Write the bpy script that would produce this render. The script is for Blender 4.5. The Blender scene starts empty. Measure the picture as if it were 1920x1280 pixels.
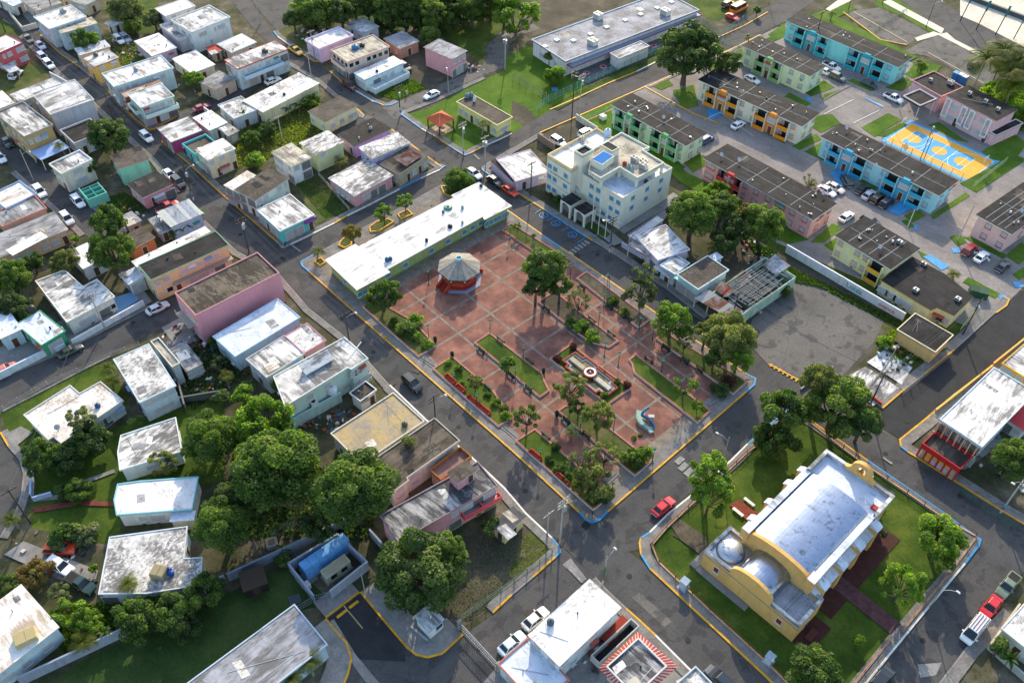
import bpy, bmesh, math, random
import numpy as np
from mathutils import Vector, Matrix
R = math.radians
sc = bpy.context.scene
C = sc.collection
# ---------------------------------------------------------------- camera
CAM_H, FPX = 120.0,1689.0
pit, rol = R(46.154), R(0.883)
c, s = math.cos(pit), math.sin(pit); cr, sr = math.cos(rol), math.sin(rol)
CM = Matrix(((cr, -sr, 0),(sr, cr, 0),(0,0,1))) @ Matrix(((1,0,0),(0, -s, -c),(0, c, -s)))
cam = bpy.data.objects.new('camera', bpy.data.cameras.new('camera')); C.objects.link(cam)
cam.data.sensor_width = 36; cam.data.lens = 36 * FPX / 1920
cam.data.clip_start = 1; cam.data.clip_end = 6000
cam.matrix_world = Matrix(((CM[0][0], -CM[1][0], -CM[2][0], 0),(CM[0][1], -CM[1][1], -CM[2][1], 0),(CM[0][2], -CM[1][2], -CM[2][2], CAM_H),(0,0,0,1)))
sc.camera = cam
# ---------------------------------------------------------------- light
SUN_AZ, SUN_EL = R(4), R(27)
w = bpy.data.worlds.new('World'); sc.world = w; w.use_nodes = True
nt = w.node_tree; bg = nt.nodes['Background']
sk = nt.nodes.new('ShaderNodeTexSky'); sk.sky_type = 'NISHITA'; sk.sun_disc = False
sk.sun_elevation = SUN_EL; sk.sun_rotation = SUN_AZ; sk.air_density = 1.2; sk.dust_density = 1.5; sk.ozone_density = 1.0
nt.links.new(sk.outputs[0], bg.inputs[0]); bg.inputs[1].default_value = 0.15
sun = bpy.data.lights.new('sun', 'SUN'); sun.energy = 2.6; sun.angle = R(0.6); sun.color = (1,0.84,0.60)
so = bpy.data.objects.new('sun', sun); C.objects.link(so)
so.rotation_euler = Vector((-math.sin(SUN_AZ) * math.cos(SUN_EL), -math.cos(SUN_AZ) * math.cos(SUN_EL), -math.sin(SUN_EL))).to_track_quat('-Z', 'Y').to_euler()
vs = sc.view_settings; vs.view_transform = 'Standard'; vs.look = 'None'; vs.gamma = 1; vs.exposure = 1.25
sc.cycles.max_bounces = 5; sc.cycles.diffuse_bounces = 3; sc.cycles.glossy_bounces = 2; sc.cycles.transmission_bounces = 2; sc.cycles.transparent_max_bounces = 4
sc.cycles.use_denoising = True
# ---------------------------------------------------------------- helpers
def P(px, py, z=0.0):                       # a photograph point on the level z -> its place in the town (metres)
 d = CM.transposed() @ Vector(((px - 960) / FPX, (py - 640) / FPX, 1)); t = (z - CAM_H) / d.z
 return Vector((d.x * t, d.y * t, z))
def hx(h):
 return tuple((v / 12.92 if v <= .04045 else ((v + .055) / 1.055) ** 2.4) for v in [int(h[i:i + 2], 16) / 255 for i in (1,3,5)])
class MB:                                   # collects faces of one mesh
 def __init__(s): s.v = []; s.f = []; s.m = []
 def face(s, pts, m=0):
  n = len(s.v); s.v += [tuple(p) for p in pts]; s.f.append(tuple(range(n, n + len(pts)))); s.m.append(m); return s
 def prism(s, poly, z0, z1, m=0, mt=None, bottom=True):
  n = len(s.v); k = len(poly)
  s.v += [(p[0], p[1], z0) for p in poly] + [(p[0], p[1], z1) for p in poly]
  for i in range(k):
   j = (i + 1) % k; s.f.append((n + i, n + j, n + k + j, n + k + i)); s.m.append(m)
  s.f.append(tuple(range(n + k, n + 2 * k))); s.m.append(m if mt is None else mt)
  if bottom: s.f.append(tuple(range(n + k - 1, n - 1,-1))); s.m.append(m)
  return s
 def box(s, x0, x1, y0, y1, z0, z1, m=0): return s.prism([(x0, y0),(x1, y0),(x1, y1),(x0, y1)], z0, z1, m)
 def hull(s, lo, hi, m=0):               # two rings of equal length -> closed body
  n = len(s.v); k = len(lo); s.v += [tuple(p) for p in lo] + [tuple(p) for p in hi]
  for i in range(k):
   j = (i + 1) % k; s.f.append((n + i, n + j, n + k + j, n + k + i)); s.m.append(m)
  s.f.append(tuple(range(n + k, n + 2 * k))); s.m.append(m); s.f.append(tuple(range(n + k - 1, n - 1,-1))); s.m.append(m)
  return s
 def tube(s, pts, r, seg=6, m=0, r2=None, cap=True):
  pts = [Vector(p) for p in pts]; n0 = len(s.v); k = len(pts); r2 = r if r2 is None else r2
  for i, p in enumerate(pts):
   t = (pts[min(i + 1, k - 1)] - pts[max(i - 1,0)]).normalized()
   a = t.cross(Vector((0,0,1)) if abs(t.z) < .9 else Vector((1,0,0))).normalized(); b = t.cross(a)
   rr = r + (r2 - r) * i / max(1, k - 1)
   for q in range(seg):
    an = 2 * math.pi * q / seg; s.v.append(tuple(p + a * (rr * math.cos(an)) + b * (rr * math.sin(an))))
  for i in range(k - 1):
   for q in range(seg):
    a0 = n0 + i * seg + q; a1 = n0 + i * seg + (q + 1) % seg; s.f.append((a0, a1, a1 + seg, a0 + seg)); s.m.append(m)
  if cap:
   s.f.append(tuple(range(n0 + seg - 1, n0 - 1,-1))); s.m.append(m); s.f.append(tuple(range(n0 + (k - 1) * seg, n0 + k * seg))); s.m.append(m)
  return s
 def cyl(s, x, y, z0, z1, r, seg=12, m=0, r2=None): return s.hull([(x + r * math.cos(2 * math.pi * i / seg), y + r * math.sin(2 * math.pi * i / seg), z0) for i in range(seg)], [(x + (r2 or r) * math.cos(2 * math.pi * i / seg), y + (r2 or r) * math.sin(2 * math.pi * i / seg), z1) for i in range(seg)], m)
 def lathe(s, prof, seg=16, m=0, x=0, y=0):
  n = len(s.v); k = len(prof)
  for r, z in prof:
   for i in range(seg): s.v.append((x + r * math.cos(2 * math.pi * i / seg), y + r * math.sin(2 * math.pi * i / seg), z))
  for j in range(k - 1):
   for i in range(seg):
    a = n + j * seg + i; b = n + j * seg + (i + 1) % seg; s.f.append((a, b, b + seg, a + seg)); s.m.append(m)
  return s
 def mesh(s, name, mats, smooth=False):
  me = bpy.data.meshes.new(name); me.from_pydata(s.v, [], s.f)
  for m in (mats if isinstance(mats, (list, tuple)) else [mats]): me.materials.append(m)
  me.polygons.foreach_set('material_index', s.m)
  if smooth: me.polygons.foreach_set('use_smooth', [True] * len(s.f))
  me.update(); return me
 def build(s, name, mats, parent=None, loc=(0,0,0), rz=0, smooth=False): return inst(name, s.mesh(name, mats, smooth), parent, loc, rz)
def inst(name, me, parent=None, loc=(0,0,0), rz=0, scale=None):
 o = bpy.data.objects.new(name, me); C.objects.link(o)
 o.location = loc; o.rotation_euler = (0,0, rz)
 if scale is not None: o.scale = scale
 if parent is not None: o.parent = parent
 return o
def tag(o, label, cat, group=None):
 o['label'] = label; o['category'] = cat
 if group: o['group'] = group
 return o
def thing(name, label, cat, loc=(0,0,0), rz=0, group=None): return tag(inst(name, None, None, loc, rz), label, cat, group)
def kindof(o, k): o['kind'] = k; return o
def recolor(o, mat, slot=0): o.material_slots[slot].link = 'OBJECT'; o.material_slots[slot].material = mat
def area(p): return sum(p[i][0] * p[(i + 1) % len(p)][1] - p[(i + 1) % len(p)][0] * p[i][1] for i in range(len(p))) / 2
def ccw(p): return list(p) if area(p) > 0 else list(p)[::-1]
def inset(poly, d):                         # poly counter-clockwise; d > 0 shrinks
 out = []; n = len(poly)
 for i in range(n):
  a, b, e = [Vector(q[:2]) for q in (poly[i - 1], poly[i], poly[(i + 1) % n])]
  u, v = (b - a).normalized(),(e - b).normalized()
  n1, n2 = Vector((-u.y, u.x)), Vector((-v.y, v.x)); m = n1 + n2; k = max(.35, m.dot(n1))
  out.append(b + m * (d / k))
 return out
def rectify(p):                             # four corners -> true rectangle
 p = [Vector(q[:2]) for q in p]
 u = (p[1] - p[0]) + (p[2] - p[3]); v = (p[2] - p[1]) + (p[3] - p[0]); o = sum(p, Vector((0,0))) / 4
 if u.length < v.length: v.normalize(); u = Vector((v.y, -v.x)) * (1 if u.dot(Vector((v.y, -v.x))) > 0 else -1)
 u.normalize(); v = Vector((-u.y, u.x))
 a = (abs((p[1] - o).dot(u)) + abs((p[2] - o).dot(u)) + abs((p[0] - o).dot(u)) + abs((p[3] - o).dot(u))) / 4
 b = sum(abs((q - o).dot(v)) for q in p) / 4; sg = 1 if (p[2] - p[1]).dot(v) > 0 else -1
 return [o - u * a - v * b * sg, o + u * a - v * b * sg, o + u * a + v * b * sg, o - u * a + v * b * sg]
# ---------------------------------------------------------------- materials
_mc = {}
def nodes(m): return m.node_tree.nodes, m.node_tree.links
def mk(name, rough=.8, spec=.3, metal=0):
 m = bpy.data.materials.new(name); m.use_nodes = True
 b = m.node_tree.nodes['Principled BSDF']; b.inputs['Roughness'].default_value = rough; b.inputs['Specular IOR Level'].default_value = spec; b.inputs['Metallic'].default_value = metal
 return m, b
def noise(m, scale, detail=6, rough=.6, vec=None, st=None, dist=0):
 N, L = nodes(m)
 if '_pos' not in m: m['_pos'] = 1; g = N.new('ShaderNodeNewGeometry'); g.name = 'geo'
 src = N['geo'].outputs['Position'] if vec is None else vec
 if st:
  mp = N.new('ShaderNodeMapping'); mp.inputs['Scale'].default_value = st[:3]
  if len(st) > 3: mp.vector_type = 'TEXTURE'; mp.inputs['Rotation'].default_value = (0,0, st[3]); mp.inputs['Scale'].default_value = tuple(1 / v for v in st[:3])
  L.new(src, mp.inputs['Vector']); src = mp.outputs[0]
 n = N.new('ShaderNodeTexNoise'); n.inputs['Scale'].default_value = scale; n.inputs['Detail'].default_value = detail; n.inputs['Roughness'].default_value = rough; n.inputs['Distortion'].default_value = dist
 L.new(src, n.inputs['Vector']); return n.outputs['Fac']
def ramp(m, src, stops):
 N, L = nodes(m); r = N.new('ShaderNodeValToRGB'); e = r.color_ramp.elements
 while len(e) < len(stops): e.new(.5)
 for i, (p, col) in enumerate(stops):
  e[i].position = p; e[i].color = (*(col if isinstance(col, (tuple, list)) else (col, col, col)), 1)
 L.new(src, r.inputs[0]); return r.outputs[0]
def mix(m, f, a, b, mode='MIX'):
 N, L = nodes(m); x = N.new('ShaderNodeMix'); x.data_type = 'RGBA'; x.blend_type = mode
 for i, v in ((0, f),(6, a),(7, b)):
  if isinstance(v, (int, float)): x.inputs[i].default_value = v
  elif isinstance(v, tuple): x.inputs[i].default_value = (*v, 1)
  else: L.new(v, x.inputs[i])
 return x.outputs[2]
def bump(m, b, h, strength=.3, dist=.05):
 N, L = nodes(m); n = N.new('ShaderNodeBump'); n.inputs['Strength'].default_value = strength; n.inputs['Distance'].default_value = dist
 L.new(h, n.inputs['Height']); L.new(n.outputs[0], b.inputs['Normal'])
def setc(m, b, col): m.node_tree.links.new(col, b.inputs['Base Color'])
def flat(col, rough=.7, spec=.3, metal=0, var=.12):  # plain paint with slight wear
 key = ('flat', col, rough, metal)
 if key not in _mc:
  cc = hx(col) if isinstance(col, str) else col
  m, b = mk('paint_' + str(len(_mc)), rough, spec, metal)
  setc(m, b, mix(m, ramp(m, noise(m, 1.3,5), [(.35,0.0),(.7,1.0)]), cc, tuple(v * (1 - var) for v in cc))); _mc[key] = m
 return _mc[key]
def wallm(col, dirt=.5):
 key = ('wall', col, dirt)
 if key not in _mc:
  cc = hx(col); g_ = sum(cc) / 3; cc = tuple(min(.70, v * .88 + g_ * .12) for v in cc); m, b = mk('stucco_' + str(len(_mc)), .9,.15)
  st = ramp(m, noise(m, 1.3,8,.7, st=(1,1,.14)), [(.46,0.0),(.70, dirt)])
  a = mix(m, ramp(m, noise(m, .5,4), [(.3,0.0),(.7,1.0)]), cc, tuple(v * .88 for v in cc))
  setc(m, b, mix(m, st, a, tuple(v * .42 + .02 for v in cc))); bump(m, b, noise(m, 9,3), .15,.02); _mc[key] = m
 return _mc[key]
# roofs: painted or bare concrete with the stains that rain and mould leave
ROOF = {  # base, second, stain, stain amount, rust amount
 'white': ((.74,.73,.72),(.60,.59,.58),(.17,.16,.15), .38,.0), 'clean': ((.76,.76,.76),(.64,.64,.65),(.28,.26,.24), .24,.0),
 'rusty': ((.74,.73,.71),(.60,.59,.57),(.33,.25,.17), .37,.5), 'mottled': ((.74,.73,.72),(.50,.49,.47),(.09,.085,.085), .50,.0),
 'worn': ((.66,.66,.67),(.42,.42,.42),(.13,.125,.12), .44,.0), 'grey': ((.34,.34,.35),(.22,.22,.23),(.09,.09,.09), .45,.0),
 'stained': ((.045,.045,.050),(.085,.085,.09),(.42,.42,.43), .36,.0), 'dark': ((.014,.014,.0165),(.028,.028,.030),(.007,.007,.008), .45,.0), 'black': ((.016,.016,.018),(.026,.025,.026),(.010,.010,.012), .4,.0),
 'brown': ((.075,.06,.05),(.115,.098,.08),(.038,.032,.028), .45,.0), 'soil': ((.095,.078,.06),(.15,.125,.095),(.03,.025,.02), .5,.0),
 'ochre': ((.42,.31,.13),(.34,.28,.19),(.22,.2,.18), .42,.0), 'tan': ((.55,.50,.40),(.40,.36,.29),(.13,.12,.105), .40,.0),
 'bluewhite': ((.62,.68,.78),(.50,.56,.66),(.20,.2,.2), .2,.15), 'zinc': ((.55,.57,.60),(.42,.44,.47),(.22,.2,.18), .3,.1),
 'rust': ((.30,.12,.06),(.22,.09,.05),(.42,.36,.32), .42,.0), 'schoolgrey': ((.36,.37,.41),(.26,.265,.29),(.12,.115,.11), .42,.0)}
def roofm(kind, seed=0):
 key = ('roof', kind, seed)
 if key not in _mc:
  a, b2, stn, amt, ru = ROOF[kind]; m, b = mk('roof_%s_%d' % (kind, seed), .85 if kind not in ('bluewhite', 'zinc') else .55,.2)
  rnd = random.Random(seed * 7 + len(kind)); sc1 = rnd.uniform(.16,.30); off = (rnd.uniform(0,90), rnd.uniform(0,90), 0)
  N, L = nodes(m); g = N.new('ShaderNodeNewGeometry'); g.name = 'geo'; m['_pos'] = 1
  ad = N.new('ShaderNodeVectorMath'); ad.inputs[1].default_value = off; L.new(g.outputs['Position'], ad.inputs[0]); V = ad.outputs[0]
  base = mix(m, ramp(m, noise(m, sc1 * 1.7,7,.62, V), [(.38,0.0),(.62,1.0)]), a, b2)
  # stains: patchy field modulating fine speckle, drawn out along the falls of the roof
  big = noise(m, sc1,3,.5, V); q_ = rnd.randrange(4); fine = noise(m, sc1 * (10,5,15,7)[q_], 10,(.80,.74,.84,.7)[q_], V, st=(1,(.6,.16,.9,.3)[q_], 1, R(47 if seed % 2 else -43)), dist=(.25,.1,.0,.7)[q_])
  N_ = N.new('ShaderNodeMath'); N_.operation = 'MULTIPLY_ADD'; N_.inputs[1].default_value = .40; L.new(big, N_.inputs[0])
  M2 = N.new('ShaderNodeMath'); M2.operation = 'MULTIPLY'; M2.inputs[1].default_value = .72; L.new(fine, M2.inputs[0]); L.new(M2.outputs[0], N_.inputs[2])
  th = .70 - amt * .27
  msk = ramp(m, N_.outputs[0], [(th - .05,0.0),(th + .01,.6),(th + .05,.9)])
  col = mix(m, msk, base, stn)
  if ru: col = mix(m, ramp(m, noise(m, sc1 * 1.5,9,.7, V), [(.62,0.0),(.66, ru),(.75, min(1, ru * 1.6))]), col, (.20,.12,.07))
  # cracks and patch seams
  vo = N.new('ShaderNodeTexVoronoi'); vo.feature = 'DISTANCE_TO_EDGE'; vo.inputs['Scale'].default_value = .33; vo.inputs['Randomness'].default_value = 1
  wv = N.new('ShaderNodeVectorMath'); wv.operation = 'MULTIPLY_ADD'; L.new(V, wv.inputs[0]); wv.inputs[1].default_value = (1,1,0)
  nz = N.new('ShaderNodeTexNoise'); nz.inputs['Scale'].default_value = .8; L.new(V, nz.inputs['Vector']); L.new(nz.outputs['Color'], wv.inputs[2]); L.new(wv.outputs[0], vo.inputs['Vector'])
  col = mix(m, ramp(m, vo.outputs['Distance'], [(0.0,.28),(.012,0.0)]), col, tuple(v * .5 + .04 for v in stn))
  pn = noise(m, sc1 * 2.2,2,.4, V); col = mix(m, ramp(m, pn, [(.585,0.0),(.60,.30),(.64,.10)]), col, tuple(v * .7 + .05 for v in stn))
  # scattered specks of leaves and grit
  sp = noise(m, 3.4,3,.8, V); col = mix(m, ramp(m, sp, [(.66,0.0),(.70,.6)]), col, tuple(v * .8 for v in stn))
  setc(m, b, col); bump(m, b, fine, .25,.03); _mc[key] = m
 return _mc[key]
def ground(name, stops, s1, s2=None, bmp=.3, rough=.95, streak=None, crack=0):
 m, b = mk(name, rough, .15); f = noise(m, s1,8,.65); col = ramp(m, f, stops)
 if s2: col = mix(m, .55, col, ramp(m, noise(m, s2,6,.7), [(.25,(.25,) * 3),(.75,(.78,) * 3)]), 'OVERLAY')
 if streak: col = mix(m, ramp(m, noise(m, streak[0], 6,.65, st=streak[1]), [(.45,0.0),(.72, streak[2])]), col, streak[3])
 if crack:
  N, L = nodes(m); vo = N.new('ShaderNodeTexVoronoi'); vo.feature = 'DISTANCE_TO_EDGE'; vo.inputs['Scale'].default_value = crack; nz = N.new('ShaderNodeTexNoise'); nz.inputs['Scale'].default_value = 1.2; nz.inputs['Detail'].default_value = 6
  av = N.new('ShaderNodeVectorMath'); L.new(N['geo'].outputs['Position'], nz.inputs['Vector']); L.new(N['geo'].outputs['Position'], av.inputs[0]); L.new(nz.outputs['Color'], av.inputs[1]); L.new(av.outputs[0], vo.inputs['Vector'])
  col = mix(m, ramp(m, vo.outputs['Distance'], [(0.0,.5),(.008,0.0)]), col, (.03,.03,.032)); col = mix(m, ramp(m, noise(m, .35,4,.5), [(.56,0.0),(.60,.45)]), col, (.030,.030,.032)); col = mix(m, ramp(m, noise(m, .9,8,.75), [(.62,0.0),(.72,.55)]), col, (.15,.145,.135))
 setc(m, b, col); bump(m, b, noise(m, (s2 or s1) * 3,4), bmp, .06); return m
ASPH = ground('asphalt', [(.25,(.042,.043,.046)),(.5,(.064,.064,.066)),(.8,(.095,.092,.088))], .12,3.5,.2,.85,(.5,(1,.1,1, R(-43)), .5,(.10,.098,.095)), .14)
ASPH2 = ground('fresh_asphalt', [(.3,(.022,.024,.027)),(.7,(.042,.043,.046))], .2,4,.2,.85, None, .1)
LOT = ground('worn_asphalt', [(.25,(.075,.073,.070)),(.55,(.13,.124,.115)),(.8,(.20,.18,.155))], .09,2.5,.2,.9,(.25,(1,.12,1, R(47)), .5,(.14,.13,.118)), .1)
GRASS = ground('lawn', [(.28,(.018,.038,.005)),(.48,(.042,.078,.009)),(.62,(.080,.112,.016)),(.78,(.13,.115,.045))], .16,2.2,.6)
GRASS2 = ground('rough_grass', [(.28,(.026,.046,.010)),(.46,(.055,.08,.017)),(.58,(.105,.10,.04)),(.72,(.17,.135,.085))], .22,2.6,.8)
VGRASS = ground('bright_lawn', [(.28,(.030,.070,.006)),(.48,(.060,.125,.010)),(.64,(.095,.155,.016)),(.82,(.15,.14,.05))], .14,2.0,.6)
DGRASS = ground('shade_tinted_lawn', [(.28,(.017,.036,.009)),(.5,(.032,.060,.014)),(.72,(.058,.080,.024))], .16,2.2,.6)  # darker grass, the shade over the park lawn is put into its colour
EARTH = ground('earth', [(.25,(.040,.038,.028)),(.5,(.075,.066,.048)),(.7,(.13,.11,.08)),(.9,(.19,.16,.125))], .14,2.0,.6)
DARKEARTH = ground('yard_ground', [(.28,(.026,.034,.014)),(.45,(.052,.055,.026)),(.58,(.10,.088,.06)),(.74,(.19,.17,.14))], .2,2.4,.7)
CONC = ground('concrete', [(.25,(.16,.155,.15)),(.5,(.235,.225,.215)),(.8,(.31,.30,.285))], .25,3,.2,.9,(.4,(1,1,1), .5,(.10,.098,.095)))
ESTATE = ground('estate_paving', [(.25,(.15,.14,.135)),(.5,(.23,.21,.20)),(.8,(.32,.285,.265))], .1,2,.2,.9,(.3,(1,.3,1, R(47)), .6,(.105,.098,.095)))
SIDEW = ground('sidewalk', [(.25,(.12,.115,.11)),(.5,(.19,.18,.17)),(.8,(.27,.25,.235))], .5,4,.2,.9,(.7,(1,1,1), .5,(.075,.07,.068)))
PAVER = ground('plaza_strip', [(.25,(.13,.11,.09)),(.5,(.215,.18,.145)),(.8,(.30,.255,.21))], .9,6,.5,.9,(.7,(1,1,1), .55,(.095,.09,.068)))
BRICKM = ground('plaza_brick', [(.28,(.105,.050,.041)),(.47,(.205,.092,.070)),(.68,(.32,.155,.115))], .22,6,.5,.9,(.5,(1,1,1), .75,(.095,.062,.055)))
YEL = flat('#d8a022', .6, var=.35); BLU = flat('#3f93c8', .6, var=.3); WHT = flat('#d9d9d4', .6, var=.25); GLASS = flat((.018,.022,.026), .12,.6)
STEEL = flat('#9a9d9f', .45, metal=.6); DKGRN = flat('#12352b', .5); WOOD = flat('#5d4836', .9, var=.3); DARKW = flat('#2a2724', .8)
GREYC = flat('#8d8b86', .9, var=.25); BLACK = flat('#141414', .6)
# ---------------------------------------------------------------- the ground, streets and pavements
def st(name, mb, mat, kind='structure', label=None): return kindof(mb.build(name, mat), kind)
m0 = MB(); m0.face([(-1500,-600,0),(1500,-600,0),(1500,2400,0),(-1500,2400,0)]); st('ground', m0, DARKEARTH)
_z = [0.012]
def W2(pts, z=0): return [P(x, y, z) for x, y in pts]
def sheet(name, pts, mat, kind='structure'):
 _z[0] += .0008; p = ccw([q[:2] for q in W2(pts)]); mb = MB(); mb.face([(q[0], q[1], _z[0]) for q in p]); return st(name, mb, mat, kind)
def slab(name, pts, mat, z1, kind='structure'):
 _z[0] += .0006; mb = MB(); mb.prism(ccw([q[:2] for q in W2(pts)]), -.05, z1 + _z[0] * .2, bottom=False); return st(name, mb, mat, kind)
def off(line, d):                           # open polyline moved sideways (positive: to its left)
 out = []
 for i in range(len(line)):
  a, b = line[max(0, i - 1)], line[i]; e = line[min(len(line) - 1, i + 1)]
  u = (b - a) if i else (e - b); v = (e - b) if i < len(line) - 1 else u
  u = Vector(u[:2]).normalized(); v = Vector(v[:2]).normalized(); n1 = Vector((-u.y, u.x)); m = n1 + Vector((-v.y, v.x))
  out.append(Vector(b[:2]) + m * (d / max(.5, m.dot(n1))))
 return out
def ribbon(mb, line, d0, d1, z0, z1, m=0):
 a, b = off(line, d0), off(line, d1); n = len(a)
 for i in range(n - 1): mb.prism(ccw([a[i], a[i + 1], b[i + 1], b[i]]), z0, z1, m, bottom=False)
def sidewalk(line, w, cols=None, mat=None, name='sidewalk', z=.17):
 """pavement to the left of the kerb line (negative w: right); cols: colours of the painted kerb runs"""
 L_ = [q for q in W2(line)]; sg = 1 if w > 0 else -1; mb = MB(); _z[0] += .0006
 if abs(w) > .5: ribbon(mb, L_, sg * .26, w, -.05, z + _z[0] * .1); st(name, mb, mat or SIDEW)
 runs = cols or [(0, len(line) - 1, 'c')]
 for a, b, cch in runs:
  kb = MB(); ribbon(kb, L_[a:b + 1], 0, sg * .28,-.05, z + .03 + _z[0] * .1); st({'y': 'yellow_kerb', 'b': 'blue_kerb', 'w': 'white_kerb', 'c': 'kerb'}[cch], kb, {'y': YEL, 'b': BLU, 'w': WHT, 'c': CONC}[cch])
# lawns, dirt and yards first (lowest sheets)
for nm, mt, pts in [
 ('lawn', VGRASS, [(800,205),(905,150),(960,127),(1025,150),(1065,195),(1010,235),(950,262),(880,296),(810,250),(762,214)]),
 ('lawn', VGRASS, [(945,110),(990,85),(1080,140),(1105,165),(1035,200),(990,170),(948,140)]),
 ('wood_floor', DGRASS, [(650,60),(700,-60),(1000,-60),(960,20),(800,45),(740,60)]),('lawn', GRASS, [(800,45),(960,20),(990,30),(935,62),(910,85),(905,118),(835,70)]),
 ('field', GRASS, [(255,-40),(290,-40),(300,40),(280,66),(215,60),(200,20)]),('field', VGRASS, [(478,-50),(640,-50),(580,8),(505,12)]),('field', GRASS, [(-20,40),(25,20),(40,45),(0,80)]),('field', GRASS, [(1290,20),(1345,40),(1400,10),(1400,-40),(1300,-40)]),
 ('dirt_lot', EARTH, [(960,50),(1060,-25),(1240,-25),(992,72)]),
 ('dirt_patch', EARTH, [(960,190),(985,200),(1015,230),(990,243),(958,222)]),
 ('yard', EARTH, [(765,95),(800,108),(840,146),(790,170),(760,120)]),('yard', GRASS2, [(742,160),(775,150),(800,165),(745,190),(700,175)]),
 ('yard', GRASS2, [(490,10),(560,10),(580,60),(600,100),(560,90),(518,62)]),('yard', GRASS2, [(0,125),(60,110),(95,145),(40,175),(-20,180)]),
 ('vacant_lot', GRASS2, [(430,250),(580,170),(640,240),(560,275),(500,300),(420,330),(400,300)]),
 ('yard', GRASS2, [(555,345),(600,330),(620,345),(660,395),(610,412),(592,420)]),('yard', EARTH, [(205,75),(270,75),(300,110),(235,130)]),
 ('yard', GRASS2, [(170,380),(235,360),(262,372),(285,400),(240,400),(195,398)]),('yard', EARTH, [(290,600),(400,600),(470,700),(360,770),(320,700)]),
 ('yard', GRASS, [(0,770),(130,690),(210,680),(240,760),(100,850),(40,850),(10,800)]),('yard', GRASS, [(60,870),(220,800),(420,740),(420,900),(215,940),(60,960)]),
 ('yard', GRASS, [(55,955),(230,935),(225,1000),(200,1020),(60,990)]),('yard', DARKEARTH, [(0,1100),(60,990),(180,1010),(200,1130),(110,1190)]),
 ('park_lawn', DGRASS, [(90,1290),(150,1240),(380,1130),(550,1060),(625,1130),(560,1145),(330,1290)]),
 ('vacant_lot', EARTH, [(860,1010),(945,985),(1000,985),(1035,1030),(880,1165),(800,1150),(800,1060)]),
 ('vacant_lot', GRASS2, [(985,1000),(1005,990),(1036,1030),(985,1070),(950,1080)]),
 ('church_lawn', GRASS, [(1206,1022),(1282,940),(1410,826),(1517,782),(1838,1008),(1630,1270),(1500,1335),(1435,1258),(1215,1062)]),
 ('estate_verge', GRASS, [(1430,460),(1480,430),(1720,560),(1830,610),(1810,645),(1690,597),(1455,468)]),
 ('vacant_lot', EARTH, [(1380,430),(1455,468),(1690,600),(1660,640),(1570,720),(1480,690),(1390,590),(1330,480)]),
 ('overgrown_strip', GRASS2, [(1440,470),(1480,500),(1690,603),(1700,640),(1660,620),(1540,540),(1490,530),(1440,540)]),
 ('yard', EARTH, [(1100,205),(1085,225),(1040,245),(1010,255),(1040,275),(1100,250)]),
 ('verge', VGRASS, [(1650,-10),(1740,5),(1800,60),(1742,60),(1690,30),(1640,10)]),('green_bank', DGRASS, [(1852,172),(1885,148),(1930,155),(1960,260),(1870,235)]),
 ('yard', GRASS2, [(1640,640),(1690,610),(1780,655),(1700,700),(1640,690)]),('yard', DARKEARTH, [(1810,850),(1930,760),(1960,960),(1890,950)]),
 ('yard', GRASS, [(1776,730),(1870,670),(1890,680),(1770,760)]),('yard', DARKEARTH, [(1850,1190),(1960,1110),(1960,1300),(1800,1300)]),
 ('yard', CONC, [(900,1250),(940,1200),(1060,1160),(1180,1150),(1310,1250),(1310,1320),(900,1320)]),('yard', CONC, [(330,580),(350,600),(370,640),(330,650),(300,610)]),
 ('yard', CONC, [(-20,660),(140,590),(270,545),(285,565),(150,640),(-20,712)]),('yard', GRASS2, [(480,-20),(600,-20),(560,20),(490,15)]),('yard', CONC, [(20,25),(70,15),(65,50),(45,60),(5,38)]),
 ('side_yard', CONC, [(1175,440),(1270,375),(1200,480)]),('yard', CONC, [(1760,880),(1870,800),(1880,830),(1810,880)])]:
 sheet(nm, pts, mt)
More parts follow.
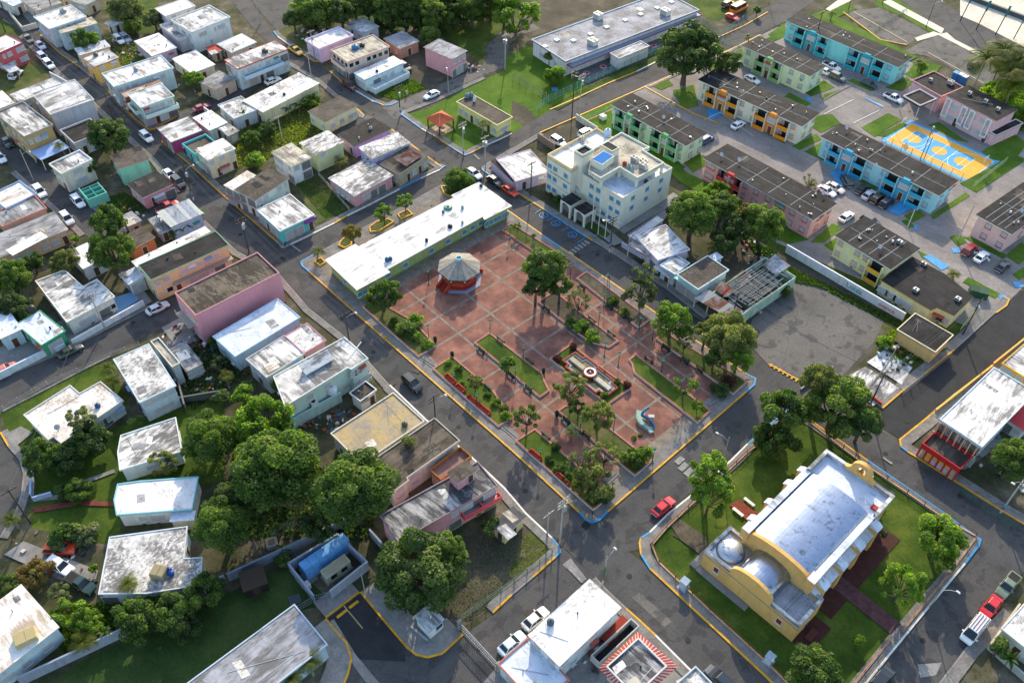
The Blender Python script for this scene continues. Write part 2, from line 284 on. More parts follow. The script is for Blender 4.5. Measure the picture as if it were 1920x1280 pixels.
# streets
for nm, pts in [
 ('main_street', [(-30,-60),(60,48),(75,67),(110,100),(150,125),(202,175),(250,222),(275,245),(300,260),(350,305),(415,365),(480,420),(540,472),(575,505),(724,640),(960,847),(1085,962),(1110,983),(1200,1050),(1217,1067),(1435,1270),(1500,1340),
     (1385,1340),(1292,1250),(1130,1095),(1042,1012),(987,962),(947,915),(880,852),(800,787),(732,722),(660,640),(580,577),(522,510),(445,470),(385,412),(340,362),(295,300),(240,250),(185,197),(150,160),(125,145),(45,65),(-40,0)]),
 ('east_street', [(440,-40),(512,62),(587,115),(617,135),(642,155),(710,195),(750,217),(787,242),(865,291),(905,320),(950,347),(1020,394),(1097,447),(1175,492),(1250,542),(1320,597),(1440,685),(1500,720),(1640,800),(1690,830),(1875,957),(1960,1005),
     (1960,1060),(1840,1012),(1765,957),(1582,830),(1517,785),(1418,708),(1400,702),(1170,545),(960,400),(890,350),(832,312),(795,287),(732,240),(655,192),(590,147),(542,117),(480,60),(400,-40)]),
 ('plaza_street', [(1085,985),(1110,980),(1141,961),(1400,737),(1418,708),(1517,785),(1440,797),(1400,830),(1282,935),(1252,960),(1217,997),(1198,1030),(1150,1040)]),
 ('service_street', [(1042,1014),(1130,1095),(990,1190),(935,1245),(880,1310),(640,1400),(646,1290),(661,1235),(652,1205),(612,1159),(675,1111),(762,1215),(780,1229),(802,1234),(830,1227),(870,1190),(930,1146),(960,1117)]),
 ('north_street', [(534,466),(590,440),(825,320),(850,306),(875,291),(905,277),(960,251),(1032,207),(1085,184),(1195,135),(1337,71),(1390,40),(1500,-20),(1560,-20),(1470,42),(1425,65),(1350,102),(1250,142),(1177,175),(1070,222),(1012,247),(960,277),(930,300),(890,322),(830,346),(605,470),(566,496)]),
 ('side_street', [(285,247),(352,205),(392,188),(455,160),(535,118),(590,115),(620,137),(600,148),(545,128),(470,172),(400,208),(350,233),(302,263)]),
 ('side_street', [(340,362),(270,392),(215,425),(180,437),(160,440),(185,455),(235,450),(275,412),(385,410)]),
 ('west_street', [(-60,220),(0,262),(50,285),(95,320),(140,357),(185,400),(215,425),(200,455),(160,442),(130,410),(60,347),(30,320),(-60,250)]),
 ('cross_street', [(-40,735),(0,712),(112,665),(160,640),(200,622),(280,580),(335,552),(350,578),(335,597),(207,667),(175,682),(5,770),(-40,790)]),
 ('curved_road', [(-60,790),(0,800),(15,837),(37,862),(44,890),(40,927),(30,960),(0,1010),(-60,1060)]),
 ('park_road', [(715,200),(745,192),(840,152),(900,127),(915,110),(912,88),(930,70),(955,58),(1000,45),(1015,55),(975,66),(955,85),(950,105),(948,127),(905,143),(812,186),(760,213),(740,225)]),
 ('lane', [(684,216),(712,232),(640,266),(605,262)]),
 ('corner_street', [(1640,795),(1657,766),(1735,702),(1790,657),(1850,600),(1893,565),(1960,512),(1960,596),(1920,630),(1850,690),(1745,770),(1690,824)]),
 ('church_side_street', [(1837,1010),(1810,1060),(1715,1175),(1620,1290),(1560,1360),(1690,1360),(1757,1282),(1810,1212),(1870,1130),(1925,1065),(1960,1040),(1960,1010)]),
 ('parking_lot', [(1400,640),(1410,600),(1480,520),(1500,512),(1560,548),(1660,596),(1640,640),(1570,715),(1500,716),(1440,684)]),
 ('boulevard', [(1640,-30),(1700,-30),(1930,95),(1960,120),(1960,170),(1930,150),(1760,60),(1715,20)]),('car_park', [(1580,22),(1650,15),(1742,62),(1700,85),(1650,75)]),
 ('car_park', [(1690,100),(1760,62),(1800,80),(1850,110),(1880,150),(1850,165),(1760,115),(1735,105)]),('alley', [(465,-5),(520,60),(570,35),(545,-20)])]:
 sheet(nm, pts, LOT if nm in ('parking_lot', 'car_park', 'park_road') else (ASPH2 if nm == 'corner_street' else ASPH))
sheet('driveway', [(675,1113),(615,1160),(655,1205),(664,1235),(760,1240),(762,1215)], ASPH2)
sheet('paved_band', [(619,1164),(626,1160),(668,1228),(720,1290),(700,1298),(658,1240)], CONC)
sheet('road_patch', [(1055,1058),(1070,1046),(1100,1085),(1088,1092)], CONC); sheet('road_patch', [(1720,1245),(1765,1242),(1755,1265),(1725,1270)], CONC)
for k, pts in enumerate([[(835,700),(850,712),(838,722),(822,712)], [(700,610),(730,635),(718,645),(690,620)], [(1290,585),(1320,605),(1310,612),(1280,592)], [(1200,1110),(1260,1165),(1245,1175),(1185,1120)], [(1660,800),(1700,770),(1715,780),(1675,812)], [(1640,900),(1680,925),(1660,935),(1625,912)], [(340,318),(370,345),(355,352),(328,328)], [(690,215),(715,228),(700,236),(680,222)]]):
 sheet('road_patch', pts, [ASPH2, LOT][k % 2])
# the estate
sheet('estate_paving', [(1170,180),(1215,158),(1385,85),(1480,42),(1640,90),(1740,130),(1930,230),(1960,500),(1893,563),(1830,620),(1455,455),(1270,310),(1110,235),(1080,225)], ESTATE)
for pts in [[(1085,220),(1180,178),(1182,186),(1100,226)], [(1098,232),(1145,208),(1165,250),(1155,262)], [(1200,265),(1275,305),(1270,318),(1235,300)], [(1283,307),(1310,290),(1345,300),(1310,318),(1300,325)], [(1222,162),(1250,148),(1262,160),(1240,170)],
   [(1262,170),(1290,165),(1305,190),(1285,195),(1262,178)], [(1360,205),(1400,215),(1480,262),(1470,270)], [(1405,120),(1430,115),(1465,135),(1440,145)], [(1325,125),(1390,92),(1396,108),(1340,140)], [(1440,66),(1470,45),(1476,60),(1450,72)], [(1547,26),(1590,5),(1605,18),(1560,38)], [(1500,168),(1545,152),(1565,165),(1520,182)],
   [(1545,178),(1580,168),(1570,176),(1540,192)], [(1522,240),(1530,218),(1560,215),(1576,232),(1540,250)], [(1485,275),(1530,252),(1540,262),(1500,282)], [(1508,285),(1540,268),(1545,285),(1545,302)], [(1615,240),(1665,213),(1690,226),(1640,258)], [(1645,255),(1695,228),(1700,236),(1660,258)], [(1695,140),(1730,118),(1750,135),(1715,150)],
   [(1660,165),(1700,145),(1712,158),(1690,172)], [(1740,235),(1760,230),(1815,268),(1790,262)], [(1840,285),(1900,250),(1925,270),(1900,305),(1860,300)], [(1520,455),(1560,420),(1580,428),(1545,455)], [(1545,460),(1572,445),(1575,470),(1562,472)], [(1695,405),(1720,395),(1735,405),(1710,418)], [(1745,405),(1810,362),(1818,368),(1750,412)], [(1690,415),(1700,412),(1715,425),(1705,428)],
   [(1820,445),(1890,480),(1880,486),(1805,445)], [(1885,480),(1915,455),(1935,475),(1910,497)], [(1780,445),(1800,440),(1812,455),(1795,462)], [(1720,470),(1740,480),(1730,486)], [(1815,520),(1875,552),(1865,560),(1805,530)], [(1612,335),(1645,352),(1640,358),(1608,340)], [(1800,345),(1830,330),(1850,340),(1825,352)], [(1898,515),(1930,495),(1940,510),(1910,525)], [(1480,175),(1520,195),(1512,200),(1470,182)], [(1600,148),(1640,170),(1632,172),(1590,152)], [(1166,248),(1285,314),(1268,326),(1240,310),(1168,268)], [(1242,302),(1316,338),(1516,450),(1480,458),(1430,440),(1270,338)], [(1262,172),(1300,160),(1310,200),(1280,205)], [(1400,88),(1470,60),(1480,66),(1412,96)], [(1480,44),(1500,34),(1510,40),(1476,58)], [(1545,20),(1720,108),(1700,118),(1520,30)], [(1720,110),(1765,125),(1745,150),(1700,140)], [(1800,345),(1900,290),(1925,300),(1830,362)]]:
 slab('estate_lawn', pts, VGRASS, .14)
for pts in [[(1800,30),(1835,45),(1960,110),(1960,-40),(1800,-40)]]: sheet('promenade', pts, ground('pale_paving', [(.3,(.50,.45,.36)),(.6,(.62,.57,.47)),(.85,(.70,.66,.56))], .2,1.4,.2,.9))
for pts in [[(1548,18),(1600,-20),(1640,-20),(1556,22)], [(1655,5),(1668,0),(1770,55),(1765,64)], [(1758,66),(1775,62),(1790,75),(1845,103),(1840,108),(1790,82)], [(1715,72),(1750,60),(1765,65),(1720,78)]]: slab('white_walkway', pts, flat('#cfc9b8', .9), .1)
# pavements and painted kerbs
sidewalk([(580,512),(724,640),(960,847),(1085,962)], 2.2, [(0,3, 'y')])
sidewalk([(1085,962),(1097,975),(1110,982),(1125,976),(1141,960)], 2.0, [(0,1, 'b'),(1,2, 'b'),(2,4, 'b')])
sidewalk([(1141,960),(1400,736)], 2.4, [(0,1, 'y')])
sidewalk([(1400,736),(1416,722),(1418,710),(1400,701)], 2, [(0,3, 'b')])
sidewalk([(1400,701),(1300,635),(1170,545),(1052,464),(1018,441),(960,400),(935,384),(905,362)], 2.2, [(0,3, 'y'),(3,4, 'b'),(4,7, 'y')])
sidewalk([(602,471),(585,479),(562,492),(566,500),(580,512)], 1.5, [(0,2, 'b'),(2,4, 'b')])
sidewalk([(605,470),(830,346)], -3.2, [(0,1, 'c')])
sidewalk([(480,421),(520,456),(526,464),(534,466),(545,460),(628,420),(652,406),(700,382),(750,356),(790,336),(825,320),(836,312)], 1.5, [(0,1, 'y'),(1,2, 'b'),(2,3, 'y'),(3,4, 'b'),(4,5, 'w'),(5,6, 'y'),(6,8, 'w'),(8,9, 'b'),(9,10, 'w'),(10,11, 'b')])
sidewalk([(350,305),(415,365),(480,421)], 1.6, [(0,2, 'y')]); sidewalk([(305,262),(303,268),(350,305)], 1.6, [(0,2, 'y')])
sidewalk([(75,67),(110,100),(150,128),(187,160),(192,163)], 1.5, [(0,2, 'y'),(2,4, 'c')]); sidewalk([(202,172),(250,222),(278,245),(290,243),(335,218)], 1.6, [(0,2, 'y'),(2,4, 'y')])
sidewalk([(45,67),(125,147),(150,162),(185,200),(240,252),(295,302),(338,360)], -1.4); sidewalk([(385,414),(445,472),(522,512),(580,579),(660,642),(732,724)], -1.3)
sidewalk([(732,722),(800,787),(880,852),(947,915),(987,962),(1036,1008),(1050,1025),(1052,1036),(1042,1046)], -1.6, [(0,5, 'w'),(5,6, 'b'),(6,8, 'b')])
sidewalk([(1042,1046),(1000,1083),(960,1117),(925,1150)], -1.6, [(0,1, 'y'),(1,2, 'c'),(2,3, 'y')])
sidewalk([(870,1190),(830,1227),(802,1234),(780,1229),(762,1215),(715,1160),(675,1111)], -3.6, [(0,6, 'y')], CONC); sidewalk([(675,1111),(612,1159)], -3.2, [(0,1, 'y')], CONC)
sidewalk([(612,1159),(652,1205),(661,1235),(655,1262),(640,1300)], -3.4, [(0,4, 'y')], CONC)
sidewalk([(1117,1082),(1135,1102),(1175,1140),(1200,1162),(1230,1190),(1292,1252),(1360,1320)], -1.6, [(0,2, 'c'),(2,4, 'y'),(4,6, 'w')])
sidewalk([(1290,932),(1252,962),(1217,997),(1200,1008),(1197,1018),(1200,1040),(1217,1067),(1435,1270),(1490,1325)], 1.7, [(0,2, 'w'),(2,3, 'b'),(3,5, 'y'),(5,6, 'b'),(6,8, 'y')][::1])
sidewalk([(1480,765),(1440,797),(1400,832),(1370,862),(1290,932)], 1.6, [(0,1, 'b'),(1,2, 'b'),(2,4, 'w')])
sidewalk([(1840,1012),(1765,958),(1627,863),(1582,831),(1517,786),(1490,768)], 1.4, [(0,2, 'b'),(2,3, 'y'),(3,5, 'y')]); sidewalk([(1590,1325),(1620,1288),(1715,1172),(1810,1058),(1836,1025),(1840,1012)], 1.7, [(0,1, 'w'),(1,3, 'w'),(3,5, 'b')])
sidewalk([(1880,1140),(1810,1214),(1757,1283),(1730,1320)], 1.8, [(0,3, 'c')])
sidewalk([(1960,1008),(1875,958),(1800,910),(1700,848),(1687,838),(1685,824),(1700,812),(1750,772),(1790,738),(1850,692),(1960,600)], -1.9, [(0,3, 'y'),(3,4, 'b'),(4,7, 'y'),(7,8, 'w'),(8,10, 'y')])
sidewalk([(1655,767),(1697,731),(1735,702),(1790,657),(1850,602),(1868,586)], 1.8, [(0,1, 'y'),(1,2, 'c'),(2,3, 'y'),(3,5, 'c')]); sidewalk([(1868,588),(1888,574),(1893,562),(1880,556)], 1.5, [(0,3, 'y')])
sidewalk([(1440,684),(1500,716)], .4, [(0,1, 'y')]); sidewalk([(1320,598),(1250,543),(1175,493),(1110,452)], -1.6); sidewalk([(1110,452),(1060,421),(1020,395)], -1.8, [(0,1, 'y'),(1,2, 'b')]); sidewalk([(1100,447),(1022,396),(970,363),(935,340)], -1.8, [(0,1, 'b'),(1,3, 'y')])
sidewalk([(935,341),(906,322),(902,316),(915,306),(960,279),(1012,249)], -1.5, [(0,2, 'b'),(2,5, 'c')])
sidewalk([(1012,249),(1070,224),(1177,177),(1212,162)], -.3, [(0,3, 'y')]); sidewalk([(1216,162),(1250,146),(1350,103),(1425,66)], -1, [(0,3, 'y')])
sidewalk([(752,216),(757,208),(765,206),(812,188),(905,145)], -1.2, [(0,1, 'b'),(1,4, 'c')]); sidewalk([(752,216),(790,243),(815,257),(840,274),(864,289),(872,293),(882,289),(905,277),(935,264),(960,252)], 1.6, [(0,1, 'b'),(1,2, 'w'),(2,3, 'y'),(3,4, 'b'),(4,6, 'b'),(6,7, 'y'),(7,9, 'w')])
sidewalk([(1032,207),(1080,186),(1140,158),(1195,135),(1230,118)], .3, [(0,2, 'y'),(2,3, 'y'),(3,4, 'w')])
sidewalk([(617,134),(642,157),(700,192),(712,196),(720,200),(735,198),(747,192)], 1.4, [(0,1, 'y'),(1,2, 'w'),(2,3, 'b'),(3,4, 'y'),(4,6, 'b')]); sidewalk([(512,60),(520,70),(555,95),(575,108),(588,116),(598,117),(612,112)], 1.4, [(0,1, 'b'),(1,2, 'w'),(2,3, 'y'),(3,6, 'y')])
sidewalk([(655,192),(640,185),(600,150),(545,118)], 1.2); sidewalk([(680,222),(684,217),(676,210),(655,192)], 1.2, [(0,1, 'b'),(1,3, 'y')]); sidewalk([(830,314),(795,289),(735,243)], 1.5, [(0,2, 'y')])
sidewalk([(207,668),(175,683),(5,771)], .5)
sidewalk([(280,578),(160,639),(112,664),(0,711)], -1.0, [(0,3, 'c')]); sidewalk([(0,812),(15,838),(37,863),(44,890),(40,927),(30,958),(0,1008)], 1.3, [(0,1, 'y'),(1,6, 'c')])
sidewalk([(95,321),(140,358),(180,397)], 1.2); sidewalk([(160,440),(130,411),(60,348),(30,321)], 1.2); sidewalk([(1490,225),(1560,180),(1600,160)], .3)
for ln in ([(1210,165),(1300,215),(1345,232)], [(1100,228),(1150,206),(1186,190)], [(1340,75),(1395,50),(1440,24)], [(1580,24),(1650,76),(1700,86)]): sidewalk(ln, .3, [(0, len(ln) - 1, 'y')])
# paint on the roads
def paint(name, pts, mat): return sheet(name, pts, mat)
def stripe(a, b, wd, mat, name='road_marking'):
 pa, pb = P(*a), P(*b); d = (pb - pa).normalized(); n = Vector((-d.y, d.x, 0)) * wd / 2; _z[0] += .001; mb = MB()
 mb.face([(q.x, q.y, _z[0] + .004) for q in ((pa - n),(pb - n),(pb + n),(pa + n))]); return st(name, mb, mat)
WORNW = flat('#8f8f8d', .8, var=.5)
for k in range(5): a = (1268 + k * 10.5,864 + k * 9.5); stripe((a[0], a[1] + 5),(a[0] + 12, a[1] - 6), 1.0, WORNW, 'crosswalk_bar') if k == 0 else stripe((a[0] - 4, a[1] + 8),(a[0] + 9, a[1] - 4), 1.0, WORNW, 'crosswalk_bar')
for k in range(6): stripe((1066 + k * 6,472 - k * 4),(1075 + k * 6,478 - k * 4), .55, WORNW, 'crosswalk_bar')
def wheel_sign(px, py, size=.9):            # wheelchair symbol painted on a bay
 q = P(px, py); mb = MB(); _z[0] += .001; z = _z[0] + .004
 for i in range(18):
  a, b = 2 * math.pi * i / 18,2 * math.pi * (i + 1) / 18; mb.face([(q.x + r_ * math.cos(t), q.y + r_ * math.sin(t), z) for r_, t in ((size * 1.1, a),(size * 1.1, b),(size * .95, b),(size * .95, a))])
 for i in range(9):
  a, b = math.pi * (.9 + i / 7), math.pi * (.9 + (i + 1) / 7); mb.face([(q.x - .05 + r_ * math.cos(t), q.y - .2 + r_ * math.sin(t), z) for r_, t in ((size * .5, a),(size * .5, b),(size * .38, b),(size * .38, a))])
 mb.face([(q.x - .12, q.y - .1, z),(q.x, q.y - .1, z),(q.x, q.y + .45, z),(q.x - .12, q.y + .45, z)]); mb.face([(q.x + .02, q.y - .05, z),(q.x + .35, q.y - .05, z),(q.x + .35, q.y + .05, z),(q.x + .02, q.y + .05, z)])
 mb.face([(q.x - .14 + .14 * math.cos(t), q.y + .6 + .1 * math.sin(t), z) for t in [i * math.pi / 3 for i in range(6)]]); st('wheelchair_marking', mb, BLU)
for p_ in ((1019,405),(1042,420),(1073,441)): wheel_sign(*p_)
for a, b in (((1003,401),(1015,393)),((1025,415),(1040,407)),((1052,434),(1066,427)),((1082,456),(1096,448))): stripe(a, b, .14, BLU)
for a, b in (((974,376),(982,380)),((978,384),(995,375)),((987,389),(1002,380))): stripe(a, b, .14, WORNW)
stripe((632,1158),(650,1144), .45, YEL); stripe((655,1140),(672,1127), .45, YEL); stripe((645,1136),(680,1178), .18, flat('#a59a6a'))
for a, b in (((548,461),(564,473)),((1560,792 - 60),(1562,734)),((1063,1062),(1092,1092)),((889,291),(899,300)),((1655,858),(1672,870))): stripe(a, b, .4, WORNW)
for k in range(7): a = (1447 + k * 8,683 + k * 4.6); stripe(a, (a[0] - 4, a[1] + 5), .35, YEL, 'yellow_tick')
for pts in [[(1555,325),(1575,317),(1605,335),(1575,352)], [(1660,395),(1690,378),(1712,390),(1685,405)], [(1730,482),(1745,478),(1780,500),(1765,508)], [(1325,205),(1345,203),(1358,215),(1330,228)], [(1718,405 + 18),(1722,431),(1716,433),(1712,425)]]: sheet('blue_bay', pts, BLU)
for a, b in (((1585,348),(1614,368)),((1320,226),(1350,212)),((1350,212),(1412,256)),((1600,232),(1648,208)),((1545,215),(1600,188)),((1622,185),(1656,200))): stripe(a, b, .15, WHT)
stripe((1623,185),(1655,202), .6, BLU); stripe((1601,24),(1700,80), .25, flat('#b7a77c')); stripe((1740,100),(1845,158), .25, flat('#b7a77c'))
for q in ((1516,187),(1652,402 + 30),(1792,470),(1908,534),(1881,559),(1118,163),(1040,163 + 5)): a = P(*q); mb = MB().box(a.x - .8, a.x + .8, a.y - .8, a.y + .8,0,.17); st('blue_ramp', mb, BLU)
for q in ((1050,1014 + 4),(1040,1013),(783,696),(735,720),(1083,480),(1098,985),(1270,1003),(530,485)): a = P(*q); mb = MB().prism([a.xy + Vector((.75 * math.cos(t), .75 * math.sin(t))) for t in (.2,1.77,3.34,4.91)], 0,.135); st('drain_grate', mb, BLACK)
# basketball court: slab with the painted fields
cc = [P(*q) for q in ((1651,264),(1707,226),(1877,305),(1817,345))]; cr_ = rectify(cc)
OC = cr_[2]
CTL, CTW = (cr_[1] - cr_[2]).length, (cr_[3] - cr_[2]).length; CTU, CTV = (cr_[1] - cr_[2]).normalized(),(cr_[3] - cr_[2]).normalized()
if CTL < CTW: CTL, CTW, CTU, CTV = CTW, CTL, CTV, CTU
def cq(a, b, z): q = OC + CTU * (a * CTL) + CTV * (b * CTW); return (q.x, q.y, z)
mb = MB(); mb.prism(ccw(cr_), -.1,.10); st('basketball_court', mb, flat('#3a9fd2', .6, var=.15))
ORG = flat('#e2a12f', .6, var=.15); CBL = flat('#3d9ac6', .6, var=.15); LIN = flat('#dfe3df', .6)
def cpoly(pts, z, mat, nm='court_marking'): mb = MB(); q = [cq(a, b, z) for a, b in pts]; mb.face(q if area(q) > 0 else q[::-1]); st(nm, mb, mat)
cpoly([(.04,.07),(.96,.07),(.96,.93),(.04,.93)], .104, ORG); cpoly([(.19,.24),(.85,.24),(.85,.76),(.19,.76)], .108, CBL)
def ring(a, b, r0, r1, z, mat, t0=0, t1=2 * math.pi, n=28):
 mb = MB(); q = Vector(cq(a, b, z))
 for i in range(n):
  x, y = t0 + (t1 - t0) * i / n, t0 + (t1 - t0) * (i + 1) / n; pts = [q + (Vector((*CTU, 0)) * math.cos(t) + Vector((*CTV, 0)) * math.sin(t)) * r_ for r_, t in ((r0, x),(r1, x),(r1, y),(r0, y))]
  if r0 == 0: pts = pts[1:3] + [q]
  pts = [tuple(p) for p in pts]; mb.face(pts if area(pts) > 0 else pts[::-1])
 st('court_marking', mb, mat)
for a, r_ in ((.25,1.75),(.5,1.7),(.79,1.75)): ring(a, .5,0, r_, .112, ORG)
for a, b in (((.04,.07),(.04,.93)),((.96,.07),(.96,.93)),((.04,.07),(.96,.07)),((.04,.93),(.96,.93)),((.5,.07),(.5,.93)),((.38,.24),(.38,.76)),((.64,.24),(.64,.76)),((.19,.24),(.19,.76)),((.85,.24),(.85,.76)),((.25,.3),(.25,.7)),((.79,.3),(.79,.7))):
 d = .05; (x0, y0),(x1, y1) = a, b; ex = d / CTL if x0 == x1 else 0; ey = d / CTW if y0 == y1 else 0; cpoly([(x0 - ex, y0 - ey),(x1 + ex, y0 - ey),(x1 + ex, y1 + ey),(x0 - ex, y1 + ey)], .116, LIN)
ring(.16,.5,5.0,5.1,.120, LIN, -1.45,1.45); ring(.88,.5,5.0,5.1,.120, LIN, math.pi - 1.45, math.pi + 1.45)
# ---------------------------------------------------------------- building kit
CAMXY = Vector((0,0))
def _frame(wd, ht, t=.07, d=.07, sill=True):
 mb = MB(); x, z = wd / 2, ht / 2
 for a in ((-x - t, -x, -z - t, z + t),(x, x + t, -z - t, z + t),(-x, x, z, z + t),(-x, x, -z - t, -z)): mb.box(a[0], a[1], -d, .02, a[2], a[3])
 if sill: mb.box(-x - .14, x + .14, -d - .1,.02, -z - t - .08, -z - t)
 return mb
def _louvre(wd, ht, n=5):
 mb = MB(); x, z = wd / 2, ht / 2; h = ht / n
 for i in range(n): z0 = -z + i * h; mb.hull([(-x, -.05, z0 + .01),(x, -.05, z0 + .01),(x, -.035, z0),(-x, -.035, z0)], [(-x, .0, z0 + h),(x, .0, z0 + h),(x, .015, z0 + h - .01),(-x, .015, z0 + h - .01)])
 return mb
FR = flat('#c9c9c4', .6); LV = flat('#a9adb0', .5); LVB = flat('#6f6a60', .6); TEALP = flat('#3d86a8', .4,.5); DOORB = flat('#5b3a26', .6); DOORW = flat('#c8c4ba', .6)
ME = {}
for k, (wd, ht) in {'w': (1.15,1.05), 'v': (2.2,1.1), 'n': (.6,.9)}.items(): ME[k] = _frame(wd, ht).mesh('window', FR); ME[k + 'p'] = _louvre(wd, ht).mesh('louvre', LV); ME[k + 'g'] = MB().box(-wd / 2, wd / 2,-.02,.015, -ht / 2, ht / 2).mesh('pane', GLASS)
_dm = _frame(.95,2.05,.08,.08, False); ME['d'] = _dm.mesh('door', FR); _dl = MB().box(-.475,.475,-.03,.01,-1.025,1.025); _dl.box(-.33,.33,-.045,-.03,.1,.85); _dl.box(-.33,.33,-.045,-.03,-.85,-.1); ME['dp'] = _dl.mesh('leaf', DOORB); ME['dh'] = MB().box(.33,.40,-.09,-.03,-.06,.06).mesh('handle', STEEL)
_sh = MB()
for i in range(9): _sh.hull([(-1.25,-.02,-1.15 + i * .255),(1.25,-.02,-1.15 + i * .255),(1.25,.01,-1.15 + i * .255),(-1.25,.01,-1.15 + i * .255)], [(-1.25,-.05,-1.15 + i * .255 + .24),(1.25,-.05,-1.15 + i * .255 + .24),(1.25,.01,-1.15 + i * .255 + .24),(-1.25,.01,-1.15 + i * .255 + .24)])
ME['s'] = _frame(2.5,2.3,.1,.1, False).mesh('garage_frame', FR); ME['sp'] = _sh.mesh('roller_shutter', LV)
ME['o'] = _frame(2.3,2.0,.08,.06, False).mesh('porch_opening', FR); ME['op'] = MB().box(-1.15,1.15,-.02,.015,-1,1).mesh('opening_shade', GLASS)  # dark pane stands in for the shade inside open porches and balconies
_gr = MB()
for i in range(12): _gr.box(-1.12 + i * .2,-1.08 + i * .2,-.06,-.03,-1,1)
ME['og'] = _gr.mesh('grille', FR)
def fit(par, tok, x, y, z, rz, pm=None, fm=None):       # one opening of a facade, with its own pieces
 nm = {'w': 'window', 'v': 'window', 'n': 'window', 'g': 'window', 'd': 'door', 's': 'garage_door', 'o': 'porch_opening', 'p': 'balcony_door'}[tok]
 k = {'g': 'w', 'p': 'o'}.get(tok, tok); f = inst(nm, ME[k], par, (x, y, z), rz)
 if fm: recolor(f, fm)
 if tok in 'wv' and pm is None:
  r_ = XR.random(); wd = .6 if tok == 'w' else 1.1
  if r_ < .14: MB().hull([(-wd - .15,-.62,.42),(wd + .15,-.62,.42),(wd + .15,-.05,.72),(-wd - .15,-.05,.72)], [(-wd - .15,-.62,.46),(wd + .15,-.62,.46),(wd + .15,-.05,.76),(-wd - .15,-.05,.76)]).build('awning', XR.choice(AWN), f)
  elif r_ < .26: MB().box(-.35,.35,-.45,.0,-.98,-.62).box(-.3,.3,-.47,-.451,-.94,-.66,1).build('cooler', [FR, DARKW], f)
  elif r_ < .36:
   mb = MB()
   for i in range(7): mb.box(-wd + i * wd / 3 - .02, -wd + i * wd / 3 + .02,-.12,-.08,-.55,.55)
   mb.build('bars', FR, f)
 if tok in 'wvn': p = inst('louvre', ME[k + 'p'], f)
 elif tok == 'g': p = inst('pane', ME['wg'], f)
 elif tok == 'd': p = inst('leaf', ME['dp'], f); inst('handle', ME['dh'], f)
 elif tok == 's': p = inst('roller_shutter', ME['sp'], f)
 else: p = inst('opening_shade', ME['op'], f); inst('grille', ME['og'], f) if tok == 'o' else None; return
 if pm: recolor(p, pm)
XR = random.Random(8); AWN = [flat(q) for q in ('#c9ccd0', '#7f9ab8', '#a8503f', '#4f8a78', '#b9a888')]
BL = {}
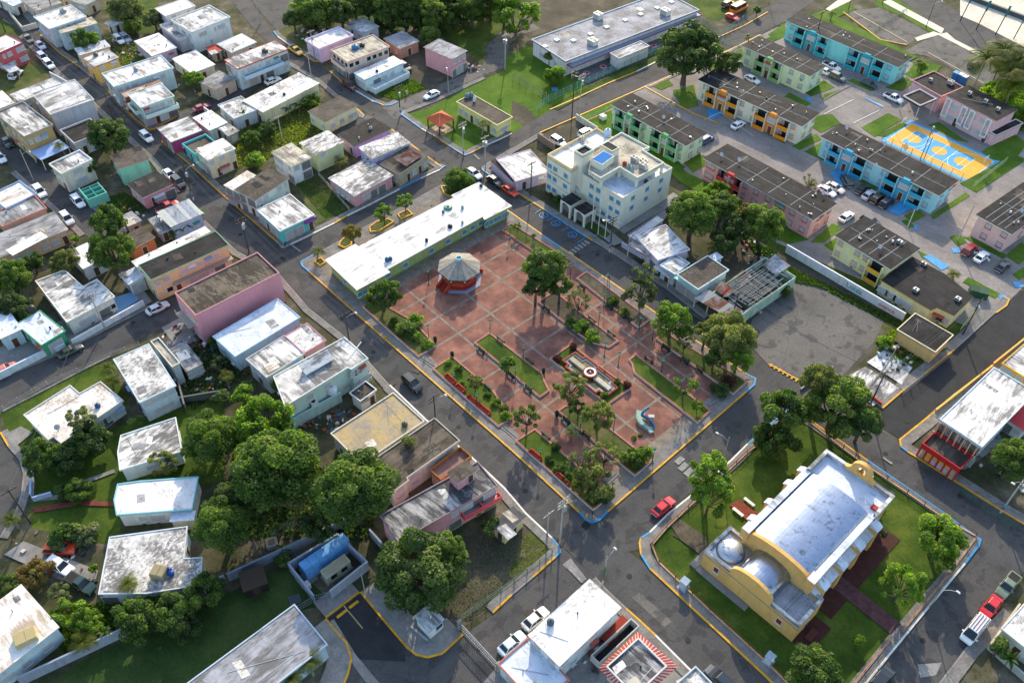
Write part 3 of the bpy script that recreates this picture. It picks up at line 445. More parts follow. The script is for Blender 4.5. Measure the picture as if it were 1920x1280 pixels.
def building(name, label, pts, h, wall, roof, seed=0, over=.3, sl=.2, par=0, parcol=None, f=None, edge=None, cat='house', group=None, rect=True, pm=None, fm=None, z0=0, dirt=.5, base=None, extras=True):
 """walls, roof slab, rim and openings of one building; pts: corners of its roof seen in the photograph, h: their height"""
 q = [P(x, y, h) for x, y in pts]; q = rectify(q) if len(q) == 4 and rect else [v.xy for v in q]; q = ccw(q)
 # keep the first named edge first
 o = sum(q, Vector((0,0))) / len(q); d = q[1] - q[0]; rz = math.atan2(d.y, d.x); M = Matrix.Rotation(-rz, 2)
 L_ = [M @ (v - o) for v in q]
 t = thing(name, label, cat, (o.x, o.y, z0), rz, group); rd = random.Random(seed * 31 + len(label))
 wm = wallm(wall, dirt) if isinstance(wall, str) else wall
 inn = inset(L_, over); MB().prism(inn, -.2, h - z0 - sl).build('wall', wm, t)
 if base: MB().prism(inset(L_, over - .04), -.2,.55).build('plinth', flat(base, .9), t)
 rm = roofm(roof, seed % 4) if isinstance(roof, str) else roof; em = flat(edge, .8) if edge else (wm if par else flat('#b9b6ae', .85))
 rf = MB().prism(L_, h - z0 - sl, h - z0,0,1).build('roof', [em, rm], t)
 if par:
  i2 = inset(L_, .18); mb = MB(); n = len(L_); pm_ = flat(parcol, .85) if parcol else em
  for i in range(n): j = (i + 1) % n; mb.prism(ccw([L_[i], L_[j], i2[j], i2[i]]), h - z0 - .004, h - z0 + par, bottom=False)
  mb.build('parapet', pm_, rf)
 st_n = max(1, round((h - z0) / 2.9)); sh = (h - z0 - sl) / st_n
 for i in range(len(inn)):
  a, b = inn[i], inn[(i + 1) % len(inn)]; dd = b - a; ln = dd.length
  if ln < 1.4: continue
  nl = Vector((dd.y, -dd.x)).normalized(); wn = Matrix.Rotation(rz, 2) @ nl; mid = o + Matrix.Rotation(rz, 2) @ ((a + b) / 2)
  face = wn.dot((CAMXY - mid).normalized())
  if face < -.25: continue
  spec = None
  if f: spec = f.get('L' if wn.x < -.25 and wn.y < 0 else ('R' if wn.x > .25 and wn.y < .3 else ('B' if wn.y < 0 else 'X')))
  if f and spec is None and face < 0: continue
  if spec is None:
   fl = []
   for s_ in range(st_n):
    n = max(1, int(ln / 3.1)); r_ = [rd.choice('wwwwwnvx') for _ in range(n)]
    if s_ == 0: r_[rd.randrange(n)] = 'd'
    if ln < 3: r_ = ['w' if s_ else rd.choice('wd')]
    fl.append(''.join(r_))
   spec = '/'.join(fl)
  fl = spec.split('/')
  for s_, row in enumerate(fl):
   for k_, tok in enumerate(row):
    if tok in 'x ': continue
    wd = {'d': 1.2, 's': 2.8, 'o': 2.6, 'v': 2.5}.get(tok, 1.4)
    if ln < wd: continue
    p = a + dd * ((k_ + .5) / len(row)) + nl * .002
    zz = s_ * (h - z0 - sl) / len(fl) + (1.06 if tok in 'd' else (1.2 if tok == 's' else (1.06 if tok == 'o' else 1.55)))
    fit(t, tok, p.x, p.y, zz, math.atan2(dd.y, dd.x), pm, fm)
 if extras:                              # patches, vents and pipes that gather on flat roofs
  for k_ in range(rd.randint(2,5)):
   c1, c2 = rd.choice(L_), sum(L_, Vector((0,0))) / len(L_); p = c2.lerp(c1, rd.uniform(.1,.72)); kd = rd.random(); zt = h - z0
   if kd < .42: w1, w2 = rd.uniform(.5,1.6), rd.uniform(.4,1.2); MB().prism([(p.x - w1, p.y - w2 * .7),(p.x + w1 * .8, p.y - w2),(p.x + w1, p.y + w2 * .8),(p.x - w1 * .7, p.y + w2)], zt - .01, zt + .012 + .002 * k_).build('roof_patch', roofm(rd.choice(['worn', 'grey', 'tan', 'clean', 'rusty'] if roof not in ('dark', 'black', 'brown', 'soil') else ['dark', 'brown', 'brown']), rd.randrange(4)), rf)
   elif kd < .7: MB().cyl(p.x, p.y, zt - .01, zt + rd.uniform(.2,.6), rd.uniform(.06,.2), 8).build('roof_vent', rd.choice([STEEL, GREYC, BLACK, WHT]), rf)
   elif kd < .9: e_ = c2.lerp(rd.choice(L_), rd.uniform(.3,.85)); MB().tube([(p.x, p.y, zt + .05),(e_.x, e_.y, zt + .05)], .03,5).build('roof_pipe', rd.choice([GREYC, WHT]), rf)
   else: MB().tube([(p.x, p.y, zt - .01),(p.x, p.y, zt + 1.8)], .03,5).tube([(p.x - .5, p.y, zt + 1.7),(p.x + .5, p.y, zt + 1.7)], .02,4).build('antenna', STEEL, rf)
 BL[label] = (t, h, inn, rz, o); return t
def tin(par, q, z0, z1, n, mats, name='roof_sheet', over=.06):
 """sloping roof of separate corrugated sheets between edge q0-q1 (height z0) and q3-q2 (height z1); local corners"""
 rd = random.Random(n * 7)
 me = {}
 for i in range(n):
  a, b = q[0].lerp(q[1], i / n), q[0].lerp(q[1], (i + 1) / n); e, c_ = q[3].lerp(q[2], i / n), q[3].lerp(q[2], (i + 1) / n)
  mb = MB(); k = 6; j = rd.uniform(0,.05)
  for s_ in range(k):
   for (u0, u1, w0, w1) in ((s_ / k, (s_ + .5) / k, 0,.06),((s_ + .5) / k, (s_ + 1) / k, .06,0)):
    A, B_, D_, E_ = a.lerp(b, u0), a.lerp(b, u1), e.lerp(c_, u0), e.lerp(c_, u1)
    mb.face([(A.x, A.y, z0 + w0 + j),(B_.x, B_.y, z0 + w1 + j),(E_.x, E_.y, z1 + w1 + j),(D_.x, D_.y, z1 + w0 + j)])
  mb.build(name, mats[rd.randrange(len(mats))], par)
def local(t, q): return Matrix.Rotation(-t.rotation_euler.z, 2) @ (Vector(q[:2]) - t.location.xy)
def annex(par_label, nm, pts, h, mat, wall=None, t=.12, rim=0, posts=True, rect=True, rm=None):
 """a lower roof or canopy that belongs to a building: a slab part, carried by walls or posts"""
 par = BL[par_label][0]; q = [P(x, y, h) for x, y in pts]; q = rectify(q) if len(q) == 4 and rect else [v.xy for v in q]; L_ = ccw([local(par, v) for v in q])
 r_ = MB().prism(L_, h - t, h, 0,0).build(nm, mat, par)
 if rim:
  i2 = inset(L_, .15); mb = MB(); n = len(L_)
  for i in range(n): j = (i + 1) % n; mb.prism(ccw([L_[i], L_[j], i2[j], i2[i]]), h - .004, h + rim, bottom=False)
  mb.build('rim', rm or mat, r_)
 if wall: MB().prism(inset(L_, .2), -.2, h - t).build('annex_wall', wallm(wall), par)
 elif posts:
  for p in inset(L_, .2): MB().box(p.x - .08, p.x + .08, p.y - .08, p.y + .08,-.1, h - t).build('post', FR, par)
 return r_
def facade_axis(label, side):               # the wall edge of a building that looks left ('L') or right ('R') in the photograph
 t, h, inn, rz, o = BL[label]; best = None
 for i in range(len(inn)):
  a, b = inn[i], inn[(i + 1) % len(inn)]; dd = b - a; wn = Matrix.Rotation(rz, 2) @ Vector((dd.y, -dd.x)).normalized()
  if wn.y < .35 and ((side == 'L') == (wn.x < 0)) and (best is None or dd.length > best[1].length): best = (a, dd)
 return t, best[0], best[1], h
def balcony(label, side, u, z, wd, dep, col, solid=True, door='o', roofed=False):
 t, a, dd, h = facade_axis(label, side); d = dd.normalized(); n = Vector((d.y, -d.x)); p = a + d * u; ang = math.atan2(d.y, d.x)
 mb = MB(); mb.box(-wd / 2, wd / 2, -dep, 0, z - .15, z)
 b_ = mb.build('balcony', flat('#a7a49c', .8), t, (p.x, p.y, 0), ang); rl = MB(); x = wd / 2
 if solid:
  rl.box(-x, x, -dep, -dep + .1, z, z + .95); rl.box(-x, -x + .1, -dep + .1,0, z, z + .95); rl.box(x - .1, x, -dep + .1,0, z, z + .95)
 else:
  rl.box(-x, x, -dep, -dep + .05, z + .85, z + .92)
  for i in range(int(wd / .3) + 1): rl.box(-x + i * .3, -x + i * .3 + .04, -dep, -dep + .05, z, z + .85)
 rl.build('balustrade', flat(col, .8), b_)
 if roofed:
  for sx in (-x + .06, x - .06): MB().box(sx - .07, sx + .07, -dep + .02, -dep + .16, z + .95, z + 2.5).build('post', flat(col, .8), t, (p.x, p.y, 0), ang)
 if door: q = p; fit(t, door, q.x, q.y, z + 1.06, ang)
 return b_
def hip(par, L_, z0, z1, mat, name='roof', apex=None, ridge=0):
 o = sum(L_, Vector((0,0))) / len(L_); mb = MB()
 for i in range(len(L_)): a, b = L_[i], L_[(i + 1) % len(L_)]; mb.face([(a.x, a.y, z0),(b.x, b.y, z0),(o.x, o.y, z1)])
 mb.face([(p.x, p.y, z0 - .02) for p in L_[::-1]]); return mb.build(name, mat, par)
# ---------------------------------------------------------------- the houses of the town
_n = [0]
def H(label, pts, h, wall, roof, name='house', **k):
 _n[0] += 1; k.setdefault('seed', _n[0]); k.setdefault('cat', {'house': 'house', 'shop': 'shop', 'shed': 'shed'}.get(name, 'building')); return building(name, label, pts, h, wall, roof, **k)
S1, S2 = 3.2,5.5
H('small pale house cut by the top left corner of the town', [(-14,-6),(27,13),(42,3),(8,-14)], 3, '#d5d3cc', 'bluewhite')
H('low cream house with weathered grey roof above the big white house at top left', [(37,0),(68,21),(116,6),(88,-16)], S1, '#cfc3ac', 'grey')
H('tan two storey house cut by the top edge beside the grey roofed one', [(110,-6),(160,10),(187,-2),(140,-20)], S1, '#c9b79c', 'grey')
H('large white house with streaked white roof on the street at top left', [(61,33),(94,55),(166,31),(129,10)], S2, '#c4d2dc', 'white', par=.15, f={'L': 'wwww/wwvw', 'R': 'wdw/ww'})
t = H('two storey pale blue house with striped tan tin roof at top left', [(102,52),(114,63),(183,44),(172,31)], S2 - .6, '#b9d3df', 'tan', over=.2)
H('white carport roof with posts behind the yellow house at top left', [(196,43),(208,51),(230,41),(220,32)], 2.7, '#d8d8d4', 'zinc', name='shed', over=.6, f={})
H('cream house with pale green tin roof next to the ochre house', [(137,92),(151,104),(207,87),(197,75)], 3.6, '#d6c9a8', 'zinc')
H('ochre yellow two storey house with grey flat roof', [(158,111),(174,125),(226,109),(200,91)], 5, '#d9ab4c', 'worn', edge='#a23a34')
H('long pale blue house with bright white roof and rusty neighbour below', [(189,142),(215,161),(331,129),(297,103)], S2, '#c2d6e8', 'white', par=.2, f={'L': 'wow/sds', 'R': 'xnwxwwxx/wnwxnwwx'})
H('dark red house under a rusted tin strip roof', [(222,176),(238,180),(310,157),(295,149)], 4.6, '#9c3b33', 'rust', over=.15)
H('mint house with grey roof and wraparound balcony at the street corner', [(235,178),(267,202),(330,179),(299,157)], S2, '#bfe3d6', 'worn', par=.12, f={'L': 'sos/ww', 'R': 'sdxo/wvww'})
balcony('mint house with grey roof and wraparound balcony at the street corner', 'R', 4.2,2.7,8.2,1.1, '#cfe9e0', door=None); balcony('mint house with grey roof and wraparound balcony at the street corner', 'L', 2.6,2.7,4.6,1.1, '#cfe9e0', door=None)
H('white house with plain white roof cut by the top edge', [(289,17),(310,31),(369,11),(344,-2)], S2 - .3, '#d6d2d4', 'clean', par=.1)
H('large white house with scuffed roof and side terrace near the top', [(320,41),(360,59),(435,34),(390,9)], 6, '#d3d9e2', 'worn', par=.2, f={'L': 'wow/www', 'R': 'xxnxxx/xvxnvx'})
annex('large white house with scuffed roof and side terrace near the top', 'terrace_roof', [(302,50),(333,80),(362,69),(322,46)], 3.2, roofm('worn', 1), '#c9c2c2', rim=.8, rm=wallm('#cfc9ca')); annex('large white house with scuffed roof and side terrace near the top', 'red_awning', [(323,43),(346,63),(358,59),(334,42)], 4.4, flat('#a8402f'), None)
H('white tarpaulin roofed house with a violet gable', [(250,77),(284,105),(333,90),(298,62)], S1, '#bca6c4', 'clean')
H('cream bungalow with clean white roof behind the pale blue house', [(322,110),(357,137),(406,122),(366,94)], 3.1, '#d2c9ae', 'clean', edge='#d8d8d4')
H('grey tin roofed shed with stepped sheets', [(410,83),(430,99),(485,80),(450,62)], 3, '#b9b3a8', 'zinc', name='shed')
H('small shed with bright red roof beside the tin shed', [(386,90),(398,101),(418,94),(400,83)], 2.6, '#a89a8c', flat('#b23424', .7), name='shed', f={})
H('small tan house with mottled grey roof on the side street', [(377,152),(398,171),(443,150),(412,131)], 3.1, '#c3b3a0', 'grey', edge='#c98f5e')
H('large blue and white corner house with red roof edge', [(420,114),(444,129),(541,94),(516,74)], 6, '#b9cfe8', 'mottled', edge='#a8402f', par=.05, f={'L': 'wox/oww', 'R': 'wsdoxw/wvnwwo'})
balcony('large blue and white corner house with red roof edge', 'R', 6.5,3,11,1.4, '#b5cbe6', door=None)
H('coral pink two storey house with white roof at the left edge', [(-44,83),(0,98),(41,83),(22,67)], 5.5, '#d65a5f', 'clean', edge='#b0445a', par=.1, f={'R': 'xwxv/nwxv', 'L': 'ww/ww'})
H('carport with blue grey roof on the lawn below the coral house', [(3,124),(18,137),(38,130),(22,117)], 2.5, '#9aa4ad', 'zinc', name='shed', over=.6, f={})
H('wide grey house with weathered roof and blank pale wall on the left street', [(62,175),(92,218),(179,185),(137,150)], 6, '#c0c3ca', 'worn', par=.12, f={'R': 'xxxxx/xxxxx', 'L': 'wd/ww'})
H('low house with long stained roof behind the wide grey house', [(14,176),(40,193),(115,158),(104,146)], 5, '#c9c4bb', 'worn')
H('white roofed house at the left edge above the tan building', [(-26,185),(-2,205),(26,193),(2,166)], 5, '#cfd1d4', 'clean')
H('tan three bay building with grimy roof on the west street', [(-10,214),(46,258),(100,236),(44,191)], 6.2, '#bd9c62', 'mottled', name='building', par=.3, parcol='#8f8d86', f={'L': 'wdwdw/wwwww', 'R': 'xwwx/nwwx'}, dirt=.2)
annex('tan three bay building with grimy roof on the west street', 'blue_canopy', [(59,285),(75,300),(131,277),(110,260)], 2.9, flat('#8fa9d6', .5), None)
H('low house with nearly black roof beside the big tree on the main street', [(110,248),(146,273),(191,247),(172,222)], 3.5, '#c9ced6', 'dark', par=.4, parcol='#b9bcc2')
H('cream house with parapet and white roof left of the mint corner house', [(90,309),(118,328),(172,300),(152,283)], 5, '#d9d2bc', 'mottled', par=.35, parcol='#dcdcd8', f={'R': 'xvx/xvx', 'L': 'wd/ww'})
H('mint green house with brown stained roof by the main street', [(200,293),(226,315),(290,296),(254,275)], 4.6, '#7fd6b4', 'brown', edge='#b9b0a8', f={'R': 'xxxx/xxxx', 'L': 'wd/ww'})
H('coral house with black roof and porch on the main street corner', [(242,345),(263,371),(325,347),(293,318)], 3.3, '#e08a94', 'dark', edge='#c9c4be', f={'R': 'xdvxo', 'L': 'www'})
H('house with magenta side wall and chalky white roof', [(292,243),(322,264),(382,245),(350,218)], 3.6, '#b83a74', 'worn', f={'R': 'xwdx', 'L': 'ds'})
H('small white roofed house behind the magenta one', [(360,220),(392,245),(428,230),(396,207)], 3.2, '#cfd0cc', 'clean')
H('low house with grey speckled roof along the side street', [(405,198),(440,222),(482,208),(455,180)], 3.5, '#bfc6c9', 'mottled', par=.15)
H('flat dark terrace house with turquoise street wall', [(342,271),(366,294),(408,272),(388,255)], 3, '#58bcc0', 'brown', par=.5, parcol='#58b8bc')
H('cream two storey house with white roof on the main street', [(366,282),(388,300),(447,278),(413,259)], 5.2, '#dccaa2', 'white', f={'R': 'xdvxd/wxwxw', 'L': 'do/ww'}, edge='#cfcabd')
balcony('cream two storey house with white roof on the main street', 'L', 2.2,2.6,3.6,1.2, '#6fc8b8', solid=False, door=None)
H('small grey shack between the banana plants', [(410,242),(430,255),(448,244),(425,229)], 3, '#9d978c', 'grey', name='shed')
H('long cream house with bright white roof beside the overgrown lot', [(457,187),(490,213),(597,157),(563,135)], 3.8, '#d8cba0', 'white', f={'R': 'xxwwxww', 'L': 'wd'}, edge='#c9b9a0')
H('lavender house with parapet and rust stained roof at the top', [(570,75),(600,96),(664,66),(635,54)], 3.8, '#d3b8dc', 'rusty', par=.4, parcol='#d9c6e0', f={'R': 'xxwxvxx', 'L': 'ww'})
H('small pale blue house in front of the dense trees', [(650,45),(678,61),(714,51),(680,32)], 3.2, '#bccbea', 'worn')
H('pink two storey house with arcaded galleries and grey roof', [(619,96),(652,116),(735,88),(695,66)], 5.4, '#e3bfb2', 'tan', par=.2, parcol='#cfae9f', f={'L': 'oood/gggg', 'R': 'ooxwwww/ggxgggg'})
balcony('pink two storey house with arcaded galleries and grey roof', 'L', 3.4,2.7,6.2,.9, '#e2bdb0', door=None)
H('white house with blue trim and long white roof', [(661,135),(685,152),(756,116),(740,106)], 3.4, '#c8dbec', 'clean', edge='#5aaed2', f={'L': 'www', 'R': 'xowwx'})
annex('white house with blue trim and long white roof', 'terrace', [(688,163),(702,173),(768,142),(752,130)], .9, flat('#b9c4cc', .9), '#c8dbec', rim=.8, rm=wallm('#c8dbec'))
H('low house with blue grey roof and a salmon wall near the trees', [(718,74),(752,91),(784,78),(757,56)], 3.2, '#c98f76', 'schoolgrey')
H('tall pink blank walled house with grey roof beside the park road', [(794,86),(840,111),(885,96),(822,75)], 5.3, '#e39aa2', 'schoolgrey', f={'L': 'xxxx/xxxx', 'R': 'oso/www'}, edge='#b39a98')
H('yellow community building with brown roof on the green', [(855,191),(932,236),(962,220),(885,177)], 3.6, '#e6dc86', 'brown', name='building', par=.15, edge='#d2cc92', f={'L': 'wwdwxdw', 'R': 'xvx'})
H('pale yellow house with flat brown roof on the lane', [(582,207),(604,231),(671,199),(637,178)], 3.6, '#dcd8a2', 'brown', f={'R': 'xwxwxww', 'L': 'wxw'})
H('house with black roof and pink and blue walls facing the corner', [(628,252),(668,274),(731,241),(702,221)], 3.4, '#c49bc8', 'dark', f={'R': 'xxwx', 'L': 'wd'}, edge='#8f8b90')
H('yellow green house with heavily stained roof between its neighbours', [(560,268),(592,291),(645,266),(615,244)], 4.8, '#cdd59a', 'mottled', f={'R': 'xw/wx', 'L': 'w/w'})
H('cream flat roofed house with blue awning over the yard', [(507,285),(545,312),(585,296),(547,267)], 5, '#d6dce0', 'tan', edge='#cfc9ba', f={'L': 'wwxo/wvxw', 'R': 'xo/wo'})
annex('cream flat roofed house with blue awning over the yard', 'blue_awning', [(526,306),(545,319),(556,315),(536,300)], 3, flat('#5a86b4', .5), None)
H('lilac house with flaking white roof on the east street', [(668,277),(700,298),(770,267),(745,248)], 4.4, '#b9a8dc', 'mottled', f={'R': 'xdwowx/nwxwwx', 'L': 'w/w'})
t = H('old wooden house with half collapsed rusty tin roof', [(712,303),(748,330),(797,290),(772,272)], 3.6, '#b3a484', 'brown', over=.05, f={'R': 'xdwdw', 'L': 'ww'})
q = [local(t, P(*p, 4.2)) for p in ((742,302),(762,315),(792,290),(772,275))]; tin(t, q, 4.5,3.95,7, [roofm('rust', 1), roofm('rust', 2), roofm('rust', 3)])
H('pink house with flaking white roof and corner porch', [(614,333),(665,369),(736,328),(690,296)], 3.3, '#e69aa0', 'mottled', f={'R': 'xvoox', 'L': 'xwwwx'}, edge='#d8d5ce')
H('white house with plain brown roof facing the main street', [(445,358),(472,374),(546,338),(500,310)], 5, '#d9d2cc', 'brown', f={'R': 'xwxxn/wwxwn', 'L': 'od/oo'})
H('white and red shop with rusty tin roof on the main street corner', [(418,345),(448,365),(485,336),(470,318)], 4.8, '#d6cfd0', 'rusty', name='shop', f={'L': 'sd/oo', 'R': 'xx/xx'})
balcony('white and red shop with rusty tin roof on the main street corner', 'L', 2.5,2.7,4.5,1.1, '#c04a3a', solid=False, door=None)
t = H('turquoise and purple corner shop with smudged white roof', [(480,392),(525,435),(590,402),(545,365)], 3.6, '#4fc4bc', 'mottled', name='shop', f={'R': 'xssxd', 'L': 'sdsx'}, edge='#d6d8d8', par=.1)
annex('turquoise and purple corner shop with smudged white roof', 'purple_lintel', [(569,413),(572,416),(593,406),(590,402)], 3.2, flat('#8a4fa0'), None, t=.8, posts=False)
# west of the main street
H('white roofed house at the left edge over the west street', [(-24,366),(12,392),(70,365),(41,341)], 3.6, '#cfd0d4', 'rusty', par=.25, parcol='#8fa8c8')
H('house with dark stone grey roof at the left edge', [(-26,404),(14,424),(87,390),(68,368)], 3.5, '#b39a92', 'grey', par=.2, parcol='#b8735e', dirt=.2)
H('peach house with half white half grey roof on the west street', [(-40,452),(6,482),(133,427),(97,399)], 3.4, '#e2b38c', 'grey', f={'R': 'xwvxwwd', 'L': 'ww'}, edge='#c9a68a')
annex('peach house with half white half grey roof on the west street', 'white_roof_patch', [(14,470),(20,478),(92,446),(74,432)], 3.43, roofm('clean', 2), None, t=.03, posts=False)
H('white roofed house half hidden by the tall tree', [(127,470),(153,507),(200,482),(165,455)], 3.2, '#c6cede', 'clean')
H('house with mossy brown roof and an orange wall behind the tall tree', [(226,445),(240,471),(288,446),(270,422)], 3.2, '#d6743e', 'brown', edge='#b5afa6')
H('small rough house with flaking grey roof on the side lane', [(222,405),(240,425),(267,412),(247,397)], 3, '#a99f92', 'grey', name='shed')
t = H('lilac blue house with raised white tin roof by the main street', [(297,406),(322,428),(382,400),(355,377)], 3.6, '#aab2e0', 'zinc', over=.4, f={'R': 'xwxxwx', 'L': 'wd'})
q = [local(t, P(*p, 4.3)) for p in ((294,402),(320,426),(381,400),(355,376))]; tin(t, [q[1], q[2], q[3], q[0]], 4.2,4.75,9, [roofm('zinc', 1), flat('#d6d4cc', .6)])
H('low grey lean-to in front of the lilac blue house', [(277,411),(300,440),(318,428),(298,402)], 2.6, '#8f93a4', 'grey', name='shed')
H('peach two storey terrace with long black roof by the main street', [(259,497),(282,527),(431,459),(404,434)], 5.6, '#f0bd8a', 'dark', par=.1, parcol='#5f8a74', f={'R': 'xgdnsswox/wwxwwwwwx', 'L': 'xd/ww'}, name='building')
balcony('peach two storey terrace with long black roof by the main street', 'R', 9.5,2.8,12.5,1.1, '#8f6a52', door=None, solid=False)
H('long narrow house with white roof strip above the peach terrace', [(243,492),(259,499),(397,434),(382,424)], 4.6, '#cfd3d6', 'clean', f={'L': 'w/w'})
H('low pale blue house with white tin roof beside the peach terrace', [(222,514),(241,534),(272,518),(255,500)], 3.2, '#b9d6e6', 'bluewhite', f={'R': 'xso', 'L': 'wd'})
t = H('pink windowless theatre with big olive grey roof on the main street', [(327,550),(368,593),(526,512),(482,475)], 7.2, '#ef8f9a', 'soil', name='theatre', cat='theatre', par=.25, parcol='#b8888c', over=.02, f={'R': 'xxxxxxxxx', 'L': 'xdw/www'}, dirt=.15)
balcony('pink windowless theatre with big olive grey roof on the main street', 'L', 3.2,3.4,5.2,1.3, '#b9aaa0', solid=False, door=None)
H('pale blue house with blue white roof below the pink theatre', [(401,631),(438,669),(562,598),(522,556)], 4.1, '#a9c8ec', 'bluewhite', f={'R': 'xwxxwxxo', 'L': 'ww'}, par=.1)
H('joined house with mottled half of roof beside the blue white one', [(462,672),(498,710),(571,663),(534,628)], 4.6, '#b9bcc2', 'mottled', par=.1)
H('joined house with whiter half of roof and square hatch by the main street', [(533,629),(570,664),(612,637),(576,606)], 4.66, '#c98a98', 'white', par=.1, f={'R': 'xx/xx', 'L': 'ww'})
H('long mint walled building with scabbed white roof and street balcony', [(512,706),(534,763),(652,690),(659,693),(691,672),(646,632)], 6, '#bcd8ca', 'mottled', name='building', par=.12, parcol='#cfd2d0', f={'R': 'xwxxwxxw/wxwxwxx'}, dirt=.2)
H('small white outhouse with black roof in the yard beside the mint building', [(655,736),(675,755),(706,731),(687,714)], 3, '#dfe3e8', 'black', name='shed', par=.2, f={'R': 'xd', 'L': 'x'})
H('low building with ochre stained roof on the main street', [(615,815),(682,869),(797,789),(737,737)], 4, '#b8b4a6', 'ochre', name='building', par=.2, parcol='#c9c5b8')
H('building with bare soil brown roof and a pale scar on the main street', [(690,868),(734,926),(767,901),(764,896),(863,826),(815,783)], 4.4, '#cdd2c4', 'soil', name='building', par=.15, parcol='#a8a49a')
H('pink two storey building with black stained roof at the corner lot', [(714,972),(744,1011),(948,910),(882,866)], 5.4, '#e59aa2', 'stained', name='building', par=.2, parcol='#857678', f={'R': 'xxxxoxdo/xxxxwvov', 'L': 'xww/xww'})
for u_ in (12.2,15.6): balcony('pink two storey building with black stained roof at the corner lot', 'R', u_, 2.8,3.4,1.2, '#e0525a', door=None)
H('pink stair room standing on the black stained roof', [(836,887),(859,905),(895,881),(874,861)], 7.8, '#e59aa8', 'brown', name='stair_room', cat='stair room', z0=5.4, f={'R': 'xd', 'L': 'x'})
H('yellow low annex with blue grey roof beside the pink corner building', [(926,986),(944,1003),(988,970),(960,945)], 3, '#e6cf84', 'stained', name='shed')
# south west quarter
H('pale house with rusty white roof at the left edge on the cross street', [(-24,594),(-6,632),(48,620),(12,580)], 3.5, '#b9d0ee', 'bluewhite')
H('green walled house with twin white roofs on the cross street', [(36,612),(78,651),(123,618),(68,577)], 3.4, '#3f9a74', 'bluewhite', f={'R': 'xsx', 'L': 'www'}, par=.08)
H('white house with rippled grey and white roof on the cross street', [(66,527),(125,605),(216,556),(182,523),(156,537),(122,506)], 3.6, '#d8d6cc', 'mottled', par=.12, parcol='#d8d6cc', f={'R': 'xwvxog', 'L': 'wwww'})
H('white L shaped bungalow with pinkish white roof by the curved road', [(44,778),(91,826),(100,820),(115,832),(170,793),(232,751),(189,715),(150,737),(132,722)], 3.3, '#d2d8d8', 'rusty', par=.15, parcol='#c9c4c0', f={'R': 'vovw', 'L': 'ww', 'B': 'w'})
H('blue two storey house with black streaked white roof', [(213,677),(262,755),(330,723),(278,640)], 5.4, '#bcd2ec', 'mottled', f={'R': 'xwvx/wvww', 'L': 'wwww/www'}, par=.05)
annex('blue two storey house with black streaked white roof', 'terrace_roof', [(281,641),(325,690),(337,681),(300,634)], 5.0, roofm('tan', 1), '#b9c4c8', rim=.3, rm=flat('#d0cdc4'))
H('grey mottled shack behind the blue house', [(317,655),(350,697),(380,681),(346,638)], 3, '#b9bdb9', 'grey', name='shed', f={'R': 'wxw', 'L': 'x'})
H('white house with grey freckled roof and side parapet beneath the trees', [(226,816),(220,848),(224,882),(342,846),(330,782)], 3.4, '#cfdaf0', 'mottled', par=.12, f={'R': 'xvx', 'B': 'xvxw', 'L': 'w'})
H('white house with teal roof edge and clean white roof', [(213,937),(218,966),(361,955),(373,893),(263,901),(220,907)], 3.4, '#d8d8cc', 'clean', edge='#7fb8c4', par=.12, f={'B': 'xwvxx', 'R': 'x'})
annex('white house with teal roof edge and clean white roof', 'tin_porch_roof', [(316,977),(323,960),(370,956),(361,975)], 2.8, roofm('bluewhite', 2), '#c9c4a0')
H('white house with cracked white and brown roof beside the orange car', [(184,1114),(205,1006),(352,986),(346,1046),(380,1044),(377,1097),(274,1113)], 3.4, '#c4cfd8', 'mottled', par=.1, f={'B': 'oxwo', 'L': 'w'})
H('white house with pale roof and mould streaks at the lower left edge', [(-90,1190),(-10,1266),(108,1181),(45,1090)], 4, '#bdd4e8', 'rusty', f={'R': 'vxwxwx', 'L': 'w'}, edge='#d0cfca')
H('long block with grey blue metal roof at the bottom edge', [(326,1285),(430,1366),(608,1200),(559,1139)], 4.2, '#b4cad8', 'schoolgrey', name='building', par=.12, parcol='#aebcc8', f={'R': 'xxwxxw', 'L': 'ww'})
H('small guard house with dirty flat roof beside the gate', [(768,1145),(802,1185),(836,1160),(812,1139)], 3, '#d6dcd8', 'worn', name='guard_house', cat='guard house', edge='#4fb0c4', f={'R': 'xg', 'L': 'xxx'})
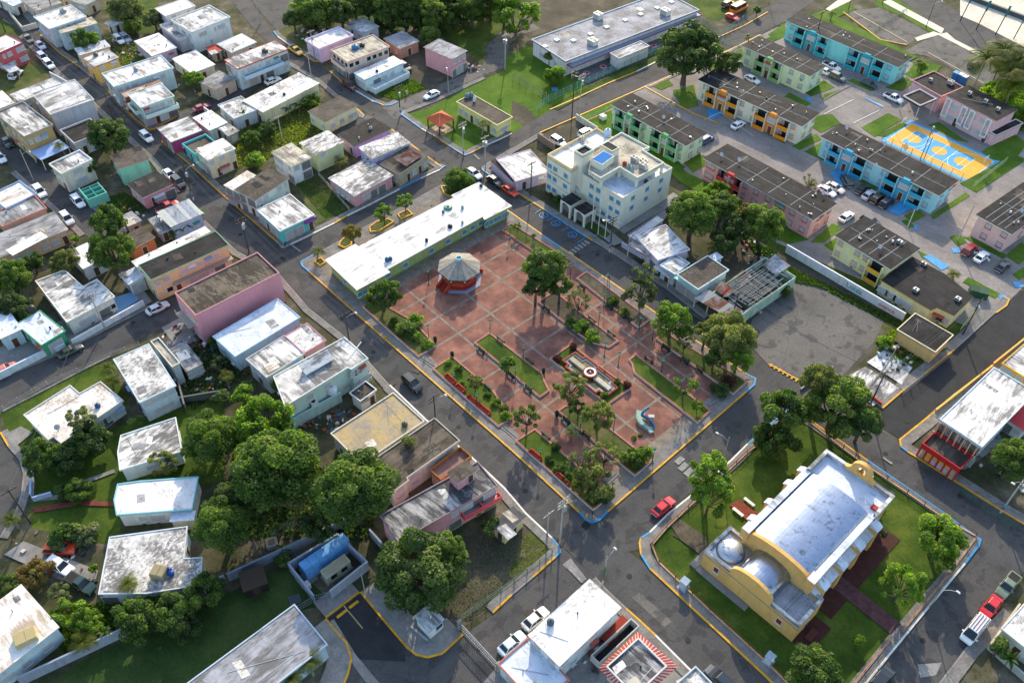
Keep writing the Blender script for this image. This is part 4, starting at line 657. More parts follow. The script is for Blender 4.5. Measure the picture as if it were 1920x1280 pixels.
# south
H('white corner house with bright white roof at the bottom', [(990,1188),(1048,1251),(1164,1139),(1107,1084)], 5.4, '#cfd8e4', 'clean', f={'R': 'xwxwxx/wxwwxx', 'L': 'ww/ww'}, edge='#c9a8a0')
H('pale blue lower house joined to the white corner house', [(934,1246),(1010,1330),(1068,1272),(990,1192)], 3.2, '#bcd4ea', 'bluewhite', par=.2, parcol='#b06a5a')
H('grey roofed house cut by the bottom edge of the town', [(1266,1284),(1300,1326),(1344,1290),(1303,1247)], 3.4, '#9fc4c8', 'worn', par=.25, parcol='#b9c2c4')
t = H('dark courtyard house ringed by red and white striped tile eaves', [(1136,1250),(1190,1306),(1251,1249),(1196,1196)], 3.8, '#d8c6c4', 'stained', par=.3, parcol='#c9c9c6')
for k, (a, b, e, d) in enumerate([((1196,1196),(1251,1249),(1272,1249),(1195,1184)),((1136,1250),(1196,1196),(1195,1184),(1122,1252)),((1190,1306),(1136,1250),(1122,1252),(1190,1322)),((1251,1249),(1190,1306),(1190,1322),(1272,1249))]):
 qa, qb, qe, qd = [local(t, P(*p, z)) for p, z in ((a, 3.75),(b, 3.75),(e, 3.3),(d, 3.3))]; n_ = 26
 for i in range(n_):
  A, B_, E_, D_ = qa.lerp(qb, i / n_), qa.lerp(qb, (i + .8) / n_), qd.lerp(qe, (i + .8) / n_), qd.lerp(qe, i / n_); mb = MB()
  m1, m2 = A.lerp(B_, .5), D_.lerp(E_, .5)
  for z1, z2, p1, p2, p3, p4 in ((3.72,3.82, A, m1, m2, D_),(3.82,3.72, m1, B_, E_, m2)): mb.face([(p1.x, p1.y, z1),(p2.x, p2.y, z2),(p3.x, p3.y, z2 - .4),(p4.x, p4.y, z1 - .4)])
  mb.build('roof_tile', flat('#b83a30' if k != 1 else '#c4532f') if i % 2 else flat('#d6b0a8'), t)
H('pale house with white roof at the lower right edge', [(1880,1178),(1950,1240),(2010,1180),(1925,1120)], 3.4, '#cfd0c4', 'white', par=.1)
annex('dark courtyard house ringed by red and white striped tile eaves', 'patio', [(1106,1238),(1122,1252),(1196,1184),(1182,1166)], .6, roofm('black', 2), None, rim=1.6, rm=flat('#b9b9b4', .9), posts=False)
annex('white corner house with bright white roof at the bottom', 'red_stair', [(1126,1196),(1140,1207),(1182,1166),(1166,1150)], 1.2, flat('#8a3426', .9, var=.3), '#7a3024')
annex('pink two storey building with black stained roof at the corner lot', 'terrace', [(806,886),(826,902),(884,862),(864,838)], 3.0, flat('#8f6f66', .9, var=.4), '#b5a494', rim=.7, rm=flat('#a5713f', .9, var=.4))
# east side
H('orange yellow house with small roof rooms at the right edge', [(1880,682),(1925,712),(1975,672),(1922,640)], 4.6, '#e2a52c', 'mottled', edge='#e0aa3a', par=.2, f={'L': 'vw/vw', 'R': 'wv'}, dirt=.15)
t = H('white roofed corner shop with yellow and red front terrace', [(1757,787),(1845,838),(1940,735),(1865,689)], 5.8, '#c4d4e8', 'white', name='shop', par=.15, over=.5, f={'L': 'ssss/oooo', 'R': 'xw/xw', 'X': 'ww/ww'})
H('low house with bright red tin roof at the right edge', [(1885,782),(1915,806),(1990,760),(1936,725)], 3, '#d0d2d4', flat('#c02a34', .6), f={'L': 'ow'})
H('tan house with black roof beside the parking lot', [(1680,618),(1755,662),(1787,628),(1716,587)], 3.3, '#e2b56c', 'dark', edge='#8f8a7c', f={'L': 'xxxx', 'R': 'x'}, par=.15, parcol='#d8c9a8')
H('long yellow building with pitch black roof behind the mural wall', [(1651,525),(1745,582),(1757,577),(1789,592),(1826,556),(1770,512),(1711,481)], 3.6, '#e8d49a', 'black', name='building', over=.25, f={'L': 'vvvvxx', 'R': 'x'}, edge='#c9a24a')
H('white and lavender house with flaking white roof beside the town hall', [(1194,447),(1237,492),(1290,465),(1243,415)], 3.8, '#d2c9e2', 'white', par=.12, f={'L': 'owo', 'R': 'wxw'})
annex('white and lavender house with flaking white roof beside the town hall', 'porch_roof', [(1175,459),(1214,481),(1229,472),(1191,451)], 3.1, roofm('mottled', 1), None, rim=.1); annex('white and lavender house with flaking white roof beside the town hall', 'tin_roof', [(1174,443),(1196,449),(1243,411),(1234,406)], 2.9, roofm('zinc', 2), None)
H('small white house with grimy roof between the lavender and the teal house', [(1240,497),(1262,516),(1293,496),(1266,474)], 3.4, '#b9cfe4', 'mottled', par=.1); annex('small white house with grimy roof between the lavender and the teal house', 'tin_porch_roof', [(1225,499),(1256,524),(1265,514),(1236,494)], 2.6, roofm('zinc', 3), None)
H('teal and white shop with brown roof and burnt patch', [(1267,515),(1310,544),(1367,506),(1327,480)], 4, '#cfdde0', 'brown', name='shop', par=.15, parcol='#c4d4d6', f={'L': 'ss', 'R': 'xwwxww'}, dirt=.25)
annex('teal and white shop with brown roof and burnt patch', 'shop_canopy', [(1263,520),(1306,549),(1311,545),(1268,516)], 3.2, flat('#8fd6cc'), None, posts=False); annex('teal and white shop with brown roof and burnt patch', 'lean_to_roof', [(1322,482),(1344,473),(1356,481),(1338,492)], 2.8, roofm('bluewhite', 1), '#9fd8c4')
H('low white roofed house with pink yard wall left of the town hall', [(932,303),(972,345),(1026,318),(992,276)], 3, '#c9b4c8', 'white', par=.1); annex('low white roofed house with pink yard wall left of the town hall', 'dark_roof', [(918,300),(962,340),(972,336),(932,296)], 2.7, roofm('dark', 1), '#c9b4c8')
# ruined house: walls left standing under bare rafters
q = rectify([P(*p, 3.2) for p in ((1332,545),(1398,588),(1487,517),(1442,480))]); q = ccw(q); o = sum(q, Vector((0,0))) / 4; d = q[1] - q[0]; rz = math.atan2(d.y, d.x); Mx = Matrix.Rotation(-rz, 2); L_ = [Mx @ (v - o) for v in q]
t = thing('ruined_house', 'roofless mint house with bare rafters and rusty tin porch', 'ruin', (o.x, o.y, 0), rz); i2 = inset(L_, .2); mb = MB()
for i in range(4): j = (i + 1) % 4; mb.prism(ccw([L_[i], L_[j], i2[j], i2[i]]), -.2,2.7 + .12 * i, bottom=False)
mb.build('wall', wallm('#a9c4ae', .7), t); x0, x1 = min(v.x for v in L_), max(v.x for v in L_); y0, y1 = min(v.y for v in L_), max(v.y for v in L_); rd = random.Random(4)
for k in range(1,4): MB().box(x0 + .2, x1 - .2, y0 + (y1 - y0) * k / 4 - .07, y0 + (y1 - y0) * k / 4 + .07,-.2,2.9).build('partition_wall', wallm('#77807c', .6), t) if k != 2 else None
MB().box(x0 + (x1 - x0) * .5 - .07, x0 + (x1 - x0) * .5 + .07, y0 + .2, y1 - .2,-.2,2.8).build('partition_wall', wallm('#6a7880', .6), t)
GW = flat('#b9b4a8', .9, var=.4); horiz = (x1 - x0) < (y1 - y0)
for i in range(26):
 u_ = (i + .5) / 26; a = rd.uniform(0,.2) if rd.random() < .7 else rd.uniform(.2,.5); b = 1 - rd.uniform(0,.15) if rd.random() < .7 else rd.uniform(.5,.9); X0, X1 = x0 + (x1 - x0) * a, x0 + (x1 - x0) * b; Y = y0 + (y1 - y0) * u_
 MB().tube([(X0, Y, 3.05 + rd.uniform(-.4,.2)),(X1, Y + rd.uniform(-.5,.5), 3.1 + rd.uniform(-.5,.3))], .10,4).build('rafter', GW, t)
for i in range(18):
 X = x0 + (x1 - x0) * (i + .5) / 18; a, b = rd.uniform(0,.3), rd.uniform(.6,1); MB().tube([(X, y0 + (y1 - y0) * a, 3.2 + rd.uniform(-.2,.1)),(X + rd.uniform(-.3,.3), y0 + (y1 - y0) * b, 3.2 + rd.uniform(-.2,.1))], .06,4).build('batten', GW, t)
for i in range(46): x, y = rd.uniform(x0 + .5, x1 - .8), rd.uniform(y0 + .5, y1 - .8); w_ = rd.uniform(.5,1.8); MB().hull([(x, y, .0),(x + w_, y + .2,.0),(x + w_ - .2, y + w_ * .7,0),(x - .1, y + w_ * .6,0)], [(x + .1, y + .1,.5),(x + w_ * .8, y + .2,.8),(x + w_ * .7, y + w_ * .5,.4),(x, y + w_ * .5,.6)]).build('fallen_board', [GW, roofm('rust', 1), roofm('grey', 2), DARKW][i % 4], t)
q = [local(t, P(*p, z)) for p, z in (((1302,558), 2.9),((1378,601), 2.9),((1397,587), 3.5),((1330,543), 3.5))]; tin(t, q, 2.7,3.4,9, [roofm('rust', 1), roofm('rust', 2), flat('#b9b6b0', .6), roofm('rusty', 2)])
q = [local(t, P(*p, 3.3)) for p in ((1338,540),(1362,556),(1376,546),(1352,528))]; tin(t, q, 3.1,3.5,5, [roofm('rust', 2), roofm('rust', 3), flat('#a8402f')]); q = [local(t, P(*p, 3.0)) for p in ((1430,497),(1455,515),(1482,500),(1452,478))]; tin(t, q, 2.9,3.2,6, [roofm('worn', 2), roofm('rust', 3), roofm('zinc', 1)])
q = [local(t, P(*p, 2.9)) for p in ((1372,520),(1392,533),(1410,520),(1392,508))]; tin(t, q, 2.5,3.1,4, [roofm('rust', 1), roofm('worn', 3), DARKW])
for p in ((1304,558),(1328,572),(1352,588),(1376,600)): v = local(t, P(*p, 2.6)); MB().box(v.x - .1, v.x + .1, v.y - .1, v.y + .1,-.1,2.65).build('post', FR, t)
# gutted teal shell on the west street
q = ccw(rectify([P(*p, 2.6) for p in ((146,352),(164,374),(200,358),(182,338))])); o = sum(q, Vector((0,0))) / 4; d = q[1] - q[0]; rz = math.atan2(d.y, d.x); Mx = Matrix.Rotation(-rz, 2); L_ = [Mx @ (v - o) for v in q]; t = thing('ruined_house', 'small roofless teal shell beside the west street', 'ruin', (o.x, o.y, 0), rz); i2 = inset(L_, .2); mb = MB()
for i in range(4): j = (i + 1) % 4; mb.prism(ccw([L_[i], L_[j], i2[j], i2[i]]), -.2,2.6 - .2 * i, bottom=False)
mb.build('wall', wallm('#6fc0ac', .4), t)
for k in (.33,.66): x = L_[0].x + (L_[1].x - L_[0].x) * k; MB().box(x - .08, x + .08, i2[0].y, i2[2].y, -.2,2.3).build('partition_wall', wallm('#4fa89c', .4), t)
y = (L_[0].y + L_[2].y) / 2; MB().box(i2[0].x, i2[1].x, y - .08, y + .08,-.2,2.2).build('partition_wall', wallm('#4fa89c', .4), t)
# ---------------------------------------------------------------- school, municipal building, town hall, estate, church
t = building('school', 'long low white school with grey streaked roof and dark red trim', [(992,75),(1065,117),(1311,18),(1245,-13)], 4.2, '#dcd5d8', 'schoolgrey', seed=1, over=.35, par=.25, parcol='#c9d2dc', cat='school', edge='#7a2f34', f={'L': 'xvxwx', 'R': 'x'})
sch = 'long low white school with grey streaked roof and dark red trim'
annex(sch, 'canopy', [(1062,122),(1073,128),(1318,29),(1307,22)], 3.0, flat('#8793a8', .7), None, rim=.2, rm=flat('#7a2f34'))
annex(sch, 'block_roof', [(1144,101),(1160,111),(1218,88),(1201,77)], 3.1, roofm('worn', 2), '#d8d2d4', rim=.2, rm=flat('#d8d6d6'))
for px, py in ((1022,60 + 28),(1075,75 + 2),(1107,65),(1137,53 - 1),(1172,39),(1201,28),(1232,16),(1259,5),(1044,88 - 12)):
 q = local(t, P(px, py, 4.2)); MB().box(q.x - .6, q.x + .6, q.y - .6, q.y + .6,4.19,4.5).build('skylight', WHT, t)
# green municipal building with the long white roof
t = building('municipal_building', 'long olive green building with white scabbed roof facing the plaza', [(609,487),(669,544),(732,510),(726,505),(905,406),(908,412),(960,386),(898,341),(846,366),(850,370),(672,462),(666,457)], 3.7, '#a3b56e', 'clean', seed=6, over=.7, sl=.18, edge='#cfd4c4', rect=False, pm=TEALP, f={'R': 'wxwxxwxwxgww', 'L': 'w'}, base='#6f8a4c')
# bandstand
bx = P(863,531); aA, bA = R(-47.1), R(43.1); t = thing('bandstand', 'octagonal red bandstand with white columns and pale boarded roof', 'bandstand', (-10.5,131.9,.17), bA)
def octo(r, z=None, n=8, off_=R(22.5)): return [(r * math.cos(off_ + i * math.pi / 4), r * math.sin(off_ + i * math.pi / 4)) + (() if z is None else (z,)) for i in range(n)]
RED = flat('#b5432c', .8, var=.3); RED2 = flat('#93291f', .8, var=.25)
MB().prism(octo(4.5), -.1,.12).build('plinth', flat('#8e93a8', .9), t); MB().prism(octo(3.6), .1,.95).build('podium', RED2, t); MB().prism(octo(3.5), .945,1.0).build('deck', flat('#a4553a', .9), t)
for i in range(8):
 a0 = octo(3.55)[i]; a1 = octo(3.55)[(i + 1) % 8]; A, B_ = Vector(a0), Vector(a1); ins = -1 if i in (3,7) else 1
 MB().tube([(A.x * .97, A.y * .97,1.0),(A.x * .97, A.y * .97,3.25)], .1,8).build('column', flat('#d8d6d0', .7), t)
 MB().prism([(A.x * .97 + .2 * math.cos(k * 1.571 + .785), A.y * .97 + .2 * math.sin(k * 1.571 + .785)) for k in range(4)], 1.0,1.95).build('pier', RED2, t)
 if ins == 1: mb = MB(); mb.hull([(A.x, A.y, 1.0),(B_.x, B_.y, 1.0),(B_.x * .95, B_.y * .95,1.0),(A.x * .95, A.y * .95,1.0)], [(A.x, A.y, 1.8),(B_.x, B_.y, 1.8),(B_.x * .95, B_.y * .95,1.8),(A.x * .95, A.y * .95,1.8)]); mb.build('parapet_panel', RED, t)
 e0, e1 = Vector(octo(4.35)[i]), Vector(octo(4.35)[(i + 1) % 8]); n_ = 9; i0, i1 = e0 * .14, e1 * .14   # roof boards, one facet at a time
 for k in range(n_):
  p0, p1 = e0.lerp(e1,(k + .03) / n_), e0.lerp(e1,(k + .97) / n_); q0, q1 = i0.lerp(i1,(k + .03) / n_), i0.lerp(i1,(k + .97) / n_); dz = random.Random(i * 9 + k).uniform(-.02,.02)
  MB().hull([(p0.x, p0.y, 3.22),(p1.x, p1.y, 3.22),(q1.x, q1.y, 5.0),(q0.x, q0.y, 5.0)], [(p0.x, p0.y, 3.33 + dz),(p1.x, p1.y, 3.33 + dz),(q1.x, q1.y, 5.12 + dz),(q0.x, q0.y, 5.12 + dz)]).build('roof_board', flat('#9c968c' if (k * 5 + i) % 4 else '#8d877c', .85, var=.35), t)
MB().lathe([(4.35,3.12),(4.4,3.12),(4.4,3.24),(4.3,3.24)], 8).build('eaves', flat('#3d4a45'), t, rz=R(22.5))
MB().lathe([(.62,4.95),(.62,5.65),(.5,5.65),(.5,5.1),(0,5.05)], 16).build('vent_collar', flat('#9fc4cc', .6), t)
for sgn in (-1,1):
 for k in range(5): MB().box(*sorted((sgn * (3.3 + k * .32), sgn * (3.3 + (k + 1) * .32))), -1.0,1.0,.0,.95 - k * .19).build('step', RED2, t)
 for sy in (-1.15,1.15): MB().hull([(sgn * 3.3, sy - .13,0),(sgn * 5.0, sy - .13,0),(sgn * 5.0, sy + .13,0),(sgn * 3.3, sy + .13,0)], [(sgn * 3.3, sy - .13,1.7),(sgn * 5.0, sy - .13,.5),(sgn * 5.0, sy + .13,.5),(sgn * 3.3, sy + .13,1.7)]).build('stair_wall', RED, t)
# red roofed pavilion on the green
q = ccw(rectify([P(*p, 3) for p in ((797,222),(824,238),(854,223),(828,208))])); o = sum(q, Vector((0,0))) / 4; d = q[1] - q[0]; rz = math.atan2(d.y, d.x); Mx = Matrix.Rotation(-rz, 2); L_ = [Mx @ (v - o) for v in q]; t = thing('pavilion', 'open pavilion with orange red hip roof at the street corner', 'pavilion', (o.x, o.y, 0), rz)
for i in range(4):                          # each hip face in lapped courses
 a, b = L_[i], L_[(i + 1) % 4]
 for k in range(6):
  f0, f1 = 1 - k / 6,1 - (k + 1) / 6 * .999; z0, z1 = 3 + 1.5 * k / 6,3 + 1.5 * (k + 1) / 6
  MB().face([(a.x * f0, a.y * f0, z0 + .05),(b.x * f0, b.y * f0, z0 + .05),(b.x * f1, b.y * f1, z1),(a.x * f1, a.y * f1, z1)]) .build('roof_course', flat('#c4573a', .8, var=.2), t)
 mb = MB(); mb.tube([(a.x, a.y, 3.08),(0,0,4.58)], .09,5); mb.build('hip_ridge', flat('#d87a58'), t)
 p = a * .86; MB().box(p.x - .12, p.x + .12, p.y - .12, p.y + .12,0,3.1).build('post', flat('#6a4a38'), t)
 m1, m2 = a * .86, b * .86; mb = MB(); dn = (m2 - m1) / 10
 for k in range(10): c_ = m1 + dn * (k + .5); mb.box(c_.x - .05, c_.x + .05, c_.y - .05, c_.y + .05,.1,.95)
 for zz in (.15,.9): mb.tube([(m1.x, m1.y, zz),(m2.x, m2.y, zz)], .05,4)
 mb.build('railing', flat('#5d4434'), t)
MB().prism([v * .9 for v in L_], -.1,.15).build('floor_slab', flat('#c4b49a', .9), t); MB().box(-1.2,1.2,-.5,.5,.75,.85).build('table', WOOD, t)
# town hall
t = building('town_hall', 'white four storey town hall with stair tower and blue roofed roof room', [(1070,316),(1165,375),(1262,319),(1160,262)], 7.6, '#e2dcc8', 'bluewhite', seed=3, over=.02, par=.55, parcol='#d8d2be', cat='town hall', pm=TEALP, dirt=.15, f={'L': 'xxxxxwwx/xxxwwxww/xxxwwxww', 'R': 'xxxxxx/xwxwxwx/xwxwxwx'})
TH = 'white four storey town hall with stair tower and blue roofed roof room'; HALL = t; hw = wallm('#e2dcc8', .15)
def blk(nm, pts, z, z0, roof, par=0, mat=None, rm=None, ov=0):
 q = ccw([local(HALL, v) for v in rectify([P(*p, z) for p in pts])]); r_ = MB().prism(inset(q, ov), z0, z, 0,0).build(nm, mat or hw, HALL); MB().prism(inset(q, .16), z + .001, z + .03).build('roof', roofm(roof, 1) if isinstance(roof, str) else roof, r_)
 if par:
  i2 = inset(q, .16); mb = MB()
  for i in range(len(q)): j = (i + 1) % len(q); mb.prism(ccw([q[i], q[j], i2[j], i2[i]]), z - .3, z + par, bottom=False)
  mb.build('parapet', rm or hw, r_)
 return r_, q
w_, qa = blk('left_wing', [(1024,294),(1073,322),(1162,270),(1120,245)], 8.9,-.2, 'clean', .7, rm=flat('#dcc79c', .85))
def face_of(q, side):
 best = None
 for i in range(len(q)):
  a, b = q[i], q[(i + 1) % len(q)]; dd = b - a; wn = Matrix.Rotation(HALL.rotation_euler.z, 2) @ Vector((dd.y, -dd.x)).normalized()
  if wn.y < .2 and ((side == 'L') == (wn.x < 0)) and (best is None or dd.length > best[1].length): best = (a, dd)
 return best
a, dd = face_of(qa, 'L'); n = Vector((dd.y, -dd.x)).normalized(); ang = math.atan2(dd.y, dd.x)
for zz in (1.6,4.4,7.1):
 for u_ in (.13,.36,.80):
  p = a + dd * u_ + n * .003; fit(HALL, 'w', p.x, p.y, zz, ang, TEALP)
def lettering(body, size, p, ang, z, par, mat, name='lettering', tilt=True):
 cu = bpy.data.curves.new(name, 'FONT'); cu.body = body; cu.size = size; cu.extrude = .02; cu.align_x = 'CENTER'; cu.align_y = 'CENTER'; tmp = bpy.data.objects.new(name, cu); C.objects.link(tmp)
 dg = bpy.context.evaluated_depsgraph_get(); me = bpy.data.meshes.new_from_object(tmp.evaluated_get(dg)); bpy.data.objects.remove(tmp); me.materials.clear(); me.materials.append(mat); o_ = inst(name, me, par, (p[0], p[1], z)); o_.rotation_euler = (R(90) if tilt else 0,0, ang); return o_
BRZ = flat('#6b5836', .5); p = a + dd * .56 + n * .03; lettering('HON. ALBERTO CINTRON LOPEZ', .42, p, ang, 5.75, HALL, BRZ)
up = [(1103,322),(1126,336),(1162,315.5),(1195,335.5),(1245,307),(1205,283),(1218,278),(1165,250),(1112,281)]
q = ccw([local(HALL, P(*p_, 10)) for p_ in up]); MB().prism(inset(q, 1.1), 7.6,9.7).build('upper_storey', hw, HALL); ur = MB().prism(q, 9.7,9.95,0,1).build('upper_roof', [hw, roofm('tan', 2)], HALL); i2 = inset(q, .2); mb = MB()
for i in range(len(q)): j = (i + 1) % len(q); mb.prism(ccw([q[i], q[j], i2[j], i2[i]]), 9.4,10.35, bottom=False)
mb.build('parapet', hw, ur)
for p_ in ((1195,337),(1162,317),(1243,309),(1127,338)): v = local(HALL, P(*p_, 9.6)); v = v * .985; MB().box(v.x - .25, v.x + .25, v.y - .25, v.y + .25,7.6,9.7).build('gallery_column', hw, HALL)
tw, qt = blk('stair_tower', [(1077,285),(1092,294),(1112,284),(1098,273)], 12.4,-.2, 'dark', .45)
bl, qb = blk('roof_room', [(1113,298),(1125,309),(1152,295),(1131,280)], 11.6,9.9, flat('#1268b0', .9), .0)
blk('lift_room', [(1126,272),(1147,284),(1162,278),(1141,265)], 11.8,9.9, 'dark', .12)
a, dd = face_of(qt, 'L'); n = Vector((dd.y, -dd.x)).normalized(); ang2 = math.atan2(dd.y, dd.x)
for k, ch in enumerate('ALCALDIA'): tt = -1.05 + 2.1 * k / 7; lettering(ch, .55, a + dd * (.5 + .42 * math.sin(tt)) + n * .05, ang2,3.55 + .75 * math.cos(tt), HALL, BRZ)
fit(HALL, 'n', *(a + dd * .5 + n * .01), 3.3, ang2)
for px, py in ((1060,404),(1086,421)):
 v = local(HALL, P(px, py)); o_ = inst('arched_porch', None, HALL, (v.x, v.y, 0), ang2); d_ = 3.0
 for sx in (-1.3,1.3):
  for sy in (0, d_): MB().box(sx - .2, sx + .2, sy - .2, sy + .2,-.1,2.4).build('porch_column', hw, o_)
 mb = MB()
 for sy in (0, d_):
  pr = [(-1.5,2.4)] + [(-1.1 * math.cos(k * math.pi / 8), 2.4 + .85 * math.sin(k * math.pi / 8)) for k in range(9)] + [(1.5,2.4),(1.5,3.5),(-1.5,3.5)]
  for k in range(8):
   x0_, z0_ = pr[k + 1]; x1_, z1_ = pr[k + 2]; mb.hull([(x0_, sy - .2, z0_),(x1_, sy - .2, z1_),(x1_, sy + .2, z1_),(x0_, sy + .2, z0_)], [(x0_, sy - .2,3.5),(x1_, sy - .2,3.5),(x1_, sy + .2,3.5),(x0_, sy + .2,3.5)])
  for sx in (-1.3,1.3): mb.box(sx - .2, sx + .2, sy - .2, sy + .2,2.4,3.5)
 for sx in (-1.4,1.4): mb.box(sx - .1, sx + .1,.2, d_ - .2,2.6,3.5)
 mb.build('arch', hw, o_); MB().box(-1.5,1.5,-.2, d_ + .2,3.5,3.62).build('porch_roof', roofm('dark', 2), o_)
# ---- the two storey estate blocks
def estate(label, pts, col, acc, bal=(.14,.36,.64,.86), spec='wvxwwxvw/wvxwwxvw', front=True, h=5.4, seed=0):
 t = building('apartment_block', label, pts, h, col, 'dark', seed=seed, over=.55, sl=.22, edge='#d2d6d0' if acc != '#2aa0b4' else '#8fd6da', cat='apartment block', group='two storey estate blocks', f={'L': spec, 'R': 'xwxw/xwxw'} if front else {'L': 'wwww/wwww', 'R': 'w/w'}, dirt=.2, fm=flat(acc, .8), rect=True)
 tt, a, dd, hh = facade_axis(label, 'L'); d = dd.normalized(); n = Vector((d.y, -d.x)); ang = math.atan2(d.y, d.x); ln = dd.length
 for k, f_ in enumerate(bal):
  p = a + dd * f_
  for z in (.12,2.72): balcony(label, 'L', ln * f_, z, 2.9,1.15, acc, door='p')
  for sx in (-1.55,1.55): q = p + d * sx + n * .55; MB().box(-.1,.1,-.6,.6,0,5.0).build('balcony_fin', wallm(col), t, (q.x, q.y, 0), ang)
 for f_ in [(bal[i] + bal[i + 1]) / 2 for i in range(0, len(bal) - 1,2)]:
  p = a + dd * f_ + n * .3; MB().box(-1.6,1.6,-.45,.3,0,4.7).build('stair_bay', wallm(acc), t, (p.x, p.y, 0), ang); fit(t, 'd', *(p + n * .46), 1.06, ang); fit(t, 'v', *(p + n * .46), 3.7, ang); MB().hull([(-1.3,-.5,4.7),(1.3,-.5,4.7),(1.3,.25,4.7),(-1.3,.25,4.7)], [(-.8,-.5,5.5),(.8,-.5,5.5),(.8,.25,5.5),(-.8,.25,5.5)]).build('stepped_gable', wallm(acc), t, (p.x, p.y, 0), ang)
 inn = BL[label][2]; xs = [v.x for v in inn]; ys = [v.y for v in inn]; rd = random.Random(seed); SE = flat('#8d9196', .7)
 for k in range(1,5):
  x = min(xs) + (max(xs) - min(xs)) * k / 5; MB().box(x - .05, x + .05, min(ys), max(ys), h, h + .05).build('roof_pipe', SE, t)
 y = min(ys) + (max(ys) - min(ys)) * .45; MB().box(min(xs), max(xs), y - .04, y + .04, h, h + .04).build('roof_pipe', SE, t)
 for k in range(9):
  x, y = rd.uniform(min(xs) + .5, max(xs) - .5), rd.uniform(min(ys) + .5, max(ys) - .5); r_ = rd.uniform(.12,.4); MB().cyl(x, y, h - .02, h + rd.uniform(.15,.5), r_ * .6,8).build('roof_vent', STEEL if k % 3 else WHT, t)
 return t
estate('teal estate block at the top of the estate by the car park', [(1472,39),(1682,125),(1715,109),(1502,22)], '#7fd6da', '#2aa0b4', seed=11, spec='wxvwxwvxw/wxvwxwvxw')
estate('pale green estate block left of the teal one at the top', [(1391,86),(1518,143),(1552,124),(1422,67)], '#cfe0b4', '#7fae6a', bal=(.3,.55), seed=12, spec='wxxwww/wxxwww')
estate('orange and white estate block behind the biggest tree', [(1305,150),(1502,235),(1540,215),(1346,127)], '#e6dcc4', '#d98a1e', seed=13)
estate('mint green estate block nearest the town hall', [(1144,196),(1284,272),(1329,252),(1186,174)], '#b9e0ba', '#5fa873', seed=14)
estate('pink estate block with red balconies in the middle of the estate', [(1317,296),(1522,412),(1573,383),(1365,270)], '#e0a4a0', '#c04038', bal=(.2,.32), seed=15, spec='vxxwwwvww/vxxwwwvww')
estate('sky blue estate block alongside the basketball court', [(1537,255),(1757,366),(1802,340),(1577,232)], '#8fd0e4', '#2f9fc4', seed=16)
estate('pink estate block at the right edge of the estate', [(1828,405),(1898,437),(1990,375),(1915,342)], '#e6b4b0', '#b0444a', bal=(), seed=17, spec='xwxw/xwxw', front=True)
YB = 'cream and yellow estate block beside the black roofed building'
estate(YB, [(1566,441),(1669,506),(1727,465),(1620,405)], '#ecdca2', '#dca636', bal=(.80,), seed=18, spec='wxwwxx/wxwwxx')
# pink community centre in three parts
PC = 'pink community centre with tall white framed bays and dark roof'
t = building('community_centre', PC, [(1774,176),(1862,226),(1915,207),(1816,162)], 6.4, '#e8b0b4', 'dark', seed=5, over=.3, cat='building', edge='#b98a8e', f={'L': 'xvdvvxvd/xvxvvxvx', 'R': 'xxx/xxx'}, dirt=.15)
tt, a, dd, hh = facade_axis(PC, 'L'); d = dd.normalized(); n = Vector((d.y, -d.x)); ang = math.atan2(d.y, d.x)
for f_ in (.06,.40,.56,.90):
 p = a + dd * f_ + n * .0
 MB().box(-.75,-.5,-.5,0,1.2,6.1).box(.5,.75,-.5,0,1.2,6.1).box(-.5,.5,-.5,0,1.2,1.6).box(-.5,.5,-.5,0,5.8,6.1).build('bay_frame', flat('#d9d6d6', .8), t, (p.x, p.y, 0), ang)
annex(PC, 'back_wing_roof', [(1710,150),(1765,186),(1806,162),(1750,137)], 4.4, roofm('dark', 1), '#e8b0b4', rim=.3, rm=flat('#c99a9c')); annex(PC, 'porch_roof', [(1696,180),(1722,201),(1752,188),(1728,167)], 3.9, roofm('dark', 2), None, t=.35, rim=.3, rm=flat('#d2c9ca'))
annex(PC, 'side_roof', [(1853,246),(1868,256),(1917,232),(1906,224)], 3.0, roofm('dark', 3), '#e8b0b4', rim=.2, rm=flat('#d2c9ca'))
# corner shop terrace
SHP = 'white roofed corner shop with yellow and red front terrace'; t, a, dd, hh = facade_axis(SHP, 'L'); d = dd.normalized(); n = Vector((d.y, -d.x)); ang = math.atan2(d.y, d.x); ln = dd.length
SR, SY = flat('#b8262a', .7), flat('#e3b45a', .8); o_ = inst('terrace', None, t, (a.x, a.y, 0), ang)
MB().box(0, ln, -4.6,0,2.5,2.8).build('terrace_floor', roofm('brown', 2), o_); MB().box(-.1, ln + .1,-4.75,-4.6,2.4,3.5).build('terrace_parapet', SR, o_)
for x in (-.1, ln): MB().box(x, x + .12,-4.6,0,2.8,3.5).build('terrace_parapet', SR, o_)
MB().box(0, ln, -.7,-.5,2.8,3.3).build('red_step', SR, o_); MB().box(.3, ln - .3,-4.4,-4.3,0,2.4).build('shop_front', SY, o_)
for k in range(7): x = ln * k / 6; MB().box(x - .12, x + .12,-4.7,-4.35,0,2.4).build('pilaster', SR, o_); MB().box(x - .1, x + .1,-.9,-.7,2.8,5.5).build('post', flat('#d9a074'), o_)
for k in (1,2,3,4): x = ln * (k + .5) / 6; MB().box(x - ln / 14, x + ln / 14,-4.5,-4.42,.3,1.3).build('sign_panel', flat('#b9b6d0') if k > 1 else SY, o_)
for k in (0,5):
 x = ln * (k + .5) / 6; mb = MB()
 for i in range(9): mb.box(x - ln / 14 + i * ln / 63, x - ln / 14 + i * ln / 63 + .04,-4.5,-4.44,.1,2.3)
 for i in range(5): mb.box(x - ln / 14, x + ln / 14,-4.52,-4.5,.2 + i * .5,.24 + i * .5)
 mb.build('grille', WHT, o_)
